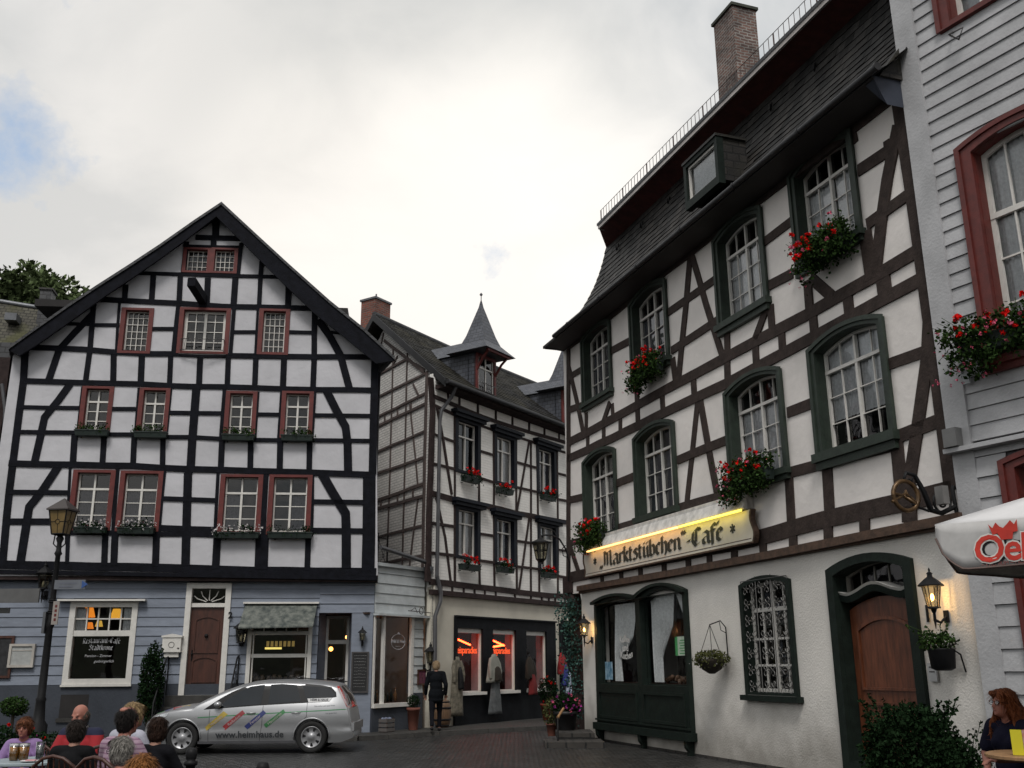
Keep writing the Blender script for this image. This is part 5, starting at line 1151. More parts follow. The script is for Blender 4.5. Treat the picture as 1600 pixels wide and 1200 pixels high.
# --- barred window
u0, u1, z0, z1 = quad_uv(F, q4(1158,916,1235,903,1249,1091,1166,1089)); u1b = u1
q, inn, (a, b, c_, d) = archwin((u0, u1, z0, z1), .12, .10, 'green_dark', 'w', .04, .22)
F.box(q, u0-.06, u1+.08, z0-.06, z0+.03, -.02, .12)
bw_ = q.build('barred_window_frame', 'green_dark', cafe)
q = MB(); F.ring(q, arch(a, b, c_, d, .1), arch(a+.06, b-.06, c_+.06, d-.04, .09), -.20, -.15)
F.box(q, (a+b)/2-.04, (a+b)/2+.04, c_, d+.09, -.2, -.14)
zz_ = [c_+(d-c_)*t for t in (.25, .5, .78)]
for z in zz_: F.box(q, a, b, z-(.035 if z == zz_[2] else .018), z+(.035 if z == zz_[2] else .018), -.19, -.145)
for x in (.26, .74): F.box(q, a+(b-a)*x-.015, a+(b-a)*x+.015, c_, d+.06, -.19, -.146)
q.build('window_sash', 'white_paint', bw_)
q = MB(); F.poly(q, arch(a, b, c_, d, .1), (), -.17); q.build('pane', 'glass', bw_)
# wrought-iron grille: rows of paired scrolls
def scroll(F, cx, cz, r, a0, turns, sg, o, n=16):
    pts = []
    for k in range(n+1):
        t = k/n; rr_ = r*(1-.78*t); an = a0+sg*turns*2*math.pi*t; pts.append(F.w(cx+rr_*math.cos(an), cz+rr_*math.sin(an), o))
    return pts
gr = MB(); ga, gb = u0+.08, u1-.06; gz0, gz1 = z0+.03, z1+.06; cols_ = 3; rows_ = 7
cw = (gb-ga)/cols_; chh = (gz1-gz0)/rows_
for r_ in range(rows_):
    for c2 in range(cols_):
        cx = ga+cw*(c2+.5); cz = gz0+chh*(r_+.5)
        for sx in (-1, 1):
            for sz in (-1, 1):
                rr_ = min(cw, chh)*.26
                pts = scroll(F, cx+sx*cw*.24, cz+sz*chh*.24, rr_, math.pi/2*(1-sz) if False else (math.pi if sx > 0 else 0), .95, sx*sz, .03)
                gr.tube(pts, .0085, 4, cap=False)
        gr.tube([F.w(cx-.03, cz, .035), F.w(cx+.03, cz, .035)], .014, 5)
for c2 in range(cols_+1): gr.tube([F.w(ga+cw*c2, gz0-.02, .03), F.w(ga+cw*c2, gz1+(.06 if 0 < c2 < cols_ else 0), .03)], .010, 4)
for r_ in (0, rows_): gr.tube([F.w(ga, gz0+chh*r_, .035), F.w(gb, gz0+chh*r_, .035)], .009, 4)
gr.build('iron_grille', mat('silver_iron', (.16, .155, .15), .4, .15, 9, metal=.3), bw_)
# --- door
d0u, d1u = F.px(1303, 1000)[0], F.px(1440, 1000)[0]; dz1 = F.px(1303, 890)[1]; dz0 = .16
q, inn, (a, b, c_, d) = archwin((d0u, d1u, dz0, dz1), .17, .17, 'green_dark', 'd', .05, .22)
df = q.build('door_frame', 'green_dark', cafe)
zh = F.px(1372, 935, -.2)[1]      # top of the leaf
q = MB(); P = arch(a+.02, b-.02, dz0+.1, zh-.14, .17, 14); F.poly(q, P, (), -.20, .06)
F.ring(q, arch(a+.17, b-.17, dz0+1.15, zh-.42, .16, 14), arch(a+.21, b-.21, dz0+1.19, zh-.46, .15, 14), -.2, -.17); F.ring(q, rect(a+.17, b-.17, dz0+.22, dz0+.98), rect(a+.21, b-.21, dz0+.26, dz0+.94), -.2, -.17)
lf = q.build('door_leaf', 'wood_red', df)
q = MB(); q.ball(F.w(b-.09, dz0+1.15, -.15), (.035, .035, .05)); q.tube([F.w(b-.09, dz0+1.15, -.2), F.w(b-.09, dz0+1.15, -.15)], .015, 6); q.build('handle', mat('brass', (.6, .5, .3), .3, metal=.8), lf)
q = MB(); n = 18
def wav(t): return zh+.05+.15*math.exp(-((t-.5)/.23)**2)+.06*math.exp(-((t-1)/.07)**2)+.05*math.exp(-(t/.07)**2)
for (e0_, e1_, mt_, nm) in ((-.1, .0, 'green_dark', 'door_cornice'), (.001, .045, 'white_paint', 'cornice_top')):
    q = MB(); vs_ = []
    for i in range(n+1):
        t = i/n; u = a-.02+(b-a+.04)*t; z = wav(t); vs_ += [F.w(u, z+e0_, -.06), F.w(u, z+e1_, -.03), F.w(u, z+e1_, -.28), F.w(u, z+e0_, -.28)]
    q.add(vs_, [(4*i+k, 4*i+4+k, 4*i+4+(k+1) % 4, 4*i+(k+1) % 4) for i in range(n) for k in range(4)]+[(0, 1, 2, 3), (4*n+3, 4*n+2, 4*n+1, 4*n)]); q.build(nm, mt_, df)
q = MB(); F.ring(q, arch(a, b, zh+.1, d, .18), arch(a+.04, b-.04, zh+.14, d-.03, .17), -.3, -.22)
for k in range(1, 5): F.box(q, a+(b-a)*k/5-.008, a+(b-a)*k/5+.008, zh+.12, d+.1, -.27, -.24)
F.box(q, a, a+.03, zh+.12, d, -.24, -.2)
q.build('transom_bars', mat('grey_bars', (.2, .19, .17), .5), df)
q = MB(); F.poly(q, arch(a, b, zh+.05, d, .18), (), -.26); q.build('transom_glass', 'glass', df)
q = MB(); F.box(q, d0u-.1, d1u+.1, .0, dz0-.01, .0, .5); q.build('door_steps', 'stone', cafe)
# --- rough-cast wall and stone plinth
zp0 = F.px(912, 1150)[1]
q = MB(); F.poly(q, rect(gu, uEnd+.0, zp0, jb+.02), rg, -.02, .25); q.build('ground_floor_wall', 'render', cafe)
q = MB(); F.box(q, gu+.0, d0u-.35, -.05, zp0-.003, -.3, .0); F.box(q, d1u+.31, uEnd, -.05, zp0-.003, -.3, .0); q.build('stone_plinth', 'stone', cafe)
# shell & dark rooms
q = MB(); DB = -7.5
q.add([F.w(0, jb, 0), F.w(0, et, 0), F.w(0+.8, et, DB), F.w(.8, jb, DB)], [(0, 1, 2, 3)]); q.add([F.w(gu, 0, -.02), F.w(gu, jb, -.02), F.w(gu+.8, jb, DB), F.w(gu+.8, 0, DB)], [(0, 1, 2, 3)]); q.add([F.w(0, jb, 0), F.w(gu+.5, jb, 0), F.w(gu+.8, jb, DB), F.w(0, jb, DB)], [(0, 1, 2, 3)])
q.add([F.w(0, 0, DB), F.w(uEnd, 0, DB), F.w(uEnd, et, DB), F.w(0, et, DB)], [(0, 1, 2, 3)]); q.add([F.w(uEnd+.4, 0, -.3), F.w(uEnd+.4, et, -.3), F.w(uEnd+.4, et, DB), F.w(uEnd+.4, 0, DB)], [(0, 1, 2, 3)])
q.build('side_and_back_walls', 'plaster_rb', cafe)
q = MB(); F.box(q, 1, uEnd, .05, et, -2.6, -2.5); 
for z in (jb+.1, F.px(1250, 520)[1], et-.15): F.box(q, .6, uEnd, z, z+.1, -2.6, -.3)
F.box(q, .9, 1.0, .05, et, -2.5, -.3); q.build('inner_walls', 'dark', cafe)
# ---------------- mansard roof (bell-cast), hipped at the left end
OE = .60
zE = F.px(1125, 315, OE)[1]; OT = -.95; zT = F.px(1140, 207, OT)[1]
uE0 = F.px(850, 538, OE)[0]; uT0 = F.px(947, 372, OT)[0]
prof = []
for k in range(10):
    t = k/9; o = OE+(OT-OE)*(1-(1-t)**2.1)*.62+(OT-OE)*.38*t; z = zE+(zT-zE)*(t**1.22); prof.append((o, z, uE0+(uT0-uE0)*((OE-o)/(OE-OT))))
q = MB(); vs_ = []
for o, z, ul in prof:
    vs_ += [F.w(ul, z, o), F.w(uEnd+(.22 if o > -.1 else .02), z, o)]
q.add(vs_, [(2*i, 2*i+1, 2*i+3, 2*i+2) for i in range(9)], True)
vs_ = []
for o, z, ul in prof: vs_ += [F.w(ul, z, o), F.w(ul+.6, z, -8.0-o)]
q.add(vs_, [(2*i, 2*i+2, 2*i+3, 2*i+1) for i in range(9)], True)
for k in range(9):
    pass
rfo = q.build('mansard_roof', 'slate_brown', cafe)
q = MB(); RW = 17
def pr_(t):
    k = t*9; i = min(8, int(k)); f = k-i; return tuple(prof[i][j]+(prof[i+1][j]-prof[i][j])*f for j in range(3))
gr_ = []
for i in range(RW+1):
    o, z, ul = pr_(i/RW); gr_.append((F.w(ul-.02, z+.004, o), F.w(uEnd+(.2 if o > -.1 else .02), z+.004, o)))
slates(q, gr_, .24); q.build('roof_slates', 'slates', cafe)
q = MB(); (o0_, z0_, ul0) = prof[0]
# soffit
q.add([F.w(ul0, z0_-.03, OE), F.w(uEnd+.02, z0_-.03, OE), F.w(uEnd+.02, z0_-.05, -.05), F.w(0, z0_-.05, -.05)], [(0, 1, 2, 3)])
q.add([F.w(ul0, z0_-.03, OE), F.w(0, z0_-.05, -.05), F.w(.6, z0_-.05, -8), F.w(ul0+.6, z0_-.03, -8.7)], [(0, 1, 2, 3)])
F.box(q, ul0-.01, uEnd+.02, z0_-.05, z0_+.02, OE-.03, OE+.03); F.box(q, ul0-.02, ul0+.05, z0_-.05, z0_+.02, -8, OE-.031)
q.build('eaves_board', mat('black_eaves', (.014, .012, .012), .7), cafe)
q = MB(); gl = [F.w(uE0+.9+k*1.0, z0_+.02, OE+.07) for k in range(20) if uE0+.9+k < uEnd+.2]+[F.w(uEnd+.2, z0_+.02, OE+.07)]
q.tube(gl, .055, 8)
for p in gl[1::2]: q.tube([p-F.U*.02, p+F.U*.02], .068, 8)
q.build('gutter', 'zinc_dark', cafe)
q = MB(); q.box8([F.w(uEnd-.12, z0_-.30, OE-.25), F.w(uEnd+.02, z0_-.45, OE-.2), F.w(uEnd+.02, z0_-.45, .1), F.w(uEnd-.12, z0_-.30, .1), F.w(uEnd-.2, z0_-.02, OE+.0), F.w(uEnd+.02, z0_+.0, OE+.02), F.w(uEnd+.02, z0_, .1), F.w(uEnd-.2, z0_-.02, .1)]); q.build('gutter_box', mat('blue_zinc', (.05, .058, .08), .4, metal=.3), cafe)
q = MB(); q.box8([F.w(uEnd-.9, z0_+.0, OE-.25), F.w(uEnd+.06, z0_+.0, OE-.1), F.w(uEnd+.06, z0_+.0, -.5), F.w(uEnd-.9, z0_, -.5), F.w(uEnd-.1, z0_+.7, -.2), F.w(uEnd+.06, z0_+.8, -.1), F.w(uEnd+.06, z0_+.8, -.6), F.w(uEnd-.1, z0_+.7, -.6)]); q.build('roof_flare', 'slate_brown', cafe)
# ridge cornice: red-brown soffit, pale edge
OC = -.35; zC = F.px(1150, 140, OC)[1]; uC0 = F.px(936, 361, OC)[0]
q = MB(); q.add([F.w(uC0, zC-.05, OC), F.w(uEnd+.02, zC-.05, OC), F.w(uEnd+.02, zT-.02, OT-.0), F.w(uT0, zT-.02, OT)], [(0, 1, 2, 3)]); q.add([F.w(uC0, zC-.05, OC), F.w(uT0, zT-.02, OT), F.w(uT0, zT, -6.5), F.w(uC0, zC-.05, -7)], [(0, 1, 2, 3)]); q.build('cornice_soffit', 'soffit_red', cafe)
q = MB(); F.box(q, uC0, uEnd+.02, zC-.09, zC-.0, OC-.02, OC+.03); F.box(q, uC0-.03, uC0+.02, zC-.09, zC, -7, OC-.021); q.build('cornice_edge', mat('pale_edge', (.50, .46, .44), .7), cafe)
q = MB(); q.box8([F.w(uC0-.03, zC+.002, OC+.05), F.w(uEnd+.02, zC+.002, OC+.05), F.w(uEnd+.02, zC+1.4, -4.2), F.w(uC0+2, zC+1.4, -4.2), F.w(uC0-.03, zC+.08, OC+.05), F.w(uEnd+.02, zC+.08, OC+.05), F.w(uEnd+.02, zC+1.48, -4.2), F.w(uC0+2, zC+1.48, -4.2)]); q.build('upper_roof', 'slate', cafe)
q = MB()
n = int((uEnd-uC0)/.17)
for k in range(n): u = uC0+.12+k*.17; q.tube([F.w(u, zC+.1, OC-.02), F.w(u, zC+.42, OC-.02)], .007 if k % 8 else .016, 4)
for z in (.14, .42): q.tube([F.w(uC0+.1, zC+z, OC-.02), F.w(uEnd+.3, zC+z, OC-.02)], .009, 4)
q.build('snow_guard', mat('rusty_iron', (.07, .045, .04), .7), cafe)
# slate hooks and ridge lace
for k in range(7):
    q = MB(); u = uT0+1.0+k*1.45; q.tube([F.w(u, prof[8][1]+.05, prof[8][0]+.04), F.w(u+.02, prof[8][1]-.16, prof[8][0]+.10), F.w(u+.10, prof[8][1]-.18, prof[8][0]+.16), F.w(u+.14, prof[8][1]-.08, prof[8][0]+.18)], .016, 5); q.build('roof_hook', 'iron', cafe)
# chimney
dch = raydir(1150, 60); CD = 22.3; cp = Vector((0, 0, CAMZ))+dch*(CD/dch.y)
bx = Matrix.Translation(Vector((cp.x, cp.y, 0))) @ Matrix.Rotation(math.atan2(F.U.y, F.U.x)+R(0), 4, 'Z')
def zat(px_, py_, y): d = raydir(px_, py_); return (Vector((0, 0, CAMZ))+d*(y/d.y)).z
zct = zat(1133, 14, CD-.4)
q = MB(); q.box(-.46, .46, -.35, .35, zC-.3, zct, bx); ch = q.build('chimney', 'brick_old', cafe)
q = MB(); q.box(-.51, .51, -.40, .40, zct, zct+.08, bx); q.build('chimney_cap', mat('mossy_cap', (.05, .055, .04), .9, .4), ch)
# roof dormer
u0, z0 = F.px(1072, 322, .25); u1, z1 = F.px(1118, 222, .25); z1b = F.px(1070, 248, .25)[1]; zz1 = (z1+z1b)/2
q = MB(); F.box(q, u0, u0+.1, z0, zz1, -.45, .2); F.box(q, u1-.1, u1, z0, zz1, -.45, .2); F.box(q, u0-.04, u1+.05, zz1-.003, zz1+.05, -.45, .28)
dm = q.build('dormer', 'slate_brown', cafe)
q = MB(); F.ring(q, rect(u0-.03, u1+.03, z0-.1, zz1-.004), rect(u0+.07, u1-.07, z0+.07, zz1-.09), .1, .25); q.build('green_frame', 'green_dark', dm)
q = MB(); F.ring(q, rect(u0+.08, u1-.08, z0+.07, zz1-.09), rect(u0+.13, u1-.13, z0+.12, zz1-.14), .14, .2); q.build('dormer_window', 'white_paint', dm)
q = MB(); F.poly(q, rect(u0+.11, u1-.11, z0+.1, zz1-.12), (), .15); q.build('pane', 'glass', dm)
glass_curtain(F, dm, rect(u0+.12, u1-.12, z0+.11, zz1-.13), .149, [(0, .5, 0, 1, 'lace'), (.5, 1, 0, 1, 'lace')], u0+.12, u1-.12, z0+.11, zz1-.13)
# ================================================================ far right boarded house
gp_ = F.w(uEnd, 0, .04)
GB = Fac(-175, p0=gp_)
gbh = thing('boarded_house', 'grey weatherboarded house with dark red window frames at the right edge', 'house', GB.P)
G = GB; hh = []; WD = 2.6
def gq(x0, y0, x1, y1): a = G.px(x0, y0); b = G.px(x1, y1); return a, b
RBM = 'red_bright'
pil = (0, G.px(1530, 755)[0])
wl = G.px(1507, 300)[0]; wr = wl+1.75
zm1 = G.px(1498, 222)[1]; zm0 = G.px(1560, 560)[1]
zt1_ = zm1+4.2
window(G, gbh, hh, (wl, wr, zm0, zm1), 0, sur=.20, surmat=RBM, rise=.14, cols=4, rows=(1, 3), transom=.36, mid=.08, sash=.07, mun=.025, curtain=[(.02, .49, 0, .98, 'lace'), (.51, .98, 0, .98, 'lace')], recess=.2, surproud=.05, sill=.1)
zu0 = G.px(1475, 52)[1]; window(G, gbh, hh, (wl, wr, zu0, zu0+2.3), 0, sur=.18, surmat=RBM, rise=.14, cols=4, rows=(1, 3), transom=.36, mid=.08, sash=.07, recess=.2, surproud=.05, curtain=[(.02, .49, 0, .98, 'lace')])
zl1 = G.px(1561, 712)[1]; wl2 = G.px(1575, 780)[0]
window(G, gbh, hh, (wl2, wl2+1.6, .9, zl1), 0, sur=.17, surmat=RBM, rise=.1, cols=4, rows=(1, 3), transom=.3, mid=.08, sash=.07, recess=.2, surproud=.05, sill=.1)
GE = wr+4
ztop = zu0+4
q = MB(); G.poly(q, rect(0, GE, 0, ztop), hh, -.02, .2); q.build('wall', mat('board_joint_grey', (.09, .085, .09), .9), gbh)
hb2 = [(min(p[0] for p in h)-.02, max(p[0] for p in h)+.02, min(p[1] for p in h), max(p[1] for p in h)-.1) for h in hh]
zc_ = G.px(1497, 702)[1]
q = MB(); siding(G, q, pil[1], GE, zc_+.05, ztop, .215, hb2, 0, .03); siding(G, q, pil[1]+.0, GE, .5, zc_-.05, .27, hb2, 0, .03); q.build('weatherboards', 'grey_board', gbh)
q = MB(); G.box(q, 0, pil[1], zc_, ztop, -.1, .06); G.box(q, 0.02, pil[1]-.0, 0, zc_-.03, -.1, .03); q.build('corner_board', 'grey_board', gbh)
q = MB(); G.box(q, -.02, GE, zc_-.06, zc_+.0, -.1, .16); q.build('cornice', 'grey_board', gbh)
q = MB(); a, z = G.px(1504, 690, .1); G.box(q, .03, .23, zc_+.01, zc_+.26, .06, .2); q.build('junction_box', mat('grey_box', (.14, .14, .14), .6), gbh)
q = MB(); a, z = G.px(1512, 590, .05); G.box(q, a-.05, a+.05, z-.09, z+.05, .06, .1); q.build('wall_socket', 'white_board', gbh)
q = MB(); a, z = G.px(1500, 52, .05); q.tube([G.w(a-.12, z+.1, .03), G.w(a-.1, z-.0, .16), G.w(a+.12, z-.02, .16), G.w(a, z-.12, .1), G.w(a-.1, z, .14)], .014, 5); q.build('wall_hook', 'rail_iron', gbh)
q = MB(); G.box(q, 0, GE, ztop, ztop+.2, -6, .4); q.build('roof', 'slate', gbh)
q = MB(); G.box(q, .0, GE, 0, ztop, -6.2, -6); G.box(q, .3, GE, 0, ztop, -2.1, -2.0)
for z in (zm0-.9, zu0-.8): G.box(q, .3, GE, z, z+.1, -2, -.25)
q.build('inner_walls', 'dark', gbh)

q = MB(); q.add([G.w(0, 0, 0), G.w(0, ztop, 0), G.w(-.3, ztop, -6), G.w(-.3, 0, -6)], [(0, 1, 2, 3)]); q.build('side_wall', 'grey_board', gbh)
# ================================================================ flower boxes
def flowerbox(label, F, pxc, pyc, wd, style, seed, o=.12, hgt=.17, group=None, base=0.0):
    random.seed(seed)
    u, z = F.px(pxc, pyc, base+o+.1); loc = F.w(u, z, base+o)
    wd *= 1.08; t = thing('flower_box', label, 'flower box', loc, group, local=True, rz=F.rz())
    q = MB(); q.box8([Vector(p) for p in ((-wd/2+.02, -.17, 0), (wd/2-.02, -.17, 0), (wd/2-.02, 0, 0), (-wd/2+.02, 0, 0), (-wd/2, -.2, hgt), (wd/2, -.2, hgt), (wd/2, 0, hgt), (-wd/2, 0, hgt))])
    q.box(-wd/2-.01, wd/2+.01, -.21, .005, hgt-.02, hgt+.005)
    for sx in (-.35, .35): q.box(sx*wd-.015, sx*wd+.015, .0, o, -.03, -.01)
    q.build('planter', 'box_green' if style != 'black' else 'box_black', t)
    fo = MB(); fl = {}
    def clumps(n, sx, sz0, sz1, sy, leafs, size, mt='leaf'):
        for k in range(n):
            c_ = Vector((random.uniform(-wd/2, wd/2)*sx, -.1+random.uniform(-sy, sy*.6), random.uniform(sz0, sz1)+hgt)); r0 = random.uniform(.05, .11)
            leafcloud(fo, [c_+Vector((random.gauss(0, 1), random.gauss(0, 1), random.gauss(0, 1)))*r0*.6 for _ in range(leafs)], size)
    def heads(n, col, zr, sy, sx=1.0, r0=.035, pet=9, xb=0):
        m_ = fl.setdefault(col, MB())
        for k in range(n):
            c_ = Vector((random.uniform(-wd/2, wd/2)*sx+xb, -.12+random.uniform(-sy, sy*.4), hgt+random.uniform(*zr)))
            petals(m_, c_, r0*random.uniform(.7, 1.2), pet)
    if style == 'green':
        clumps(16, .95, -.02, .13, .07, 22, .055); heads(5, 'f_white', (.02, .14), .08, .9, .016, 5)
    elif style == 'white':
        clumps(22, 1.0, -.08, .14, .10, 20, .05, ); heads(int(wd*52), 'f_white', (-.06, .20), .13, 1.1, .030, 8); heads(4, 'f_pink', (.0, .16), .1, .8, .02, 5)
    elif style == 'fewwhite':
        clumps(22, 1.0, -.06, .13, .10, 20, .05); heads(int(wd*9), 'f_white', (-.02, .16), .12, 1.0, .02, 6)
    elif style == 'red':
        clumps(20, 1.0, -.10, .12, .11, 20, .055); heads(int(wd*18), 'f_red', (.04, .26), .14, .9, .048, 13)
    elif style == 'big':
        for k in range(int(125*wd)):
            x = random.uniform(-wd/2, wd/2)*1.12; lf = max(0, -x/wd*2)          # trails lower towards the far end
            c_ = Vector((x, -.16+random.uniform(-.17, .14), hgt+random.uniform(-.30-.18*lf, .20))); leafcloud(fo, [c_+Vector((random.gauss(0, 1), random.gauss(0, 1), random.gauss(0, 1)))*.06 for _ in range(19)], .062)
        heads(int(wd*24), 'f_red', (-.10, .36), .28, 1.0, .052, 15); heads(int(wd*11), 'f_pink', (-.22, .33), .29, 1.1, .040, 10)
        m_ = fl['f_pink']
        for k in range(int(wd*22)): petals(m_, Vector((-wd/2*random.uniform(.5, 1.35), -.2+random.uniform(-.2, .15), hgt+random.uniform(-.55, .22))), .027, 6)
        stems = MB()
        for k in range(26):
            x = random.uniform(-wd/2*1.2, wd/2*1.05); a_ = Vector((x*.8, -.1, hgt)); b_ = Vector((x*1.1, -.2+random.uniform(-.15, .1), hgt+random.choice((random.uniform(.2, .36), random.uniform(-.5, -.2))))); fo.tube([a_, (a_+b_)/2+Vector((0, -.05, .03)), b_], .004, 3, cap=False)
    fo.build('foliage', 'leaf' if style in ('green',) else ('leaf_dark' if style != 'big' else 'leaf'), t)
    for c_, m_ in fl.items():
        if m_.v: m_.build('flowers', c_, t)
    return t
gl_ = 'green flower boxes under the small windows'
for i, (x, lb) in enumerate(((143, 'leafy window box under the leftmost small window'), (235, 'leafy window box under the second small window'), (372, 'leafy window box under the third small window'), (464, 'leafy window box under the rightmost small window'))):
    flowerbox(lb+' of the gable house', LH, x, (681, 684, 688, 689)[i], .78, 'green', 20+i, .05, .15, gl_, J)
for i, (x, y, w_, st_, lb) in enumerate(((140, 833, .75, 'white', 'window box with white and pink flowers behind the street lamp'), (212, 834, .85, 'white', 'window box of white flowers right of the street lamp'), (369, 841, 1.08, 'white', 'widest white flowering window box, left of the curtained double windows'), (453, 841, 1.05, 'fewwhite', 'dark leafy window box with few flowers, lower right of the gable house'))):
    flowerbox(lb, LH, x, y, w_, st_, 40+i, .06, .15, 'white flower boxes under the big windows', J)
for i, (x, y, lb) in enumerate(((736, 754, 'red geranium box under the open upper window'), (789, 772, 'red geranium box under the middle upper window'), (857, 782, 'red geranium box under the right upper window'), (734, 891, 'widest red geranium box under the left lower window'), (790, 895, 'red geranium box under the middle lower window'), (858, 903, 'red geranium box beside the hanging iron lantern'))):
    flowerbox(lb+' of the brick house', MBF, x, y, .72 if i != 3 else .82, 'red', 60+i, .08, .16, 'geranium boxes on the brick house')
for i, (x, y, w_, lb) in enumerate(((1012, 588, 1.05, 'overflowing geranium box under an upper café window, farther one'), (1290, 401, 1.05, 'overflowing pink geranium box high up beside the nearest upper window'), (1172, 757, 1.15, 'overflowing red geranium box just above the lit café sign'), (926, 845, 1.0, 'geranium box at the house corner left of the café sign'))):
    flowerbox(lb, RB, x, y, w_, 'big', 80+i, .14, .2, 'trailing geranium boxes on the café')
flowerbox('large bright red geranium box on the grey boarded house', GB, 1604, 530, 1.7, 'big', 90, .12, .2)
# fill red for that one
# ================================================================ café sign board
Z = lambda x, y, o=0: RB.px(x, y, o)
SO = .16
su0, sz1 = Z(914, 862, SO); su1 = Z(1172, 800, SO)[0]; sz0 = Z(1040, 875, SO)[1]; sz1 = Z(1040, 831, SO)[1]
t = thing('shop_sign', 'long cream café sign with black gothic lettering under a lit tube lamp', 'sign', RB.w((su0+su1)/2, sz0, 0))
H = sz1-sz0
def wavy(n=10):
    l = [(su0-.05+.05*math.sin(k/n*6.28), sz0+H*k/n) for k in range(n+1)]; r = [(su1+.05+.05*math.sin(k/n*6.28), sz0+H*k/n) for k in range(n+1)]
    return l[:], r[:]
l_, r_ = wavy()
P = [l_[0]]+r_+l_[:0:-1]
q = MB(); RB.poly(q, P, (), SO, .06); q.build('board', mat('cream_board', (.66, .62, .54), .6, .06, 3), t)
q = MB(); RB.strip(q, r_, .045, SO-.08, SO+.02); RB.strip(q, l_, .035, SO-.08, SO+.02); RB.strip(q, [(su0-.03, sz0-.01), (su1+.06, sz0-.01)], .03, SO-.08, SO+.015); q.build('board_edge', 'sill_brown', t)
q = MB(); RB.strip(q, [(su0+.05, sz0+.06), (su1-.02, sz0+.06)], .012, SO, SO+.004); q.build('lining', 'sill_brown', t)
lu0, lu1 = Z(938, 870, SO)[0], Z(1129, 820, SO)[0]
txt = ',Marktstu:bchen"-Cafe\''; wtot = sum(ADV[c]-.03 for c in txt)
sz = (lu1-lu0)/wtot; sv_ = H*.58
q = MB(); um = (lu0+lu1)/2
blackletter(q, txt, lambda X, Y: RB.w(um+X, sz0+H*.27+Y*(sv_/sz), SO+.012), sz, .20, -.03)
for (x, y) in ((930, 877), (1145, 826)):
    uu, zz = Z(x, y, SO)
    for k in range(3):
        an = math.pi*k/3+math.pi/2; c_, s_ = math.cos(an)*.085, math.sin(an)*.085; RB.strip(q, [(uu-c_, zz-s_), (uu+c_, zz+s_)], .03, SO, SO+.013+k*.001)
q.build('lettering', mat('sign_black', (.025, .03, .025), .6), t)
q = MB(); RB.box(q, su0+.1, su1-.1, sz1+.02, sz1+.34, .02, SO-.01); q.box8([RB.w(su0+.05, sz1+.02, .22), RB.w(su1-.1, sz1+.02, .22), RB.w(su1-.1, sz1+.02, .0), RB.w(su0+.05, sz1+.02, 0), RB.w(su0+.05, sz1+.045, .24), RB.w(su1-.1, sz1+.045, .24), RB.w(su1-.1, sz1+.26, .165), RB.w(su0+.05, sz1+.26, .165)]); q.build('hood', mat('peeling_white', (.62, .60, .57), .8, .2, 6, .4, 9, detail=8), t)
segs = [Z(917, 862, .26)[0], Z(982, 845, .26)[0], Z(1060, 824, .26)[0], Z(1160, 798, .26)[0]]
for k in range(3):
    q = MB(); q.tube([RB.w(segs[k]+.03, sz1-.005, .27), RB.w(segs[k+1]-.03, sz1-.005, .27)], .022, 8)
    em = [(1, .52, .16, 2.6), (1, .56, .17, 2.6), (1, .78, .09, 2.2)][k]; tb = q.build('tube_lamp', mat('tube_glow', (1, .8, .4), .5, emit=em), t)
    ld = bpy.data.lights.new('tube', 'AREA'); ld.shape = 'RECTANGLE'; ld.size = segs[k+1]-segs[k]-.06; ld.size_y = .06; ld.energy = 1.7; ld.color = [(1, .55, .2), (1, .55, .2), (1, .80, .15)][k]
    lo = bpy.data.objects.new('tube_light', ld); COL.objects.link(lo); lo.parent = t; p = RB.w((segs[k]+segs[k+1])/2, sz1-.035, .285)
    lo.location = p-t.location; dirv = (-RB.N*.5+Vector((0, 0, -1))).normalized(); zq = -dirv; xq = RB.U; yq = zq.cross(xq).normalized(); lo.rotation_euler = Matrix((xq, yq, zq)).transposed().to_euler()
# ================================================================ wall lanterns on the café
LIT = (1, .50, .14, 14, 11)
u, z = Z(925, 992); lantern('wall_lantern', 'lit black lantern at the far corner of the café wall', RB.w(u, z, 0), RB.rz(), .78, LIT, True)
u, z = Z(1478, 948); lm = lantern('wall_lantern', 'lit black lantern right of the brown door, above the house number', RB.w(u, z, 0), RB.rz(), .80, LIT, True)
q = MB(); u, z = Z(1449, 960); text_mb(bt(RB, u, z, .0), '1', .30, mb=q, bold=.012); q.build('house_number', 'iron', cafe)
u, z = SB.px(661, 1035); lantern('wall_lantern', 'unlit black lantern on the pale side boards near the walking man', SB.w(u, z, .03), SB.rz(), .85, None, True)
# hanging iron lantern on its curved arm at the corner
t = thing('hanging_lantern', 'iron street lantern hanging from a curved arm at the café corner', 'lamp', RB.w(0, jb, 0))
def P3(px_, py_, D): d = raydir(px_, py_); return Vector((0, 0, CAMZ))+d*(D/d.y)
DL = 25.2; q = MB()
q.tube([P3(888, 908, DL+.3), P3(890, 880, DL+.2), P3(884, 858, DL+.1), P3(874, 842, DL), P3(862, 836, DL), P3(848, 836, DL), P3(843, 842, DL)], .022, 6)
q.tube([P3(888, 872, DL+.2), P3(880, 868, DL), P3(878, 858, DL), P3(884, 852, DL)], .012, 5); q.tube([P3(872, 842, DL), P3(866, 830, DL), P3(859, 829, DL)], .012, 5); q.build('arm', 'iron', t)
c_ = P3(845, 874, DL); 
q = MB()
for k in range(6):
    a0 = math.pi/3*k; q.tube([c_+Vector((.12*math.cos(a0), .12*math.sin(a0), 0)), c_+Vector((.20*math.cos(a0), .20*math.sin(a0), .42))], .011, 5)
for (r_, z) in ((.12, 0), (.165, .22), (.2, .42)): q.tube([c_+Vector((r_*math.cos(math.pi/3*k), r_*math.sin(math.pi/3*k), z)) for k in range(7)], .010, 4)
q.lathe([(.06, -.12), (.05, -.08), (.13, 0)], c_, 6, False); q.build('lantern_frame', 'iron', t)
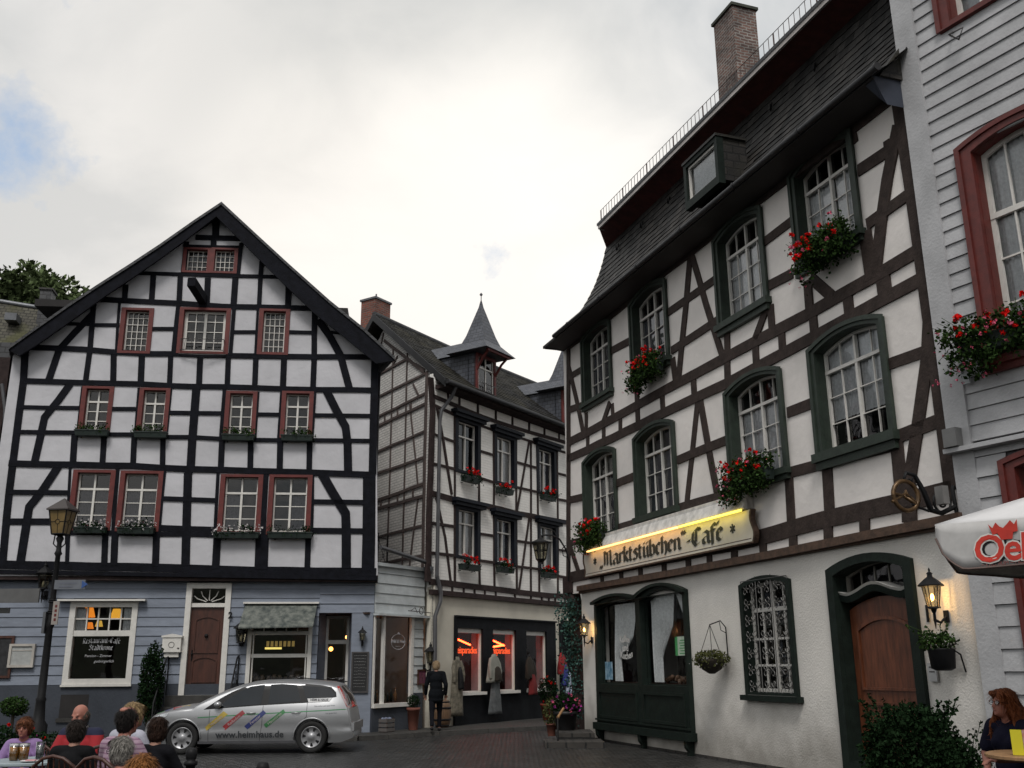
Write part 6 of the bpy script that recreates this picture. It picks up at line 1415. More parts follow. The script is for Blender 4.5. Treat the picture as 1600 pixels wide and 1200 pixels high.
q = MB(); q.lathe([(.27, .40), (.27, .43), (.10, .50), (.05, .54), (.03, .60), (.01, .64)], c_, 6, False); q.build('lantern_roof', 'iron', t)
q = MB(); q.lathe([(.115, .005), (.195, .415)], c_, 6, False); q.build('lantern_glass', 'glass_lamp', t)
# ================================================================ street lamp with sign arms
DP = 23.2; base = P3(57, 1137, DP); bx_, by_ = base.x, base.y
hz = P3(100, 835, DP).z; base = Vector((P3(75, 1000, DP).x, DP, 0))
t = thing('street_lamp', 'black street lamp with amber four-sided lantern and direction sign arms', 'street lamp', base)
q = MB(); q.lathe([(.26, 0), (.26, .12), (.2, .2), (.2, .5), (.13, .6), (.10, 1.0), (.115, 1.05), (.09, 1.1), (.075, 2.6), (.10, 2.65), (.07, 2.75), (.055, hz-.5), (.09, hz-.45), (.06, hz-.38), (.05, hz-.2), (.09, hz-.1), (.05, hz-.02)], base, 14); q.build('post', 'iron', t)
def lanternbox(c_, w0, w1, h_, mb_f, mb_g, mb_r, rot=R(38)):
    cs = [(math.cos(rot+math.pi/2*k), math.sin(rot+math.pi/2*k)) for k in range(4)]
    lo_ = [c_+Vector((a*w0, b*w0, 0)) for a, b in cs]; hi_ = [c_+Vector((a*w1, b*w1, h_)) for a, b in cs]
    for k in range(4):
        j = (k+1) % 4; mb_f.tube([lo_[k], hi_[k]], .018, 4); mb_f.tube([lo_[k], lo_[j]], .02, 4); mb_f.tube([hi_[k], hi_[j]], .02, 4)
        m0 = (lo_[k]+lo_[j])/2; m1 = (hi_[k]+hi_[j])/2; l2 = (lo_[k]+hi_[k])/2; r2 = (lo_[j]+hi_[j])/2; mc = (m0+m1)/2; ux = (r2-l2).normalized(); uz = (m1-m0).normalized(); nn = ux.cross(uz)*.004
        mb_f.tube([m0+nn, mc-uz*.06+nn], .007, 4); mb_f.tube([m1+nn, mc+uz*.06+nn], .007, 4); mb_f.tube([l2+nn, mc-ux*.06+nn], .007, 4); mb_f.tube([r2+nn, mc+ux*.06+nn], .007, 4)
        mb_f.tube([mc+nn+ux*.055*math.cos(a*.785)+uz*.055*math.sin(a*.785) for a in range(9)], .007, 4)
        mb_g.add([lo_[k], lo_[j], hi_[j], hi_[k]], [(0, 1, 2, 3)])
    rf_ = [c_+Vector((a*w1*1.22, b*w1*1.22, h_-.01)) for a, b in cs]; r2_ = [c_+Vector((a*w1*1.22, b*w1*1.22, h_+.02)) for a, b in cs]; top = c_+Vector((0, 0, h_+.30))
    mb_r.add(rf_+r2_+[top], [(3, 2, 1, 0), (4, 5, 8), (5, 6, 8), (6, 7, 8), (7, 4, 8)]+[(k, (k+1) % 4, (k+1) % 4+4, k+4) for k in range(4)])
f_, g_, r_ = MB(), MB(), MB(); lanternbox(base+Vector((0, 0, hz+.0)), .20, .31, .56, f_, g_, r_)
f_.build('lantern_frame', 'iron', t); g_.build('lantern_glass', mat('amber_glass', (.17, .115, .045), .35, .15, 5), t); r_.build('lantern_roof', mat('copper_roof', (.045, .037, .035), .5), t)
q = MB(); q.tube([base+Vector((.0, 0, hz-.35)), base+Vector((-.14, 0, hz-.22)), base+Vector((-.12, 0, hz+.02))], .016, 5); q.tube([base+Vector((.0, 0, hz-.35)), base+Vector((.14, 0, hz-.22)), base+Vector((.12, 0, hz+.02))], .016, 5)
for z in (.2, .24, .45, .49): q.lathe([(.085, 0), (.095, .015), (.085, .03)], base+Vector((0, 0, P3(80, 925, DP).z-z)), 10)
q.build('scroll_brackets', 'iron', t)
def signplate(x0, y0, x1, y1, mt_, nm, tk=.02, arrow=0, D_=DP, yo=-.12):
    a = P3(x0, y0, D_); b = P3(x1, y1, D_); q = MB(); z0, z1 = min(a.z, b.z), max(a.z, b.z)
    pts = [(a.x, z0), (b.x, z0)]+([(b.x+.10, (z0+z1)/2)] if arrow else [])+[(b.x, z1), (a.x, z1)]; n = len(pts)
    vs_ = [Vector((x, by_-tk+yo, z)) for x, z in pts]+[Vector((x, by_+tk+yo, z)) for x, z in pts]
    q.add(vs_, [tuple(range(n)), tuple(reversed(range(n, 2*n)))]+[(i, (i+1) % n, (i+1) % n+n, i+n) for i in range(n)]); return q.build(nm, mt_, t)
sgm = mat('pale_sign', (.10, .10, .10), .6, .1, 5)
signplate(-55, 921, 64, 942, sgm, 'direction_sign', .03); signplate(90, 907, 136, 921, mat('pale_sign_blue', (.13, .14, .16), .6), 'direction_sign', .02);  # second arm in a bluer, slightly lighter tone
q = MB(); a = P3(132, 914, DP); q.add([Vector((a.x, by_-.15, a.z-.09)), Vector((a.x+.13, by_-.15, a.z)), Vector((a.x, by_-.15, a.z+.09)), Vector((a.x, by_-.10, a.z-.09)), Vector((a.x+.13, by_-.10, a.z)), Vector((a.x, by_-.10, a.z+.09))], [(0, 1, 2), (5, 4, 3), (0, 1, 4, 3), (1, 2, 5, 4)]); q.build('arrow_tip', mat('blue_sign', (.03, .08, .25), .5), t)
q = MB()
for k in range(2): q.box(P3(97, 910, DP).x, P3(124-k*6, 910, DP).x, by_-.145, by_-.141, P3(100, 912+k*5, DP).z-.02, P3(100, 912+k*5, DP).z+.015)
q.build('sign_print', mat('sign_grey_print', (.12, .13, .16), .7), t)
signplate(-40, 950, 12, 958, sgm, 'street_name_sign', .02, yo=.08)
a = P3(90, 958, DP); q = MB(); q.box(a.x-.07, a.x+.07, by_-.12, by_-.09, a.z-.26, a.z+.26); q.build('notice_plate', mat('notice', (.28, .25, .23), .6), t); q = MB(); 
for k in range(4): q.box(a.x-.02, a.x+.03, by_-.125, by_-.121, a.z-.18+k*.1, a.z-.12+k*.1)
q.build('notice_print', 'red', t)
a = P3(71, 973, DP); q = MB(); q.box(a.x-.03, a.x+.03, by_-.1, by_+.1, a.z-.24, a.z+.24); q.build('notice_plate', 'zinc', t)
# ================================================================ pretzel sign
N_ = RB.N; cz = P3(1525, 805, 13.15); 
pr = thing('pretzel_sign', 'wrought iron bracket with a gilded pretzel hanging above the parasol', 'sign', RB.w(uEnd-.02, cz.z-.1, .05))
A0 = RB.w(uEnd-.02, 0, .05)
def pz(n_, z): return A0+N_*n_+Vector((0, 0, z))+RB.U*(-.02)
d1 = P3(1525, 800, 12.1).z; zb2 = d1
def wz(y): return P3(1480, y, 13.0).z
Zt, Zb3 = wz(742), wz(803)
q = MB()
q.tube([pz(.0, wz(800)), pz(.02, wz(765)), pz(0, wz(758))], .03, 6)
q.tube([pz(.0, wz(790)), pz(.25, wz(802)), pz(.42, wz(798)), pz(.5, wz(770)), pz(.62, wz(745)), pz(.75, wz(742)), pz(.80, wz(752)), pz(.74, wz(757)), pz(.68, wz(752))], [.03, .035, .04, .035, .03, .025, .02, .015, .012], 7)
def circ(n0, z0, r_, tk, nseg=14, e=1): return [pz(n0+r_*math.cos(k*2*math.pi/nseg), z0+e*r_*math.sin(k*2*math.pi/nseg)) for k in range(nseg+1)]
q.tube(circ(.22, wz(785), .14, 0), .018, 5); q.tube(circ(.22, wz(785), .06, 0), .014, 5); q.tube(circ(.62, wz(754), .055, 0), .012, 5); q.tube(circ(.72, wz(755), .03, 0), .010, 5); q.tube([pz(.45, wz(800)), pz(.6, wz(795)), pz(.72, wz(790))], .018, 5); q.build('bracket', 'iron', pr)
q = MB(); cc = wz(778); q.tube(circ(.80, cc, .20, 0, 20, .98), .030, 7); q.tube([pz(.80+.20*math.cos(.3), cc+.2*math.sin(.3)-.04), pz(.74, cc-.02), pz(.80, cc+.06), pz(.84, cc+.0), pz(.80-.2*math.cos(.5), cc-.12)], .026, 7); q.tube([pz(.62, cc-.1), pz(.80, cc+.03), pz(1.03, cc-.09)], .022, 7); q.build('pretzel', mat('gilded_iron', (.11, .065, .03), .4, .4, 12, metal=.5), pr)
q = MB(); q.tube([pz(.80, cc+.19), pz(.79, wz(757))], .010, 5); q.build('hanger', 'iron', pr)
q = MB(); q.box8([pz(.24, wz(790))+RB.U*.02, pz(.34, wz(790))+RB.U*.02, pz(.34, wz(790))+RB.U*.16, pz(.24, wz(790))+RB.U*.16, pz(.24, wz(762))+RB.U*.02, pz(.34, wz(762))+RB.U*.02, pz(.34, wz(762))+RB.U*.16, pz(.24, wz(762))+RB.U*.16]); q.build('flood_lamp', mat('lamp_grey', (.17, .165, .16), .6), pr)
# ================================================================ parasol
C0 = P3(1461, 820, 8.2); dv = Vector(((-270-800)/1602., 1, 0)).normalized(); eU = -dv; eV = Vector((-eU.y, eU.x, 0)); 
if eV.y < 0: eV = -eV
S_ = 3.2; zc0 = C0.z; ap = C0+eU*S_/2+eV*S_/2; 
par = thing('parasol', 'off-white square parasol with red crown and lettering on its drooping edge', 'parasol', Vector((ap.x, ap.y, 0)))
cor = [C0, C0+eU*S_, C0+eU*S_+eV*S_, C0+eV*S_]; apx = Vector((ap.x, ap.y, zc0+.62))
q = MB(); n = 14
for k in range(4):
    a, b = cor[k], cor[(k+1) % 4]; vs_ = []
    for i in range(n+1):
        for j in range(n+1-i if False else n+1):
            e_ = a.lerp(b, j/n); p = e_.lerp(apx, i/n); p = p+Vector((0, 0, -.05*math.sin(math.pi*j/n)*(1-i/n)-.05*math.sin(math.pi*i/n)*math.sin(math.pi*j/n))); vs_.append(p)
    q.add(vs_, [(i*(n+1)+j, i*(n+1)+j+1, (i+1)*(n+1)+j+1, (i+1)*(n+1)+j) for i in range(n) for j in range(n)], True)
def solid(o, t_=.004):
    m_ = o.modifiers.new('thick', 'SOLIDIFY'); m_.thickness = t_; return o
cm_ = mat('parasol_cloth', (.62, .61, .61), .8, .05, 3)
solid(q.build('canopy', cm_, par))
VH = .385
def vpt(k, s_, h_):     # point on the hanging valance: side k, fraction s_, drop h_
    a, b = cor[k], cor[(k+1) % 4]; p = a.lerp(b, s_); no = (b-a).normalized().cross(Vector((0, 0, 1)))
    drop = VH*h_*(1+.0*s_); scal = min(1, math.sin(math.pi*min(max(s_, .0), 1))*6)
    z = -.05*math.sin(math.pi*s_)*(1-h_)-drop*(.30+.70*min(1, (min(s_, 1-s_)/.07))**.5 if min(s_, 1-s_) < .07 else 1)
    return p+no*(.012*math.sin(s_*31)*h_+.02*math.sin(s_*9+1)*h_)+Vector((0, 0, z))
q = MB()
for k in range(4):
    vs_ = []; n = 60
    for i in range(5):
        for j in range(n+1): vs_.append(vpt(k, j/n, i/4))
    q.add(vs_, [(i*(n+1)+j, i*(n+1)+j+1, (i+1)*(n+1)+j+1, (i+1)*(n+1)+j) for i in range(4) for j in range(n)], True)
va = solid(q.build('valance', mat('valance_cloth', (.46, .45, .44), .85, .1, 5), par))
q = MB()
for k in range(4): q.tube([vpt(k, j/60, 1) for j in range(61)], .009, 4)
q.build('binding', mat('binding_brown', (.12, .08, .07), .8), va)
def onval(off): 
    def fn(X, Y): # metres from left corner, drop from top
        s_ = X/S_; p = vpt(0, s_, min(1, max(0, Y/VH))); no = eU.cross(Vector((0, 0, 1)))
        if no.y > 0: no = -no
        return p+no*off
    return fn
def crown_at(cx, top, s_, off, q):
    o_ = onval(off)
    C_ = [(-.13, 0), (-.09, .035), (-.065, -.005), (-.03, .03), (-.0, .04), (.03, .03), (.06, -.03), (.09, .01), (.13, -.03), (.12, .09), (.085, .10), (.045, .03), (.06, .16), (-.045, .16), (-.055, .12), (-.075, .10), (-.10, .11)]
    C_ = [(-.13, -.0), (-.095, .04), (-.06, -.01), (-.03, .03), (0, .045), (.035, .015), (.07, -.02), (.10, .02), (.13, -.025), (.125, .085), (.085, .09), (.07, .15), (-.03, .15), (-.055, .09), (-.10, .10)]
    P = [o_(cx+x*s_, top+.03+y*s_) for x, y in C_]; tr = tessellate_polygon([[Vector((x, y, 0)) for x, y in C_]]); q.add(P, [tuple(t_) for t_ in tr])
lx = (P3(1590, 870, 7.3)-C0).dot(eU)
q = MB(); tw = lambda off: (lambda x, y: onval(off)(.62+x, .205-y))
VF = Fac(-270, p0=C0); xO = VF.px(1523, 865)[0]; xC = VF.px(1569, 830)[0]
for off, bold, mt_, nm, dx in ((.004, .020, 'iron', 'lettering_shadow', .012), (.007, .012, 'white_paint', 'lettering_outline', 0), (.010, .0, None, 'lettering', 0)):
    q = MB(); text_mb(lambda x, y, off=off, dx=dx: onval(off)(xO+x+dx, .245-y+dx*.4), 'Oeh', .31, mb=q, align='LEFT', bold=bold+.006, shear=.08, spacing=.92)
    if nm == 'lettering': crown_at(xC, .0, .92, off, q)
    q.build(nm, mt_ or mat('beer_red', (.55, .035, .02), .6), va)
q = MB(); text_mb(lambda x, y: onval(.005)(xO+x+.05, .36-y), '~ PREMIUM ~ PILS', .045, mb=q, align='LEFT'); q.build('small_print', mat('faded_red', (.30, .10, .09), .8), va)
q = MB(); q.tube([Vector((ap.x, ap.y, 0.16)), Vector((ap.x, ap.y, zc0+.68))], .03, 10); q.lathe([(.05, 0), (.05, .05), (.01, .1)], (ap.x, ap.y, zc0+.62), 8); q.build('pole', 'white_paint', par)
for k in range(8):
    tgt = cor[k//2] if k % 2 == 0 else (cor[k//2]+cor[(k//2+1) % 4])/2
    q = MB(); q.tube([apx-Vector((0, 0, .06)), tgt-Vector((0, 0, .03+(.04 if k % 2 else 0)))], .010, 5); q.build('rib', 'white_paint', par)
q = MB(); q.lathe([(.35, 0), (.35, .06), (.06, .10), (.06, .35), (.04, .36)], (ap.x, ap.y, .151), 14); q.build('base', 'kerb', par)
# ================================================================ hanging basket, wall pot, bush, pots, shrubs
def plantball(mb, c, r, n, size, sq=1.0):
    for k in range(n):
        d = Vector((random.gauss(0, 1), random.gauss(0, 1), random.gauss(0, 1))).normalized(); rr_ = random.uniform(.55, 1.05)*(1+.14*noise.noise(d*2.3+Vector(c)))
        leafcloud(mb, [Vector(c)+Vector((d.x*r[0], d.y*r[1], d.z*r[2]))*rr_], size)
random.seed(5)
u, z = Z(1110, 1035, .35); hb0 = RB.w(u, z, .33); u2, z2 = Z(1118, 981, .1)
t = thing('hanging_basket', 'small hanging basket of yellow-green plants on the rough white wall', 'plant', RB.w(u, z-.2, 0))
q = MB(); hk = RB.w(u+.02, z2+.05, .33); q.tube([RB.w(u+.06, z2-.55, .01), RB.w(u+.06, z2+.0, .02), RB.w(u+.05, z2+.12, .12), hk], .012, 5); q.tube([RB.w(u+.06, z2-.1, .02), RB.w(u+.05, z2-.05, .12), RB.w(u+.05, z2+.1, .14)], .008, 4)
for k in range(3): q.tube([hk, hb0+Vector((.24*math.cos(k*2.1+.4), .24*math.sin(k*2.1+.4), .08))], .006, 4)
q.build('hook_and_chains', 'iron', t)
q = MB(); q.lathe([(.05, -.2), (.18, -.12), (.25, .02), (.26, .06)], hb0, 12); q.build('bowl', 'soil', t)
q = MB(); plantball(q, hb0+Vector((0, 0, .05)), (.34, .30, .17), 900, .055); q.build('foliage', 'leaf_olive', t)
q = MB()
for k in range(40): petals(q, hb0+Vector((random.gauss(0, .2), random.gauss(0, .17), .05+random.gauss(0, .08))), .014, 5)
for k in range(22): petals(q, hb0-RB.U*.32+Vector((random.gauss(0, .06), random.gauss(0, .06), -.02+random.gauss(0, .07))), .02, 5)
q.build('flowers', 'f_white', t)
u, z = Z(1470, 1048, .25); pb = RB.w(u, z, .20)
t = thing('wall_pot', 'black wrought iron wall pot with thin green plant below the door lantern', 'plant', pb)
q = MB(); q.lathe([(.09, 0), (.15, .03), (.17, .26), (.18, .28)], pb, 14)
q.tube([RB.w(u+.17, z-.02, .0), RB.w(u+.17, z+.2, .05), RB.w(u+.14, z+.3, .2), RB.w(u+.2, z+.34, .12)], .012, 5); q.build('pot', 'iron', t)
q = MB(); plantball(q, pb+Vector((-.03, 0, .36)), (.26, .22, .14), 420, .05)
for k in range(16):
    p1_ = pb+Vector((random.uniform(-.42, .2), random.uniform(-.2, .15), random.uniform(.3, .62))); p0_ = pb+Vector((0, 0, .28)); q.tube([p0_, (p0_+p1_)/2+Vector((0, 0, .06)), p1_], .004, 3, cap=False); leafcloud(q, [p0_.lerp(p1_, random.uniform(.4, 1))+Vector((random.gauss(0, .02), 0, random.gauss(0, .02))) for _ in range(16)], .045)
q.build('foliage', 'leaf', t)
u, z = Z(1457, 1048, .02); q = MB(); RB.box(q, u-.08, u+.08, z-.14, z+.10, 0, .03); nt_ = q.build('bell_plate', mat('bell_plate', (.42, .42, .42), .5), cafe)
q = MB()
for k in range(2): RB.box(q, u-.05, u+.05, z-.02+k*.06, z-.005+k*.06, .03, .034)
q.build('name_tag', 'rail_iron', nt_)
u, z = Z(1457, 1020, .02)
def bush(label, c, r, n, size, mt, seed, pot=None, cat='shrub', fl=None, stem=False, name='shrub', upright=0):
    random.seed(seed); t = thing(name, label, cat, (c[0], c[1], 0)); c = Vector(c)
    q = MB(); plantball(q, c, r, n, size)
    for k in range(upright):
        a0 = random.uniform(0, 6.28); b_ = c+Vector((r[0]*math.cos(a0)*.8, r[1]*math.sin(a0)*.8, r[2]*random.uniform(.5, .9))); e_ = b_+Vector((math.cos(a0)*.1, math.sin(a0)*.1, random.uniform(.08, .24)))
        q.tube([b_, e_], .004, 3, cap=False); leafcloud(q, [b_.lerp(e_, random.random())+Vector((random.gauss(0, .02), random.gauss(0, .02), 0)) for _ in range(12)], size)
    q.build('foliage', mt, t)
    q = MB()
    zp = pot[1] if pot else 0
    q.tube([(c.x, c.y, zp), (c.x, c.y, c.z-r[2]*.3)], .035, 6)
    for k in range(7): a0 = k*.9; q.tube([(c.x, c.y, c.z-r[2]*.6 if stem else zp+.1), c+Vector((r[0]*.7*math.cos(a0), r[1]*.7*math.sin(a0), r[2]*.3))], .012, 4)
    q.build('stem', 'bark', t)
    if pot:
        rad, hh_, pm, z0 = pot; q = MB(); q.lathe([(rad*.68, 0), (rad*.7, .01), (rad*.96, hh_*.86), (rad*1.06, hh_*.87), (rad*1.06, hh_), (rad*.95, hh_), (rad*.92, hh_-.04)], (c.x, c.y, z0), 16); q.build('pot', pm, t)
    if fl:
        for col, nn, rr_ in fl:
            q = MB()
            for k in range(nn):
                d = Vector((random.gauss(0, 1), random.gauss(0, 1)-.4, random.gauss(0, 1)+.3)).normalized(); petals(q, c+Vector((d.x*r[0], d.y*r[1], d.z*r[2]))*1.02, rr_, 9)
            q.build('flowers', col, t)
    return t
p = P3(1425, 1160, 11.4); bush('dense dark green bush in front of the brown café door', (p.x, p.y, .72), (.54, .5, .54), 10500, .05, 'leaf_dark', 31, (.34, .36, 'terracotta', 0), upright=26)
p = P3(1490, 1185, 11.0); bush('lower bush growing out towards the seated woman', (p.x, p.y, .5), (.36, .35, .42), 4500, .045, 'leaf_dark', 32, (.26, .3, 'terracotta', 0), upright=12)
p = P3(238, 1050, 25.1); bush('tall dark conifer shrub against the blue boards left of the brown door', (p.x, p.y, 1.35), (.30, .28, .95), 5200, .06, 'leaf_dark', 33, None)
p = P3(22, 1104, 21); bush('small round standard tree beside the lamp post', (p.x, p.y, p.z), (.28, .28, .20), 1500, .05, 'leaf', 34, (.2, .3, 'box_black', 0), stem=True)
p = P3(8, 1140, 18.5); bush('low flowering bed plant at the left edge with red blossoms', (p.x, p.y, .45), (.75, .4, .30), 1800, .06, 'leaf_dark', 35, None, cat='plant', name='flowering_plant', fl=[('f_red', 12, .04), ('f_magenta', 4, .03)])
p = P3(85, 1140, 22.0); bush('low green ground plant at the foot of the lamp post', (p.x, p.y, .22), (1.1, .4, .2), 1600, .06, 'leaf_dark', 36, None, cat='plant', name='ground_plant')
p = SB.w(SB.px(625, 1100)[0], 0, .45); bush('clipped box ball in a tall terracotta pot under the wine shop window', (p.x, p.y, .82), (.18, .18, .17), 900, .035, 'leaf_dark', 37, (.17, .56, 'terracotta', .1), cat='potted plant', name='potted_plant')
p = MBF.w(MBF.px(818, 1100)[0], 0, .9); bush('conifer with red flowers in a red pot before the clothes shop', (p.x, p.y, .95), (.30, .28, .42), 1800, .05, 'leaf_dark', 38, (.24, .48, 'pot_red', .1), cat='potted plant', name='potted_plant', fl=[('f_red', 8, .04), ('f_white', 8, .02)])
p = P3(884, 1120, 24.2); bush('dark planter of pink and purple flowers at the café corner steps', (p.x, p.y, .78), (.34, .3, .30), 1700, .055, 'leaf_dark', 39, (.28, .55, 'box_black', .12), cat='potted plant', name='potted_plant', fl=[('f_magenta', 16, .045), ('f_pink', 10, .045)])
p = P3(862, 1108, 24.6); bush('wispy green grass-like plant left of the pink flower planter', (p.x, p.y, .62), (.22, .2, .36), 700, .05, 'leaf_olive', 40, (.14, .28, 'terracotta', .1), cat='potted plant', name='potted_plant')
# climbing plant on the corner post
t = thing('climbing_plant', 'blue-green creeper climbing the dark corner post of the café', 'plant', RB.w(.2, 0, .05)); random.seed(77)
q = MB(); s_ = MB(); pth = [P3(900, 1130, 25.5), P3(893, 1060, 25.5), P3(895, 1010, 25.6), P3(889, 965, 25.6), P3(893, 938, 25.6)]; s_.tube(pth, .02, 5); s_.build('stem', 'bark', t)
for k in range(1500):
    t_ = random.random()**.8*4; i = min(3, int(t_)); p = pth[i].lerp(pth[i+1], t_-i); leafcloud(q, [p+Vector((random.gauss(0, .15), random.gauss(-.05, .08), random.gauss(0, .12)))], .07)
q.build('foliage', 'leaf_blue', t)
# ================================================================ pavement, kerb, corner steps
g0 = lambda x, y: P3(x, y, 1) if False else None
def gp(x, y, z=0):
    d = raydir(x, y); t_ = (z-CAMZ)/d.z; p = Vector((0, 0, CAMZ))+d*t_; return (p.x, p.y)
edge = [(-15, 25.2), gp(300, 1158), gp(560, 1157), gp(720, 1147), gp(870, 1139)]; ka = Vector(gp(960, 1133)); 
inner = [RB.P+RB.U*0, MBF.w(mEE+2, 0, -.1), MBF.w(0, 0, -.1), LH.w(uR, 0, -.1), LH.w(uL-6, 0, -.1)]
q = MB(); ED = [Vector((x, y, .10)) for x, y in edge]+[Vector((RB.P.x+.5, RB.P.y+2.5, .10))]+[Vector((p_.x, p_.y, .10)) for p_ in inner[1:]]
tr = tessellate_polygon([[Vector((v.x, v.y, 0)) for v in ED]]); q.add(ED, [tuple(t_) for t_ in tr]); structure(q, 'pavement', 'paving')
q = MB()
for a, b in zip(edge[:-1], edge[1:]):
    a = Vector((*a, 0)); b = Vector((*b, 0)); n_ = int((b-a).length/.9)+1; dd = (b-a)/n_; nn = Vector((-dd.y, dd.x, 0)).normalized()*.13
    for k in range(n_):
        p0_ = a+dd*k+dd*.008; p1_ = a+dd*(k+1)-dd*.008; h_ = .105+random.uniform(-.004, .004); q.box8([p0_-nn, p1_-nn, p1_, p0_, p0_-nn*.9+Vector((0, 0, h_)), p1_-nn*.9+Vector((0, 0, h_)), p1_+Vector((0, 0, h_)), p0_+Vector((0, 0, h_))])
structure(q, 'kerb', 'kerb')
st = thing('corner_steps', 'low worn stone steps at the café corner', 'steps', P3(900, 1175, 22.5)-Vector((0, 0, P3(900, 1175, 22.5).z)))
for k, (x0, x1, y0, y1, h_) in enumerate(((852, 945, 22.3, 23.1, .12), (872, 930, 23.1, 24.3, .24))):
    a = P3(x0, 1170, y0).x; b = P3(x1, 1170, y0).x; q = MB(); q.box(a, b, y0, y1+.2, -.02 if k == 0 else .121, h_ if k == 0 else .25); q.build('step', 'stone', st)
t = thing('handrail', 'thin iron rail post standing before the corner flower planter', 'railing', (P3(872, 1180, 22.7).x, 22.7, 0)); q = MB(); b_ = P3(872, 1180, 22.7); q.tube([(b_.x, 22.7, .0), (b_.x+.01, 22.7, P3(872, 1122, 22.7).z), (b_.x+.16, 23.2, P3(872, 1108, 23.2).z)], .018, 6); q.build('rail', 'iron', t)
q = MB(); q.tube([(b_.x+.01, 22.7, P3(872, 1122, 22.7).z+.01), (b_.x+.16, 23.2, P3(872, 1108, 23.2).z+.01)], .03, 6); q.build('wooden_grip', 'wood_light', t)
# terrace for the café tables on the right
q = MB(); q.add([(2.2, 4, .15), (9, 4, .15), (9, 10.0, .15), (2.2, 10.0, .15), (2.2, 4, 0), (2.2, 10.0, 0), (9, 10, 0)], [(0, 1, 2, 3), (4, 0, 3, 5), (5, 3, 2, 6)]); structure(q, 'terrace', 'paving')
# bollards
for (x, y, D_, lb) in ((300, 1168, 10.3, 'short black iron bollard beside the front wheel of the car'), (411, 1190, 9.0, 'short black iron bollard at the bottom edge in front of the car')):
    p = P3(x, y, D_); s_ = p.z; t = thing('bollard', lb, 'bollard', (p.x, p.y, 0), 'bollards along the café tables')
    q = MB(); q.lathe([(.09, 0), (.09, .06), (.055, .1), (.045, s_-.17), (.065, s_-.16), (.065, s_-.13), (.04, s_-.12), (.05, s_-.10), (.058, s_-.05), (.045, s_-.01), (.015, s_)], (p.x, p.y, 0), 14); q.build('post', 'iron', t)
# crate, barrel, poster at the wine shop
p = SB.w(SB.px(588, 1120)[0], 0, .35); t = thing('crate', 'small wooden crate by the blue pillar of the wine shop', 'crate', (p.x, p.y, .1)); Mx = Matrix.Translation((p.x, p.y, .1)) @ Matrix.Rotation(SB.rz(), 4, 'Z')
for k in range(3):
    q = MB(); q.box(-.17, .17, -.13, -.115, .02+k*.11, .10+k*.11, Mx); q.box(-.17, .17, .115, .13, .02+k*.11, .10+k*.11, Mx); q.box(-.17, -.155, -.115, .115, .02+k*.11, .10+k*.11, Mx); q.box(.155, .17, -.115, .115, .02+k*.11, .10+k*.11, Mx); q.build('slat', mat('grey_wood', (.10, .09, .085), .8), t)
q = MB(); q.box(-.15, .15, -.11, .11, .0, .02, Mx)
for sx in (-1, 1):
    for sy in (-1, 1): q.box(sx*.14-.012, sx*.14+.012, sy*.10-.012, sy*.10+.012, .0201, .335, Mx)
q.build('crate_frame', 'wood_dark', t)
q = MB(); random.seed(3)
for k in range(9): q.ball(Mx @ Vector((random.uniform(-.11, .11), random.uniform(-.08, .08), .31)), .05, 7)
q.build('contents', mat('bluish_goods', (.12, .14, .2), .7, .4, 9), t)
p = SB.w(SB.px(672, 1120)[0]-.1, 0, .42); t = thing('barrel', 'old wooden wine barrel against the wall behind the walking man', 'barrel', (p.x, p.y, .1))
q = MB(); q.lathe([(.23, 0), (.28, .15), (.30, .35), (.28, .55), (.23, .70)], (p.x, p.y, .1), 18); q.build('staves', mat('barrel_wood', (.13, .075, .04), .7, .35, 5, stretch=(6, 6, 1)), t)
for z, r_ in ((.05, .245), (.2, .292), (.5, .292), (.65, .245)):
    q = MB(); q.lathe([(r_, 0), (r_+.008, .01), (r_+.008, .04), (r_, .05)], (p.x, p.y, .1+z-.02), 18); q.build('hoop', 'iron', t)
a = SB.px(651, 1069); b = SB.px(667, 1047); t = thing('wall_poster', 'small framed dark pink poster on the side boards above the barrel', 'sign', SB.w(a[0], a[1], .03)); q = MB(); SB.box(q, a[0], b[0], a[1], b[1], .03, .05); q.build('print', mat('dark_pink_print', (.12, .03, .06), .6, .5, 12), t); q = MB(); SB.ring(q, rect(a[0]-.02, b[0]+.02, a[1]-.02, b[1]+.02), rect(a[0]+.02, b[0]-.02, a[1]+.02, b[1]-.02), .03, .065); q.build('frame', 'wood_dark', t)
bush('pink and white flowers in a pot standing on the barrel', (p.x-.05, p.y-.02, 1.02), (.2, .18, .15), 500, .04, 'leaf_dark', 44, (.12, .14, 'terracotta', .8), cat='potted plant', name='potted_plant', fl=[('f_white', 7, .03), ('f_pink', 8, .03)])
t = thing('iron_ornament', 'small wrought iron bracket on the cornice above the wine shop', 'bracket', SB.w(SB.px(640, 958)[0], tz0, .2)); q = MB(); a = SB.px(628, 954)[0]; b = SB.px(668, 954)[0]
q.tube([SB.w(a, tz0+.10, .22), SB.w(b, tz0+.08, .22)], .012, 5); q.tube([SB.w((a+b)/2+.09*math.cos(k*.7), tz0+.12+.09*math.sin(k*.7), .22) for k in range(10)], .012, 5); q.tube([SB.w(a+.1, tz0+.1, .22), SB.w(a+.3, tz0+.2, .22), SB.w(a+.4, tz0+.06, .22)], .010, 5); q.build('scrolls', 'rail_iron', t)
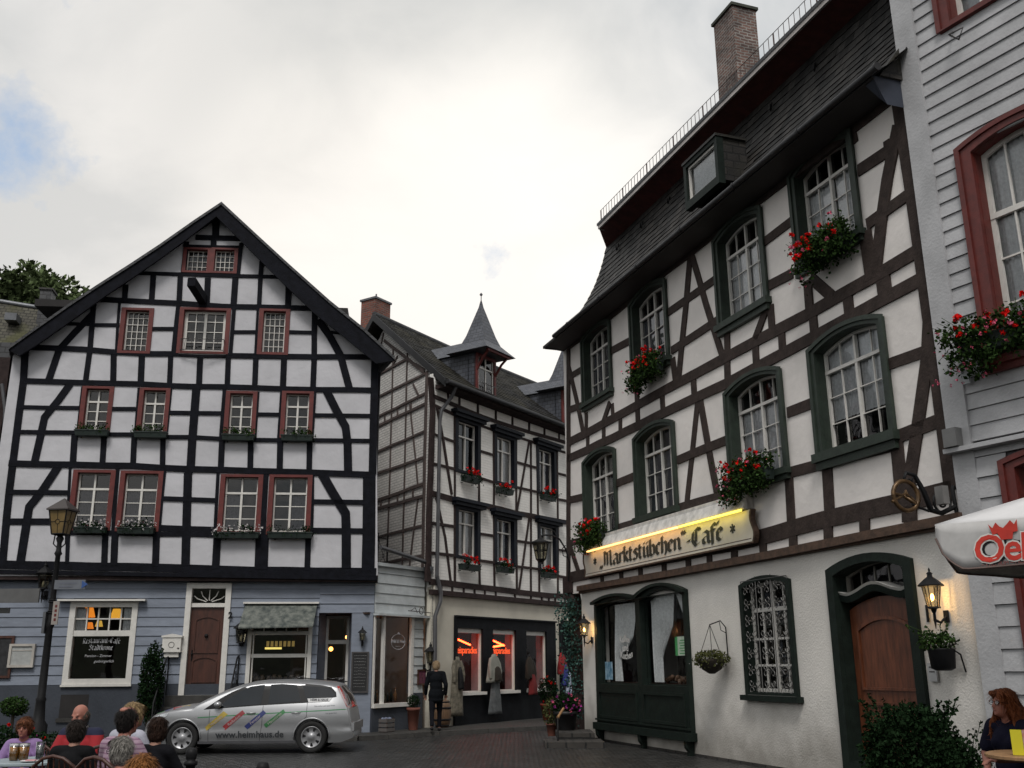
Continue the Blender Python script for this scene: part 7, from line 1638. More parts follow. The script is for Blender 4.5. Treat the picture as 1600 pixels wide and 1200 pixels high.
# ================================================================ clothes hung outside the shop
def garment(label, pxc, y0, y1, wpx, layers, seed, rail=True):
    random.seed(seed); F = MBF; u, zt_ = F.px(pxc, y0, .25); zb_ = F.px(pxc, y1, .25)[1]; wd = wpx/1540*29.8; H_ = zt_-zb_
    t = thing('hanging_garment', label, 'clothing', F.w(u, zb_, .25), 'clothes hanging outside the shop')
    for (t0, t1, w0, w1, mt_, nm, dx, off) in layers:
        q = MB(); vs_ = []; n = 22; rows = 12
        for i in range(rows+1):
            s_ = i/rows; z = zt_-H_*(t0+(t1-t0)*s_); w_ = (w0+(w1-w0)*s_**.6)*wd/2*min(1, .28+s_*4.2) 
            for k in range(n):
                a0 = 2*math.pi*k/n; fold = 1+.20*math.sin(a0*5+seed+s_)*s_+.10*math.sin(a0*9+seed*2-s_*2)*s_+.05*noise.noise(Vector((a0*2, s_*4, seed)))
                vs_.append(F.w(u+dx*wd+w_*fold*math.cos(a0), z-.02*abs(math.cos(a0))*s_, .22+off+.11*fold*math.sin(a0)*min(1, .4+s_)))
        q.add(vs_, [(i*n+k, i*n+(k+1) % n, (i+1)*n+(k+1) % n, (i+1)*n+k) for i in range(rows) for k in range(n)]+[tuple(range(n)), tuple(reversed(range(rows*n, rows*n+n)))], True); q.build(nm, mt_, t)
    q = MB(); m0 = layers[0][4]
    for sx in (-1, 1): q.tube([F.w(u+sx*wd*.26, zt_-.12, .22), F.w(u+sx*wd*.40, zt_-.30, .24), F.w(u+sx*wd*.44, zt_-.50, .27), F.w(u+sx*wd*.40, zt_-.68, .27)], [.05, .065, .06, .05], 8)
    q.build('sleeves', m0, t)
    q = MB(); q.tube([F.w(u, zt_-.02, .22), F.w(u, zt_+.1, .2), F.w(u+.04, zt_+.13, .15), F.w(u+.02, zt_+.16, .05)], .008, 4); q.tube([F.w(u-wd*.3, zt_-.08, .22), F.w(u, zt_-.01, .22), F.w(u+wd*.3, zt_-.08, .22)], .010, 4); q.build('hanger', 'iron', t)
beige = mat('beige_coat', (.14, .125, .095), .9, .4, 9); 
garment('long mottled beige coat hanging left of the first shop window', 716, 1026, 1118, 25, [(0, 1, .75, 1.0, beige, 'coat', 0, 0), (.18, .55, .25, .35, 'iron', 'dark_bag', 0, .1)], 1)
garment('pale jacket over a long grey skirt between two shop windows', 773, 1022, 1068, 30, [(0, .95, .75, 1.0, mat('pale_jacket', (.22, .22, .19), .9, .1, 5), 'jacket', 0, 0), (.42, .9, .45, .7, 'soil', 'dark_vest', .1, .08), (.75, 2.0, .5, .95, mat('grey_skirt', (.085, .092, .095), .9, .25, 7), 'skirt', .15, 0)], 2)
garment('dark red and black garments hanging by the right shop window', 829, 1026, 1082, 24, [(0, .6, .6, .85, 'soil', 'black_top', -.05, 0), (.45, 1.05, .5, .8, mat('dark_red_cloth', (.14, .012, .012), .9), 'red_skirt', .15, .05)], 3)
garment('red, blue and white jackets hanging one above another at the right', 879, 1020, 1064, 20, [(0, .75, .7, 1.0, mat('red_cloth', (.25, .01, .012), .85), 'red_jacket', -.05, 0), (.42, 1.15, .5, .8, mat('blue_cloth', (.03, .04, .20), .85), 'blue_jacket', .12, .1), (.68, 1.45, .5, .85, mat('white_cloth', (.42, .47, .60), .85), 'white_shirt', .38, .16)], 4)
# lamps seen inside the restaurant
u0, u1, z0, z1 = quad_uv(LH, q4(112,938,217,942,205,1070,97,1069))
for i, (x, y, r_, col, lb) in enumerate(((139, 956, .17, (1, .30, .03, .75), 'pleated orange lampshade glowing in the upper left of the restaurant window'), (182, 958, .16, (1, .48, .05, .7), 'pleated yellow lampshade glowing in the upper right of the restaurant window'), (140, 977, .11, (1, .28, .03, .6), 'small orange lampshade glowing low in the restaurant window'), (155, 974, .10, (.9, .6, .10, .5), 'small yellow-green lampshade glowing low in the restaurant window'))):
    u, z = LH.px(x, y, -.9); t = thing('lamp_shade', lb, 'lamp', LH.w(u, z, -.9)); q = MB(); n = 24; vs_ = []
    for (rr_, zz) in ((.95, -.13), (.55, .11)):
        for k in range(n): a0 = 2*math.pi*k/n; f_ = rr_*r_*(1+(.05 if k % 2 else -.05)); vs_.append(LH.w(u, z, -.9)+Vector((f_*math.cos(a0), f_*math.sin(a0), zz*r_/.16)))
    q.add(vs_, [(k, (k+1) % n, (k+1) % n+n, k+n) for k in range(n)]); q.build('shade', mat('lit_shade', (.8, .4, .1), .8, .3, 6, emit=col), t); q = MB(); q.tube([LH.w(u, z+.1, -.9), LH.w(u, z+1.0, -.9)], .006, 4); q.build('cord', 'iron', t)
# lit shelf lamp in the delicatessen + small bulb in the shop doorway
a, b, c_, d, zk, zq = DW
t = thing('shelf_lamp', 'yellow lit sign strip glowing behind the delicatessen window', 'lamp', LH.w(a+.4, zk+.2, -.7)); q = MB(); LH.box(q, a+.25, b-.75, zk+.17, zk+.22, -.75, -.7); q.build('light_strip', mat('yellow_strip', (1, .8, .3), .5, emit=(.9, .7, .18, 1.1)), t)
q = MB()
for k in range(7): LH.box(q, a+.28+k*.11, a+.35+k*.11, zk+.24, zk+.38, -.74, -.72)
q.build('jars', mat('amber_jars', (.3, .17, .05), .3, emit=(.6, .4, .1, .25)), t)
random.seed(21)
for k in range(9):
    u = a+.12+(b-a-.24)*k/8; q = MB(); s_ = random.uniform(.7, 1.1); q.lathe([(.06*s_, 0), (.065*s_, .12*s_), (.045*s_, .16*s_), (.05*s_, .19*s_)], LH.w(u, c_+.15, -.3-random.random()*.2), 9); q.build('jar', mat('jar_mix', (.10, .05, .03), .3, .5, 6, col2=(.22, .17, .12)), None, 'preserve jar standing in a row in the delicatessen window', 'jar', 'jars in the delicatessen window')
q = MB(); LH.box(q, a, b, c_+.1, c_+.145, -.6, -.15); q.build('display_shelf', 'wood_dark', house)
t = thing('pendant_lamp', 'tiny orange lamp shining in the dark shop doorway', 'lamp', P3(517, 1014, 27.6)); q = MB(); q.ball(P3(517, 1014, 27.6), .06); q.build('bulb', mat('orange_bulb', (1, .4, .1), .5, emit=(1, .4, .08, 6)), t)
q = MB(); q.tube([P3(517, 1012, 27.6), P3(517, 990, 27.6)], .006, 4); q.build('cord', 'iron', t)
# ================================================================ people
SKIN = mat('skin', (.32, .165, .115), .6, .08, 9); SKIN2 = mat('ruddy_skin', (.34, .14, .10), .6, .08, 9)
def hairmat(n, c, c2): return mat(n, c, .6, .3, 30, .9, 60, col2=c2, stretch=(3, 3, .7), island=.35, spec=.2)
def person(label, loc, rz, s, skin, top, topm, hair, hairm, legs='dark_trousers', sleeve='short', arms=None, head=(0, 0), glasses=False, stand=False, build=1.0, female=False, bald=False, neckskin=False, walk=0):
    Mx = Matrix.Translation(Vector(loc)) @ Matrix.Rotation(rz, 4, 'Z') @ Matrix.Scale(s, 4)
    t = thing('person', label, 'person', loc)
    V = lambda *a: Mx @ Vector(a)
    if not stand:
        hip = (0, .02, .52); ch = (0, .03, .90); nk = (0, .0, 1.08); hd = Vector((0, -.03, 1.22)); sh = .175*build; shz = 1.03
        hips = [(-.10, .0, .50), (.10, .0, .50)]; kn = [(-.13, -.43, .52), (.13, -.43, .52)]; an = [(-.13, -.40, .09), (.13, -.40, .09)]
        arms = arms or [((-.25, -.06, .80), (-.13, -.34, .78)), ((.25, -.06, .80), (.13, -.34, .78))]
    else:
        hip = (0, 0, .93); ch = (0, .0, 1.28); nk = (0, -.02, 1.47); hd = Vector((0, -.05, 1.60)); sh = .185*build; shz = 1.41
        w_ = walk; hips = [(-.09, 0, .90), (.09, 0, .90)]; kn = [(-.10, -.12*w_, .50), (.10, .06*w_, .49)]; an = [(-.10, -.16*w_, .09), (.10, .28*w_, .13)]
        arms = arms or [((-.25, .06, 1.13), (-.25, -.04, .90)), ((.25, -.0, 1.13), (.26, -.10, .90))]
    k = s
    P = []
    def c(a, b, r0, r1): P.append(('c', V(*a), V(*b), r0*k, r1*k))
    def e(cc, r, M3=None): P.append(('e', V(*cc), tuple(x*k for x in r), (Mx.to_3x3().normalized() @ M3) if M3 else Mx.to_3x3().normalized()))
    # torso
    e((hip[0], hip[1], hip[2]+.04), (.17*build, .13*build, .13)); e(((ch[0]+hip[0])/2, (ch[1]+hip[1])/2, (ch[2]+hip[2])/2), (.15*build, .12*build, .22)); e(ch, (.165*build, .12*build, .17))
    c((-sh+.03, ch[1]-.005, shz), (sh-.03, ch[1]-.005, shz), .062, .062)
    c((nk[0], ch[1]-.01, shz+.02), (hd.x, hd.y+.02, hd.z-.07), .056, .052)
    H3 = Matrix.Rotation(head[0], 3, 'Z') @ Matrix.Rotation(head[1], 3, 'X')
    def hp(x, y, z): q_ = H3 @ Vector((x, y, z)); return (hd.x+q_.x, hd.y+q_.y, hd.z+q_.z)
    e(hp(0, .012, .03), (.074, .092, .090), H3); e(hp(0, -.028, -.035), (.056, .062, .078), H3)
    c(hp(0, -.092, .012), hp(0, -.108, -.022), .010, .014); e(hp(0, -.072, -.082), (.026, .022, .020), H3); e(hp(0, -.084, -.052), (.024, .012, .010), H3)
    for sx in (-1, 1): e(hp(.074*sx, .008, -.008), (.012, .022, .032), H3); e(hp(.03*sx, -.078, .028), (.024, .012, .008), H3); e(hp(.038*sx, -.06, -.02), (.022, .02, .02), H3)
    for i, sx in enumerate((-1, 1)):
        el, wr = arms[i]; c((sx*sh, ch[1], shz), el, .052*build, .042); c(el, wr, .042, .028)
        d = (Vector(wr)-Vector(el)).normalized(); up = Vector((0, 0, 1)); sd_ = d.cross(up).normalized() if abs(d.z) < .95 else Vector((1, 0, 0)); nn = sd_.cross(d)
        W0 = Vector(wr); pc = W0+d*.045; e(tuple(pc), (.038, .045, .018), Matrix((sd_, d, nn)).transposed())
        for j, (o_, ln) in enumerate(((-.030, .065), (-.010, .078), (.010, .072), (.028, .056))):
            a0 = W0+d*.08+sd_*o_*sx*-1; b0 = a0+d*ln*.55-nn*.008; c0 = b0+d*ln*.4-nn*.022; c(tuple(a0), tuple(b0), .0095, .009); c(tuple(b0), tuple(c0), .009, .0078)
        a0 = W0+d*.03-sd_*.03*sx*-1*-1*sx*sx; c(tuple(W0+d*.03+sd_*.030*-sx), tuple(W0+d*.075+sd_*.058*-sx-nn*.012), .012, .009)
    for i in (0, 1):
        c(hips[i], kn[i], .088*build, .060); c(kn[i], an[i], .055, .038); a = an[i]; c((a[0], a[1]+.03, a[2]-.045), (a[0], a[1]-.15, a[2]-.055), .038, .03)
    body = remesh(P, .0115*k, 3, .5).build('body', skin, t)
    if rz is not None:
        q = MB()
        for sx in (-1, 1): q.ball(V(*hp(.030*sx, -.083, .012)), .0085*k, 8)
        q.build('eyes', mat('eye_dark', (.02, .015, .012), .3), t)
        q = MB(); q.ball(V(*hp(0, -.096, -.052)), (.02*k, .006*k, .005*k), 8, Mx.to_3x3().normalized() @ H3); q.build('lips', mat('lips', (.30, .09, .08), .6), t)
    # clothes
    P.clear(); g_ = .016
    e((hip[0], hip[1], hip[2]+.04), (.17*build+g_, .13*build+g_, .13)); e(((ch[0]+hip[0])/2, (ch[1]+hip[1])/2, (ch[2]+hip[2])/2), (.155*build+g_, .125*build+g_, .23)); e(ch, (.168*build+g_, .125*build+g_, .165+g_*.5))
    c((-sh+.03, ch[1]-.005, shz), (sh-.03, ch[1]-.005, shz), .066+g_*.5, .066+g_*.5)
    if female and not stand:
        for sx in (-1, 1): e((sx*.07, ch[1]-.10, ch[2]+.0), (.065, .06, .065))
    for i, sx in enumerate((-1, 1)):
        el, wr = Vector(arms[i][0]), Vector(arms[i][1]); S0 = Vector((sx*sh, ch[1], shz))
        if sleeve == 'short': c(tuple(S0), tuple(S0.lerp(el, .72)), .062*build+g_*.6, .058+g_)
        else: c(tuple(S0), tuple(el), .060*build+g_*.6, .05+g_*.6); c(tuple(el), tuple(el.lerp(wr, .93)), .05+g_*.6, .036+g_*.5)
    if top == 'jacket': e((0, 0, hip[2]-.04), (.205, .15, .20)); e((0, 0, hip[2]-.16), (.20, .145, .10))
    # a low neckline: shirt stops below the throat
    tp = remesh(P, .013*k, 4, .5); tpo = tp.build('shirt' if top != 'jacket' else 'jacket', topm, t)
    if top == 'collar':
        q = MB(); cz = V(0, ch[1]-.015, shz+.085); q.lathe([(.078*k, -.035*k), (.070*k, .01*k), (.062*k, .012*k)], cz, 16); q.build('collar', 'f_white', t)
    P.clear()
    for i in (0, 1): c(hips[i], kn[i], .088*build+.014, .072); c(kn[i], (Vector(an[i])+Vector((0, 0, .04))) if True else an[i], .066, .055)
    e((hip[0], hip[1], hip[2]-.0), (.175*build+.012, .135*build+.012, .12)); remesh([p if p[0] == 'e' else p for p in P], .014*k, 3).build('trousers', MT_CL[legs], t)
    q = []
    for i in (0, 1):
        a = an[i]; q.append(('c', V(a[0], a[1]+.035, a[2]-.045), V(a[0], a[1]-.16, a[2]-.055), .047*k, .038*k)); 
    remesh(q, .012*k, 2).build('shoes', 'iron', t)
    # hair
    P.clear()
    if hair == 'crop':
        e(hp(0, .026, .045), (.080, .090, .086), H3); e(hp(0, .05, -.01), (.072, .062, .075), H3)
    elif hair == 'short':
        e(hp(0, .024, .048), (.086, .098, .090), H3); e(hp(0, .045, -.01), (.084, .072, .09), H3)
        for sx in (-1, 1): e(hp(.068*sx, .01, .0), (.022, .045, .06), H3)
        e(hp(0, -.055, .082), (.06, .04, .028), H3)
    elif hair == 'fringe':
        if bald: e(hp(0, .05, -.01), (.080, .058, .062), H3)
        for sx in (-1, 1): e(hp(.066*sx, .03, .005), (.018, .05, .045), H3)
    elif hair == 'backspot':
        e(hp(0, .030, .035), (.079, .088, .080), H3); e(hp(0, .05, -.02), (.072, .06, .075), H3)
    elif hair == 'bob':
        e(hp(0, .022, .050), (.082, .096, .086), H3); e(hp(0, .048, -.02), (.080, .068, .095), H3)
        for sx in (-1, 1): e(hp(.066*sx, .015, -.01), (.022, .052, .075), H3)
        e(hp(0, -.06, .085), (.06, .038, .03), H3)
    elif hair == 'long':
        e(hp(0, .03, .055), (.100, .110, .092), H3); e(hp(0, .075, -.04), (.105, .085, .13), H3)
        rr_ = random.Random(4)
        for j in range(30):
            sx = rr_.choice((-1, 1)); a = hp(.085*sx*rr_.uniform(.6, 1), .03+rr_.uniform(-.03, .08), .02); pz_ = Vector(a)
            for m_ in range(6):
                nx_ = pz_+Vector((.012*sx+rr_.uniform(-.022, .022), rr_.uniform(-.022, .024), -.055)); c(tuple(pz_), tuple(nx_), .026*(1-.1*m_), .024*(1-.1*m_)); pz_ = nx_
        e(hp(.05, -.055, .085), (.045, .04, .03), H3); e(hp(-.05, -.05, .088), (.045, .04, .03), H3)
    if P:
        hm = remesh(P, .010*k, 2, .5)
        for i, v in enumerate(hm.v):
            n_ = noise.noise(v*26)*.007+noise.noise(v*60)*.003; cc_ = V(*hp(0, .02, .0)); hm.v[i] = v+(v-cc_).normalized()*n_*(1.7 if hair == 'long' else 1)
        rr_ = random.Random(len(label)); src = list(hm.v); 
        for j in range(1500 if hair != 'fringe' else 300):
            p0 = src[rr_.randrange(len(src))]; no = (p0-cc_).normalized(); dn = Vector((rr_.gauss(0, .25), rr_.gauss(0, .25), -1)); tg = (dn-no*dn.dot(no))
            if tg.length < .2: tg = Vector((rr_.gauss(0, 1), rr_.gauss(0, 1), -.3)); tg = tg-no*tg.dot(no)
            tg.normalize(); wv = no.cross(tg).normalized()*.0028*k; ln = rr_.uniform(.03, .07)*k*(1.5 if hair == 'long' else 1); lift = rr_.uniform(.001, .006)*k
            a_, b_, c2_ = p0+no*.001, p0+tg*ln*.5+no*lift, p0+tg*ln+no*lift*rr_.uniform(-.2, 1.3); hm.add([a_-wv, a_+wv, b_-wv, b_+wv, c2_], [(0, 1, 3, 2), (2, 3, 4)])
        ho = hm.build('hair', hairm, t)
        if hair == 'backspot':
            q = MB(); q.ball(V(*hp(0, .062, .092)), (.040*k, .040*k, .026*k), 12); q.build('bald_spot', skin, t)
    if glasses:
        q = MB()
        for sx in (-1, 1):
            q.tube([V(*hp(.033*sx+.026*math.cos(a*.63), -.094, .010+.019*math.sin(a*.63))) for a in range(11)], .0026*k, 4); q.tube([V(*hp(.058*sx, -.090, .014)), V(*hp(.080*sx, -.02, .012)), V(*hp(.080*sx, .01, .0))], .0024*k, 4)
        q.tube([V(*hp(-.008, -.096, .014)), V(*hp(.008, -.096, .014))], .0025*k, 4); gf = q.build('glasses', 'iron', t)
        q = MB()
        for sx in (-1, 1): q.add([V(*hp(.033*sx+.025*math.cos(a*.785), -.094, .010+.018*math.sin(a*.785))) for a in range(8)], [tuple(range(8))])
        q.build('lenses', 'glass', gf)
    return t
MT_CL = {'dark_trousers': mat('dark_trousers', (.008, .008, .011), .9, spec=.1), 'grey_trousers': mat('grey_trousers', (.07, .07, .08), .9)}
def stripemat(name, c1, c2, scale, axis='Z', duty=.5):
    M_ = bpy.data.materials.new(name); M_.use_nodes = True; t = M_.node_tree; n = t.nodes; l = t.links; b = n['Principled BSDF']; b.inputs['Roughness'].default_value = .9
    tcn = n.new('ShaderNodeTexCoord'); sp = n.new('ShaderNodeSeparateXYZ'); l.new(tcn.outputs['Object'], sp.inputs[0]); m1 = n.new('ShaderNodeMath'); m1.operation = 'MULTIPLY'; m1.inputs[1].default_value = scale; l.new(sp.outputs[axis], m1.inputs[0])
    m2 = n.new('ShaderNodeMath'); m2.operation = 'FRACT'; l.new(m1.outputs[0], m2.inputs[0]); m3 = n.new('ShaderNodeMath'); m3.operation = 'GREATER_THAN'; m3.inputs[1].default_value = duty; l.new(m2.outputs[0], m3.inputs[0])
    mx = n.new('ShaderNodeMix'); mx.data_type = 'RGBA'; mx.inputs[6].default_value = (*c1, 1); mx.inputs[7].default_value = (*c2, 1); l.new(m3.outputs[0], mx.inputs[0]); l.new(mx.outputs[2], b.inputs['Base Color']); return M_
def chair(label, loc, rz, seat=.45, mtl='wood_dark', back='wood_light', group='chairs at the café tables'):
    t = thing('chair', label, 'chair', loc, group, local=True, rz=rz)     # sitter faces -y
    q = MB(); q.box(-.21, .21, -.22, .22, seat-.03, seat); q.build('seat', mtl, t)
    for sx in (-1, 1):
        q = MB(); q.tube([(sx*.18, -.19, seat-.03), (sx*.20, -.22, 0)], [.016, .013], 6); q.build('leg', mtl, t)
        q = MB(); q.tube([(sx*.18, .19, seat-.03), (sx*.20, .26, 0)], [.016, .013], 6); q.build('leg', mtl, t)
    q = MB(); q.tube([(-.21, .19, seat), (-.23, .25, seat+.25), (-.20, .29, seat+.43), (-.10, .31, seat+.50), (0, .315, seat+.52), (.10, .31, seat+.50), (.20, .29, seat+.43), (.23, .25, seat+.25), (.21, .19, seat)], .017, 7)
    for k in range(-3, 4): q.tube([(k*.05, .20, seat), (k*.055, .25, seat+.25), (k*.055, .30, seat+.50-.01*abs(k))], .008, 5)
    q.build('backrest', back, t); return t
def seat_person(px_, py_, D_, rzd, ground=0, hz=1.22, **kw):
    h = P3(px_, py_, D_); s = (h.z-ground)/(hz); lab = kw.pop('label'); clab = kw.pop('chairlabel', None)
    off = Matrix.Rotation(R(rzd), 3, 'Z') @ Vector((0, .03, 0)); loc = Vector((h.x, h.y, ground))+off*s
    person(lab, loc, R(rzd), s, **kw)
    if clab: chair(clab, loc+Matrix.Rotation(R(rzd), 3, 'Z') @ Vector((0, .02, 0)), R(rzd), .45*s-.0, back='wood_dark')
seat_person(38, 1138, 11.3, 8, label='woman with short auburn hair in a lavender top facing the camera', skin=SKIN2, top='tee', topm=mat('lavender_knit', (.24, .15, .32), .9, .12, 20, .6, 7), hair='short', hairm=hairmat('auburn_hair', (.10, .035, .015), (.17, .06, .025)), female=True, sleeve='long', build=.92, chairlabel='dark chair under the woman in lavender')
seat_person(125, 1119, 11.2, -12, label='balding man in a red and navy striped polo shirt facing the camera', skin=SKIN2, top='collar', topm=stripemat('red_navy_stripes', (.30, .014, .02), (.009, .011, .035), 3.6, duty=.66), hair='fringe', hairm=hairmat('grey_brown_hair', (.06, .05, .04), (.12, .10, .08)), bald=True, build=1.08, head=(R(-5), R(14)), chairlabel='dark chair under the man in the striped polo')
seat_person(121, 1145, 10.0, 172, label='person with short dark hair seen from behind in front of the striped polo', skin=SKIN, top='tee', topm=mat('black_top', (.008, .008, .009), .9, .2, 5, .8, 8, spec=.1), hair='short', hairm=hairmat('dark_hair', (.018, .013, .011), (.04, .03, .025)), build=1.0, female=False, chairlabel='black chair of the dark haired person seen from behind')
seat_person(201, 1127, 9.2, 158, label='man with dark hair and bald spot in a pale pink striped shirt from behind', skin=SKIN2, top='tee', topm=stripemat('pink_stripes', (.32, .22, .28), (.20, .11, .17), 26, 'Z', .66), hair='backspot', hairm=hairmat('near_black_hair', (.010, .008, .008), (.02, .016, .014)), sleeve='long', build=.88, chairlabel='wooden chair of the man in the pink striped shirt')
seat_person(210, 1119, 10.5, 150, label='blond person in a white top half hidden behind the balding dark haired man', skin=SKIN2, top='tee', topm=mat('white_top', (.36, .36, .42), .9, .1, 5, .8, 8), hair='bob', hairm=hairmat('blond_hair', (.36, .24, .12), (.5, .36, .2)), build=.98, sleeve='long', chairlabel='chair of the blond person in white')
seat_person(247, 1142, 9.6, 176, label='child with dark brown hair in black seen from behind near the car wheel', skin=SKIN, top='tee', topm=mat('black_shirt', (.008, .008, .010), .9, .2, 5, .8, 8, spec=.1), hair='bob', hairm=hairmat('brown_black_hair', (.020, .011, .008), (.045, .022, .014)), build=.86, sleeve='long', chairlabel='light wooden chair of the child in black')
seat_person(187, 1176, 7.9, -118, label='grey haired woman with glasses turned to the left in the foreground', skin=SKIN2, top='tee', topm=mat('mauve_top', (.12, .07, .12), .9), hair='bob', hairm=hairmat('grey_hair', (.16, .15, .135), (.34, .32, .29)), glasses=True, female=True, build=.98, chairlabel='wooden chair of the grey haired woman')
seat_person(222, 1212, 6.1, 178, label='ginger haired person at the bottom edge seen from behind', skin=SKIN, top='tee', topm=mat('pale_blue_top', (.3, .34, .42), .9), hair='bob', hairm=hairmat('ginger_hair', (.20, .075, .02), (.34, .15, .05)), build=.95, chairlabel='wooden chair of the ginger haired person')
seat_person(1567, 1101, 9.0, -66, ground=.15, label='woman with long wavy red hair and glasses in a dark navy shirt', skin=SKIN2, top='tee', topm=mat('navy_top', (.009, .009, .020), .9, .2, 5, .9, 8, spec=.1), hair='long', hairm=hairmat('red_hair', (.15, .038, .012), (.27, .085, .03)), glasses=True, female=True, build=1.05, head=(R(-8), R(-6)), arms=[((-.26, -.02, .80), (-.10, -.20, .66)), ((.27, -.10, .80), (.20, -.40, .79))], chairlabel='light wooden chair of the red haired woman')
p = P3(681, 1100, 26.6)
person('elderly man with pale hair in a dark jacket walking away past the shops', (p.x, p.y, .1), R(186), 1.0, SKIN, 'jacket', mat('dark_jacket', (.006, .007, .009), .9, .2, 5, .8, 8, spec=.1), 'short', hairmat('pale_blond_hair', (.36, .25, .14), (.46, .34, .22)), sleeve='long', stand=True, walk=1, build=.98)
# ---------------- tables
def table(label, c, r, h, topm, edge=None, ground=0):
    t = thing('cafe_table', label, 'table', (c[0], c[1], ground)); q = MB(); q.lathe([(r-.02, h-.035), (r, h-.025), (r, h-.005), (r-.01, h)], (c[0], c[1], ground), 32, False); q.build('table_top', topm, t)
    q = MB(); q.tube([(c[0], c[1], ground+.03), (c[0], c[1], ground+h-.035)], .03, 8)
    for k in range(4): a0 = k*math.pi/2+.4; q.tube([(c[0], c[1], ground+.12), (c[0]+.3*math.cos(a0), c[1]+.3*math.sin(a0), ground+.015)], .018, 6)
    q.build('pedestal', 'iron', t); return t
tp_ = P3(52, 1187, 10.4); th_ = tp_.z
table('round white café table with two beers in front of the woman in lavender', (tp_.x, tp_.y), .42, th_, mat('pale_table', (.30, .36, .38), .35, .1, 3))
def glass_of(label, c, z, r=.036, h=.13, fill=(.55, .24, .02), name='beer_glass', cat='glass', grp=None, foam=True):
    t = thing(name, label, cat, (c[0], c[1], z), grp); q = MB(); q.lathe([(r*.8, 0), (r, .02), (r*1.1, h*.78)], (c[0], c[1], z+.004), 14); q.build('drink', mat('drink', fill, .2, .1, 8), t)
    if foam: q = MB(); q.lathe([(r*1.08, h*.79), (r*1.1, h*.92), (r*.7, h*.96)], (c[0], c[1], z+.004), 14); q.build('foam', 'f_white', t)
    q = MB(); q.lathe([(r*.85, 0), (r*1.05, .02), (r*1.18, h)], (c[0], c[1], z+.001), 14); q.build('glass', 'glass', t); return t
a = P3(22, 1179, 10.3); b = P3(37, 1179, 10.3)
glass_of('beer glass, left one of two on the white table', (a.x, a.y), th_, .042, .16, (.42, .17, .015)); glass_of('beer glass, right one of two on the white table', (b.x, b.y), th_, .042, .16, (.42, .17, .015))
a = P3(62, 1180, 10.35); glass_of('empty water glass right of the beers on the white table', (a.x, a.y), th_, .036, .17, (.12, .13, .13), 'water_glass', foam=False)
a = P3(50, 1186, 10.15); t = thing('plate', 'small white plate with napkin on the white table', 'plate', (a.x, a.y, th_)); q = MB(); q.lathe([(.05, .002), (.10, .012), (.105, .016), (.05, .008)], (a.x, a.y, th_), 20); q.build('dish', 'f_white', t); q = MB(); q.box(a.x-.05, a.x+.04, a.y-.03, a.y+.03, th_+.012, th_+.022); q.build('napkin', mat('pink_napkin', (.5, .25, .26), .8), t)
tq = P3(150, 1196, 8.9); table('round café table between the seated group, behind the dark chair', (P3(160, 1190, 10.1).x, 10.1), .40, .74, mat('grey_table', (.25, .29, .30), .35))
a = P3(1636, 1178, 8.25); th2 = a.z-.15; table('round light wood café table beside the red haired woman', (a.x, a.y), .45, th2, 'wood_light', ground=.15)
b = P3(1590, 1172, 8.15); t = thing('menu_card', 'folded yellow and white menu card standing on the wooden table', 'menu card', (b.x, b.y, th2+.15)); 
q = MB(); q.box8([Vector((b.x-.045, b.y-.01, th2+.153)), Vector((b.x+.02, b.y-.06, th2+.153)), Vector((b.x+.022, b.y-.057, th2+.153)), Vector((b.x-.043, b.y-.007, th2+.153)), Vector((b.x-.045, b.y-.01, th2+.34)), Vector((b.x+.02, b.y-.06, th2+.34)), Vector((b.x+.022, b.y-.057, th2+.34)), Vector((b.x-.043, b.y-.007, th2+.34))]); q.build('yellow_leaf', mat('yellow_card', (.62, .55, .02), .6, .05), t)
q = MB(); q.box8([Vector((b.x+.022, b.y-.06, th2+.153)), Vector((b.x+.13, b.y-.0, th2+.153)), Vector((b.x+.132, b.y+.003, th2+.153)), Vector((b.x+.024, b.y-.057, th2+.153)), Vector((b.x+.022, b.y-.06, th2+.34)), Vector((b.x+.13, b.y-.0, th2+.34)), Vector((b.x+.132, b.y+.003, th2+.34)), Vector((b.x+.024, b.y-.057, th2+.34))]); q.build('printed_leaf', mat('printed_card', (.5, .42, .42), .6, .4, 22, col2=(.55, .2, .15)), t)
# ================================================================ car
CX, CZ = .002863, 600
K = lambda cx, cy: ((cx-780)*CX, (CZ-cy)*CX)
TOP = [(-2.19, .50), (-2.15, .66), (-2.02, .79), (-1.66, .915), (-1.37, .965), (-1.14, .985), (-.945, 1.088), (-.63, 1.235), (-.40, 1.32), (-.23, 1.374), (.0, 1.425), (.2, 1.446), (.63, 1.455), (1.2, 1.437), (1.63, 1.397), (1.80, 1.355), (1.95, 1.145), (2.06, .887), (2.12, .60), (2.147, .45)]
def ip(tb, x):
    if x <= tb[0][0]: return tb[0][1]
    for (a, b), (c_, d) in zip(tb[:-1], tb[1:]):
        if x <= c_: return b+(d-b)*(x-a)/(c_-a)
    return tb[-1][1]
def plan(x):
    w = .905
    if x < -1.3: w *= 1-.30*((-1.3-x)/.9)**2.2
    if x > 1.4: w *= 1-.13*((x-1.4)/.75)**2
    return w
def hw(x, z):
    W_ = plan(x); zt_ = ip(TOP, x); r = .10 if zt_ > 1.0 else .13
    w = W_*(.93+.07*min(1, max(0, (z-.2)/.2))) if z < .4 else W_
    w -= .018*math.exp(-((z-.50)/.05)**2) if .3 < z < .7 else 0
    if z > .72: w -= .05*((z-.72)/.22)**1.5 if z < .94 else .05+(z-.94)*.40
    if z > zt_-r: t_ = min(1, (z-(zt_-r))/r); w *= max(0, 1-t_**2.6)**(1/2.6)
    return max(w, 0)
CM = Matrix.Translation((P3(385, 1178, 21.6).x, 22.35, 0)) @ Matrix.Rotation(R(1.5), 4, 'Z')
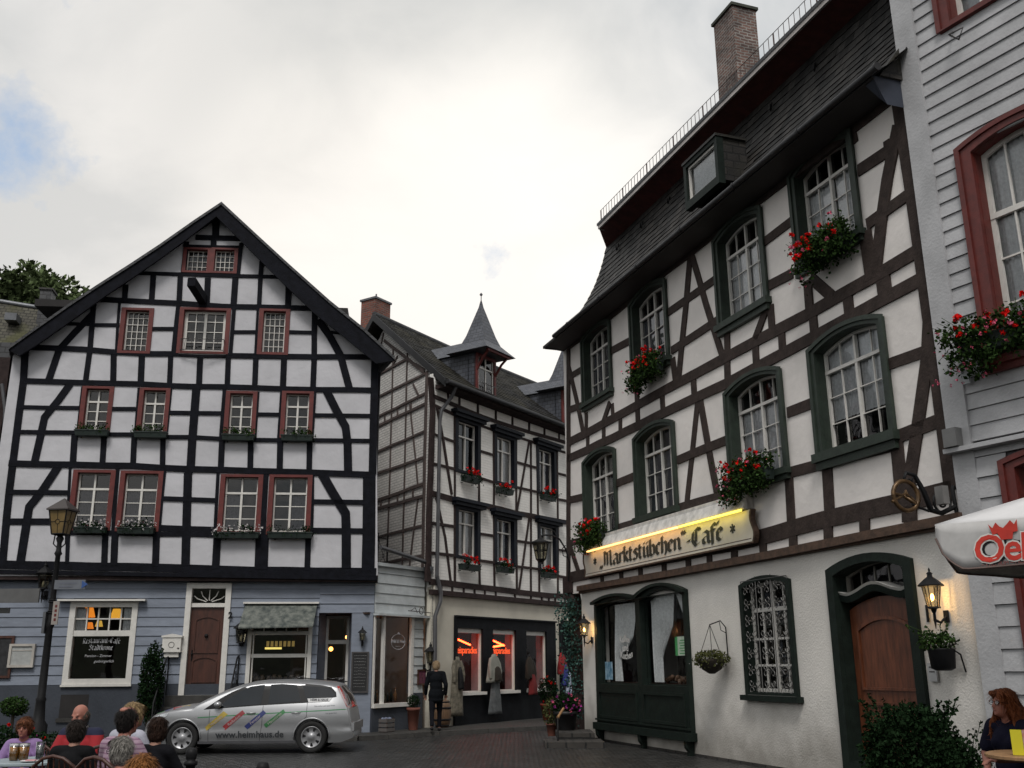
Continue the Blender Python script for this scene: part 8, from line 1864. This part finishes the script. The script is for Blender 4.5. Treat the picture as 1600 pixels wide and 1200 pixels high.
carT = thing('parked_car', 'silver estate car with coloured advertising strips parked before the blue house', 'car', CM.translation)
xs = []; x = -2.19
while x < 2.147: xs.append(x); x += .05 if x < 1.7 else .02
xs.append(2.147)
bmv = []; NS = 26
for x in xs:
    zt_ = ip(TOP, x); zb_ = .20 if x > -1.9 else .20+.12*((-1.9-x)/.3); zb_ += max(0, (x-1.9)*.35)
    r = .10 if zt_ > 1.0 else .13; zs = [zb_+(zt_-r-zb_)*k/15 for k in range(16)]+[zt_-r+r*math.sin(k/10*math.pi/2) for k in range(1, 11)]
    sec = [(hw(x, z), z) for z in zs]; bmv.append([(x, -y, z) for y, z in sec]+[(x, y, z) for y, z in reversed(sec[:-1])])
n1_ = len(bmv[0]); q = MB(); q.add([p for s_ in bmv for p in s_], [(i*n1_+k, i*n1_+(k+1) % n1_, (i+1)*n1_+(k+1) % n1_, (i+1)*n1_+k) for i in range(len(xs)-1) for k in range(n1_)]+[tuple(reversed(range(n1_))), tuple((len(xs)-1)*n1_+k for k in range(n1_))], True)
me = bpy.data.meshes.new('t'); me.from_pydata(q.v, [], q.f); bm_ = bmesh.new(); bm_.from_mesh(me); bmesh.ops.remove_doubles(bm_, verts=bm_.verts, dist=1e-5); bmesh.ops.recalc_face_normals(bm_, faces=bm_.faces); bm_.to_mesh(me); bm_.free()
ob = bpy.data.objects.new('t', me); COL.objects.link(ob); tmp = []
for wx in (-1.323, 1.317):
    for sy in (-1, 1):
        c_ = MB(); c_.lathe([(.355, -.16), (.355, .25)], (0, 0, 0), 36, False, M_=Matrix.Rotation(R(90), 4, 'X')); cm2 = bpy.data.meshes.new('c'); cm2.from_pydata([v+Vector((wx, sy*.85, .315)) for v in c_.v], [], c_.f); b2_ = bmesh.new(); b2_.from_mesh(cm2); bmesh.ops.recalc_face_normals(b2_, faces=b2_.faces); b2_.to_mesh(cm2); b2_.free()
        co = bpy.data.objects.new('c', cm2); COL.objects.link(co); tmp.append(co); md = ob.modifiers.new('b', 'BOOLEAN'); md.operation = 'DIFFERENCE'; md.object = co; md.solver = 'EXACT'
bpy.context.view_layer.update(); m2 = bpy.data.meshes.new_from_object(ob.evaluated_get(bpy.context.evaluated_depsgraph_get()))
q = MB(); q.add([CM @ v.co for v in m2.vertices], [tuple(p.vertices) for p in m2.polygons], False)
for o_ in tmp+[ob]: bpy.data.objects.remove(o_)
paint = mat('silver_paint', (.36, .365, .375), .33, .04, 3, metal=.6, spec=.5)
bodyO = q.build('body', paint, carT)
for p in bodyO.data.polygons: p.use_smooth = True
try:
    bodyO.data.set_sharp_from_angle(angle=R(35))
except Exception: pass
def onside(x, z, off=.004, sy=-1): return CM @ Vector((x, sy*(hw(x, z)+off), z))
def sidepoly(pts, off=.004, sy=-1, cuts=4, raw=False):
    pts = pts if raw else [K(*p) for p in pts]; b_ = bmesh.new(); vs_ = [b_.verts.new((x, z, 0)) for x, z in pts]; b_.faces.new(vs_); bmesh.ops.triangulate(b_, faces=b_.faces); bmesh.ops.subdivide_edges(b_, edges=b_.edges, cuts=cuts, use_grid_fill=True); b_.verts.index_update()
    q = MB(); q.add([onside(v.co.x, v.co.y, off, sy) for v in b_.verts], [tuple(v.index for v in f.verts) for f in b_.faces], True); b_.free(); return q
blk = mat('gloss_black', (.006, .006, .007), .35, spec=.15); cg = mat('car_glass', (.010, .012, .015), .03, spec=.7)
for sy in (-1, 1):
    dl_ = sidepoly([(456, 296), (560, 224), (640, 178), (760, 128), (880, 116), (1000, 113), (1130, 120), (1280, 134), (1360, 148), (1398, 186), (1404, 216), (1210, 254), (860, 270)], .004, sy, 5).build('window_surround', blk, carT)
    for nm, pts in (('front_window', [(560, 285), (610, 235), (700, 172), (775, 140), (872, 128), (864, 262)]), ('rear_window', [(918, 128), (1000, 124), (1108, 132), (1148, 246), (914, 262)]), ('quarter_window', [(1152, 138), (1270, 146), (1350, 158), (1392, 196), (1394, 212), (1212, 243), (1192, 246)])):
        sidepoly(pts, .008, sy, 5).build(nm, cg, carT)
    for pts in ([(500, 300), (503, 400), (500, 470), (500, 520), (503, 520), (503, 470), (506, 400), (503, 300)], [(880, 270), (880, 400), (866, 520), (869, 520), (883, 400), (883, 270)], [(1196, 255), (1198, 350), (1150, 400), (1118, 440), (1110, 520), (1113, 520), (1122, 440), (1153, 403), (1201, 352), (1199, 255)]):
        q = MB(); h_ = len(pts)//2
        for i in range(h_-1):
            for j in range(6):
                def lp(a, b, t_): return (a[0]+(b[0]-a[0])*t_, a[1]+(b[1]-a[1])*t_)
                A, B_ = lp(pts[i], pts[i+1], j/6), lp(pts[i], pts[i+1], (j+1)/6); q.add([onside(*K(*A), .0025, sy), onside(*K(*B_), .0025, sy), onside(*K(B_[0]+3, B_[1]), .0025, sy), onside(*K(A[0]+3, A[1]), .0025, sy)], [(0, 1, 2, 3)])
        q.build('door_seam', 'shadow_gap', carT)
    for cxh in (800, 1122):
        q = MB(); X, Zh = K(cxh, 321); a = Vector(onside(X-.09, Zh, .0, sy)); b = Vector(onside(X+.09, Zh, 0, sy)); mdv = (CM.to_3x3() @ Vector((0, sy*.035, 0))); q.tube([a, a.lerp(b, .15)+mdv, a.lerp(b, .85)+mdv, b], .012, 6); q.build('door_handle', paint, carT)
    mc = onside(*K(562, 262), .10, sy); q = MB(); q.ball(mc, (.085, .075, .065), 12, CM.to_3x3()); q.tube([onside(*K(545, 285), -.02, sy), mc], .025, 6); q.build('mirror', paint, carT)
    q = MB(); X0, Z0 = K(1398, 140); pts_ = [K(1398, 142), K(1414, 142), K(1440, 180), K(1475, 235), K(1506, 288), K(1500, 300), K(1484, 290), K(1455, 240), K(1420, 180)]
    sidepoly(pts_, .006, sy, 3, raw=True).build('tail_light', mat('tail_red', (.40, .015, .01), .2, .1, 5), carT)
    sidepoly([K(1400, 140), K(1407, 141), K(1442, 195), K(1480, 262), K(1500, 296), K(1492, 296), K(1470, 262), K(1432, 200)], .009, sy, 2, raw=True).build('tail_light_rim', mat('tail_white', (.5, .4, .4), .2), carT)
    sidepoly([K(70, 362), K(90, 345), K(150, 322), K(205, 318), K(195, 338), K(130, 368), K(80, 378)], .008, sy, 3, raw=True).build('headlight', mat('headlight', (.5, .52, .54), .1, .3, 14, metal=.5), carT)
    gl_m = mat('green_line', (.03, .20, .07), .5)
    q = MB(); P = [(420, 351), (700, 336), (1000, 322), (1250, 312), (1490, 302)]
    for i in range(4):
        for j in range(8):
            a = (P[i][0]+(P[i+1][0]-P[i][0])*j/8, P[i][1]+(P[i+1][1]-P[i][1])*j/8); b = (P[i][0]+(P[i+1][0]-P[i][0])*(j+1)/8, P[i][1]+(P[i+1][1]-P[i][1])*(j+1)/8)
            q.add([onside(*K(a[0], a[1]-3), .003, sy), onside(*K(b[0], b[1]-3), .003, sy), onside(*K(b[0], b[1]+3), .003, sy), onside(*K(a[0], a[1]+3), .003, sy)], [(0, 1, 2, 3)])
    q.build('green_stripe', gl_m, carT)
    q = MB(); q.tube([onside(*K(1240+200, 110+12), -.10, sy) + Vector((0, 0, .02)), onside(*K(1100, 96), -.14, sy)+Vector((0, 0, .03)), onside(*K(850, 96), -.14, sy)+Vector((0, 0, .03))], .010, 5); q.build('roof_rail', 'iron', carT)
yl, rd_, bl_, gr_ = mat('decal_yellow', (.38, .28, .05), .5), mat('decal_red', (.28, .035, .04), .5), mat('decal_blue', (.025, .035, .14), .5), mat('decal_green', (.04, .17, .06), .5)
for pts, m_ in (([(476, 418), (602, 308), (634, 330), (490, 440)], yl), ([(602, 412), (736, 302), (757, 324), (622, 438)], rd_), ([(757, 412), (886, 303), (909, 324), (780, 434)], bl_), ([(896, 402), (1030, 298), (1047, 320), (914, 424)], gr_)):
    sidepoly(pts, .005, -1, 4).build('colour_strip', m_, carT)
def sidetext(cx, cy, ang=0, off=.007):
    X, Zc = K(cx, cy); ca, sa = math.cos(ang), math.sin(ang); return lambda x, y: onside(X+x*ca-y*sa, Zc+x*sa+y*ca, off, -1)
q = MB(); text_mb(sidetext(800, 470, 0, .02), 'www.heimhaus.de', .185, mb=q, bold=.004, spacing=1.02); q.build('lettering', mat('grey_lettering', (.045, .05, .055), .6), carT)
q = MB(); text_mb(sidetext(682, 372, R(39), .008), 'Rolladen', .085, mb=q); text_mb(sidetext(834, 368, R(39), .008), 'Fenster', .085, mb=q); text_mb(sidetext(556, 374, R(39), .008), 'Markisen', .08, mb=q); text_mb(sidetext(972, 362, R(38), .008), 'Haustüren', .08, mb=q); q.build('strip_lettering', mat('faint_white', (.42, .36, .36), .6), carT)
sidepoly([(1195, 226), (1372, 222), (1356, 246), (1206, 253)], .010, -1, 3).build('white_strip', mat('decal_white', (.55, .55, .55), .5), carT)
q = MB(); text_mb(sidetext(1282, 236, 0, .014), 'HEIM & HAUS', .062, mb=q, bold=.002); text_mb(sidetext(1325, 277, .03, .006), 'Die machen gute gute Rollos', .036, mb=q); text_mb(sidetext(1375, 328, .03, .006), 'vom guten Fach', .036, mb=q); q.build('small_lettering', mat('dark_lettering', (.06, .06, .07), .6), carT)
# bonnet decals and windscreens laid on the upper surface
def ontop(x, f, off=.004):
    zt_ = ip(TOP, x); r = .15 if zt_ > 1.0 else .13; z = zt_-r*.02; w = plan(x)-(.05+(max(zt_-.94, 0))*.40 if zt_ > .94 else .03); y = f*w; t_ = min(.999, abs(f)); z = zt_-r+r*(1-t_**2.6)**(1/2.6); return CM @ Vector((x, y, z+off))
for nm, xa, xb, m_, fr in (('windscreen', -1.10, -.27, cg, .90), ('rear_screen', 1.83, 2.03, cg, .86)):
    q = MB(); n = 16; vs_ = [ontop(xa+(xb-xa)*i/n, -fr+2*fr*j/n, .007) for i in range(n+1) for j in range(n+1)]; q.add(vs_, [(i*(n+1)+j, i*(n+1)+j+1, (i+1)*(n+1)+j+1, (i+1)*(n+1)+j) for i in range(n) for j in range(n)], True); q.build(nm, m_, carT)
for i, (xa, m_) in enumerate(((-1.90, gr_), (-1.72, bl_), (-1.54, rd_), (-1.36, yl))):
    q = MB(); q.add([ontop(xa-.09, -.70, .006), ontop(xa+.09, -.70, .006), ontop(xa+.05, -.93, .006), ontop(xa-.03, -.93, .006)], [(0, 1, 2, 3)]); q.build('bonnet_patch', m_, carT)
q = MB(); 
for (x, zz, w) in ((-2.16, .34, .5),): q.box(x-.05, x+.04, -w, w, zz-.09, zz+.10, CM)
q.build('front_grille', blk, carT)
q = MB(); q.box(2.10, 2.17, -.7, .7, .40, .52, CM); q.build('rear_bumper', blk, carT) if False else None
q = MB(); X, Z_ = K(1500, 408); 
for sy in (-1, 1): q.box(2.0, 2.175, sy*.55-.22, sy*.55+.22, .42, .58, CM)
q.box(1.95, 2.17, -.7, .7, .42, .57, CM); q.build('rear_bumper', paint, carT)
q = MB(); q.box(-1.0, 1.0, -.885, -.86, .20, .25, CM); q.build('sill', mat('dark_sill', (.05, .05, .055), .5), carT)
for wx in (-1.323, 1.317):
    for sy in (-1, 1):
        c_ = Vector((wx, sy*.80, .315)); WM = CM @ Matrix.Translation(c_) @ Matrix.Rotation(R(90)*(-sy), 4, 'X')
        def wl_(prof, seg=36, sm=True):
            m_ = MB(); m_.lathe(prof, (0, 0, 0), seg, sm); m_.v = [WM @ v for v in m_.v]; return m_
        wheel = wl_([(.20, -.09), (.285, -.10), (.308, -.085), (.315, -.05), (.315, .05), (.308, .085), (.285, .10), (.215, .095), (.205, .06)]).build('wheel', mat('tyre', (.012, .012, .012), .85, .2, 10), carT)
        wl_([(.21, .02), (.212, .098), (.20, .104), (.19, .085), (.10, .09), (.06, .10), (.045, .112), (.01, .114)]).build('rim', mat('hubcap', (.30, .30, .31), .35, .05, 8, metal=.6), wheel)
        q = MB()
        for k in range(7):
            a0 = 2*math.pi*k/7+.3; pts = [(.115, -.10), (.178, -.19), (.185, 0), (.178, .19), (.115, .10)]; vs_ = [WM @ Vector((r_*math.cos(a0+da), r_*math.sin(a0+da), .0935 if r_ > .15 else .096)) for r_, da in pts]; q.add(vs_, [(0, 1, 2, 3, 4)])
        q.build('rim_hole', 'iron', wheel)
        q = MB(); arc = [CM @ Vector((wx+.37*math.cos(a), sy*(hw(wx+.37*math.cos(a), .315+.37*math.sin(a))+.004), .315+.37*math.sin(a))) for a in [math.pi*j/20 for j in range(0, 21)]]; q.tube(arc, .018, 6, cap=False); q.build('wheel_arch', paint, carT)
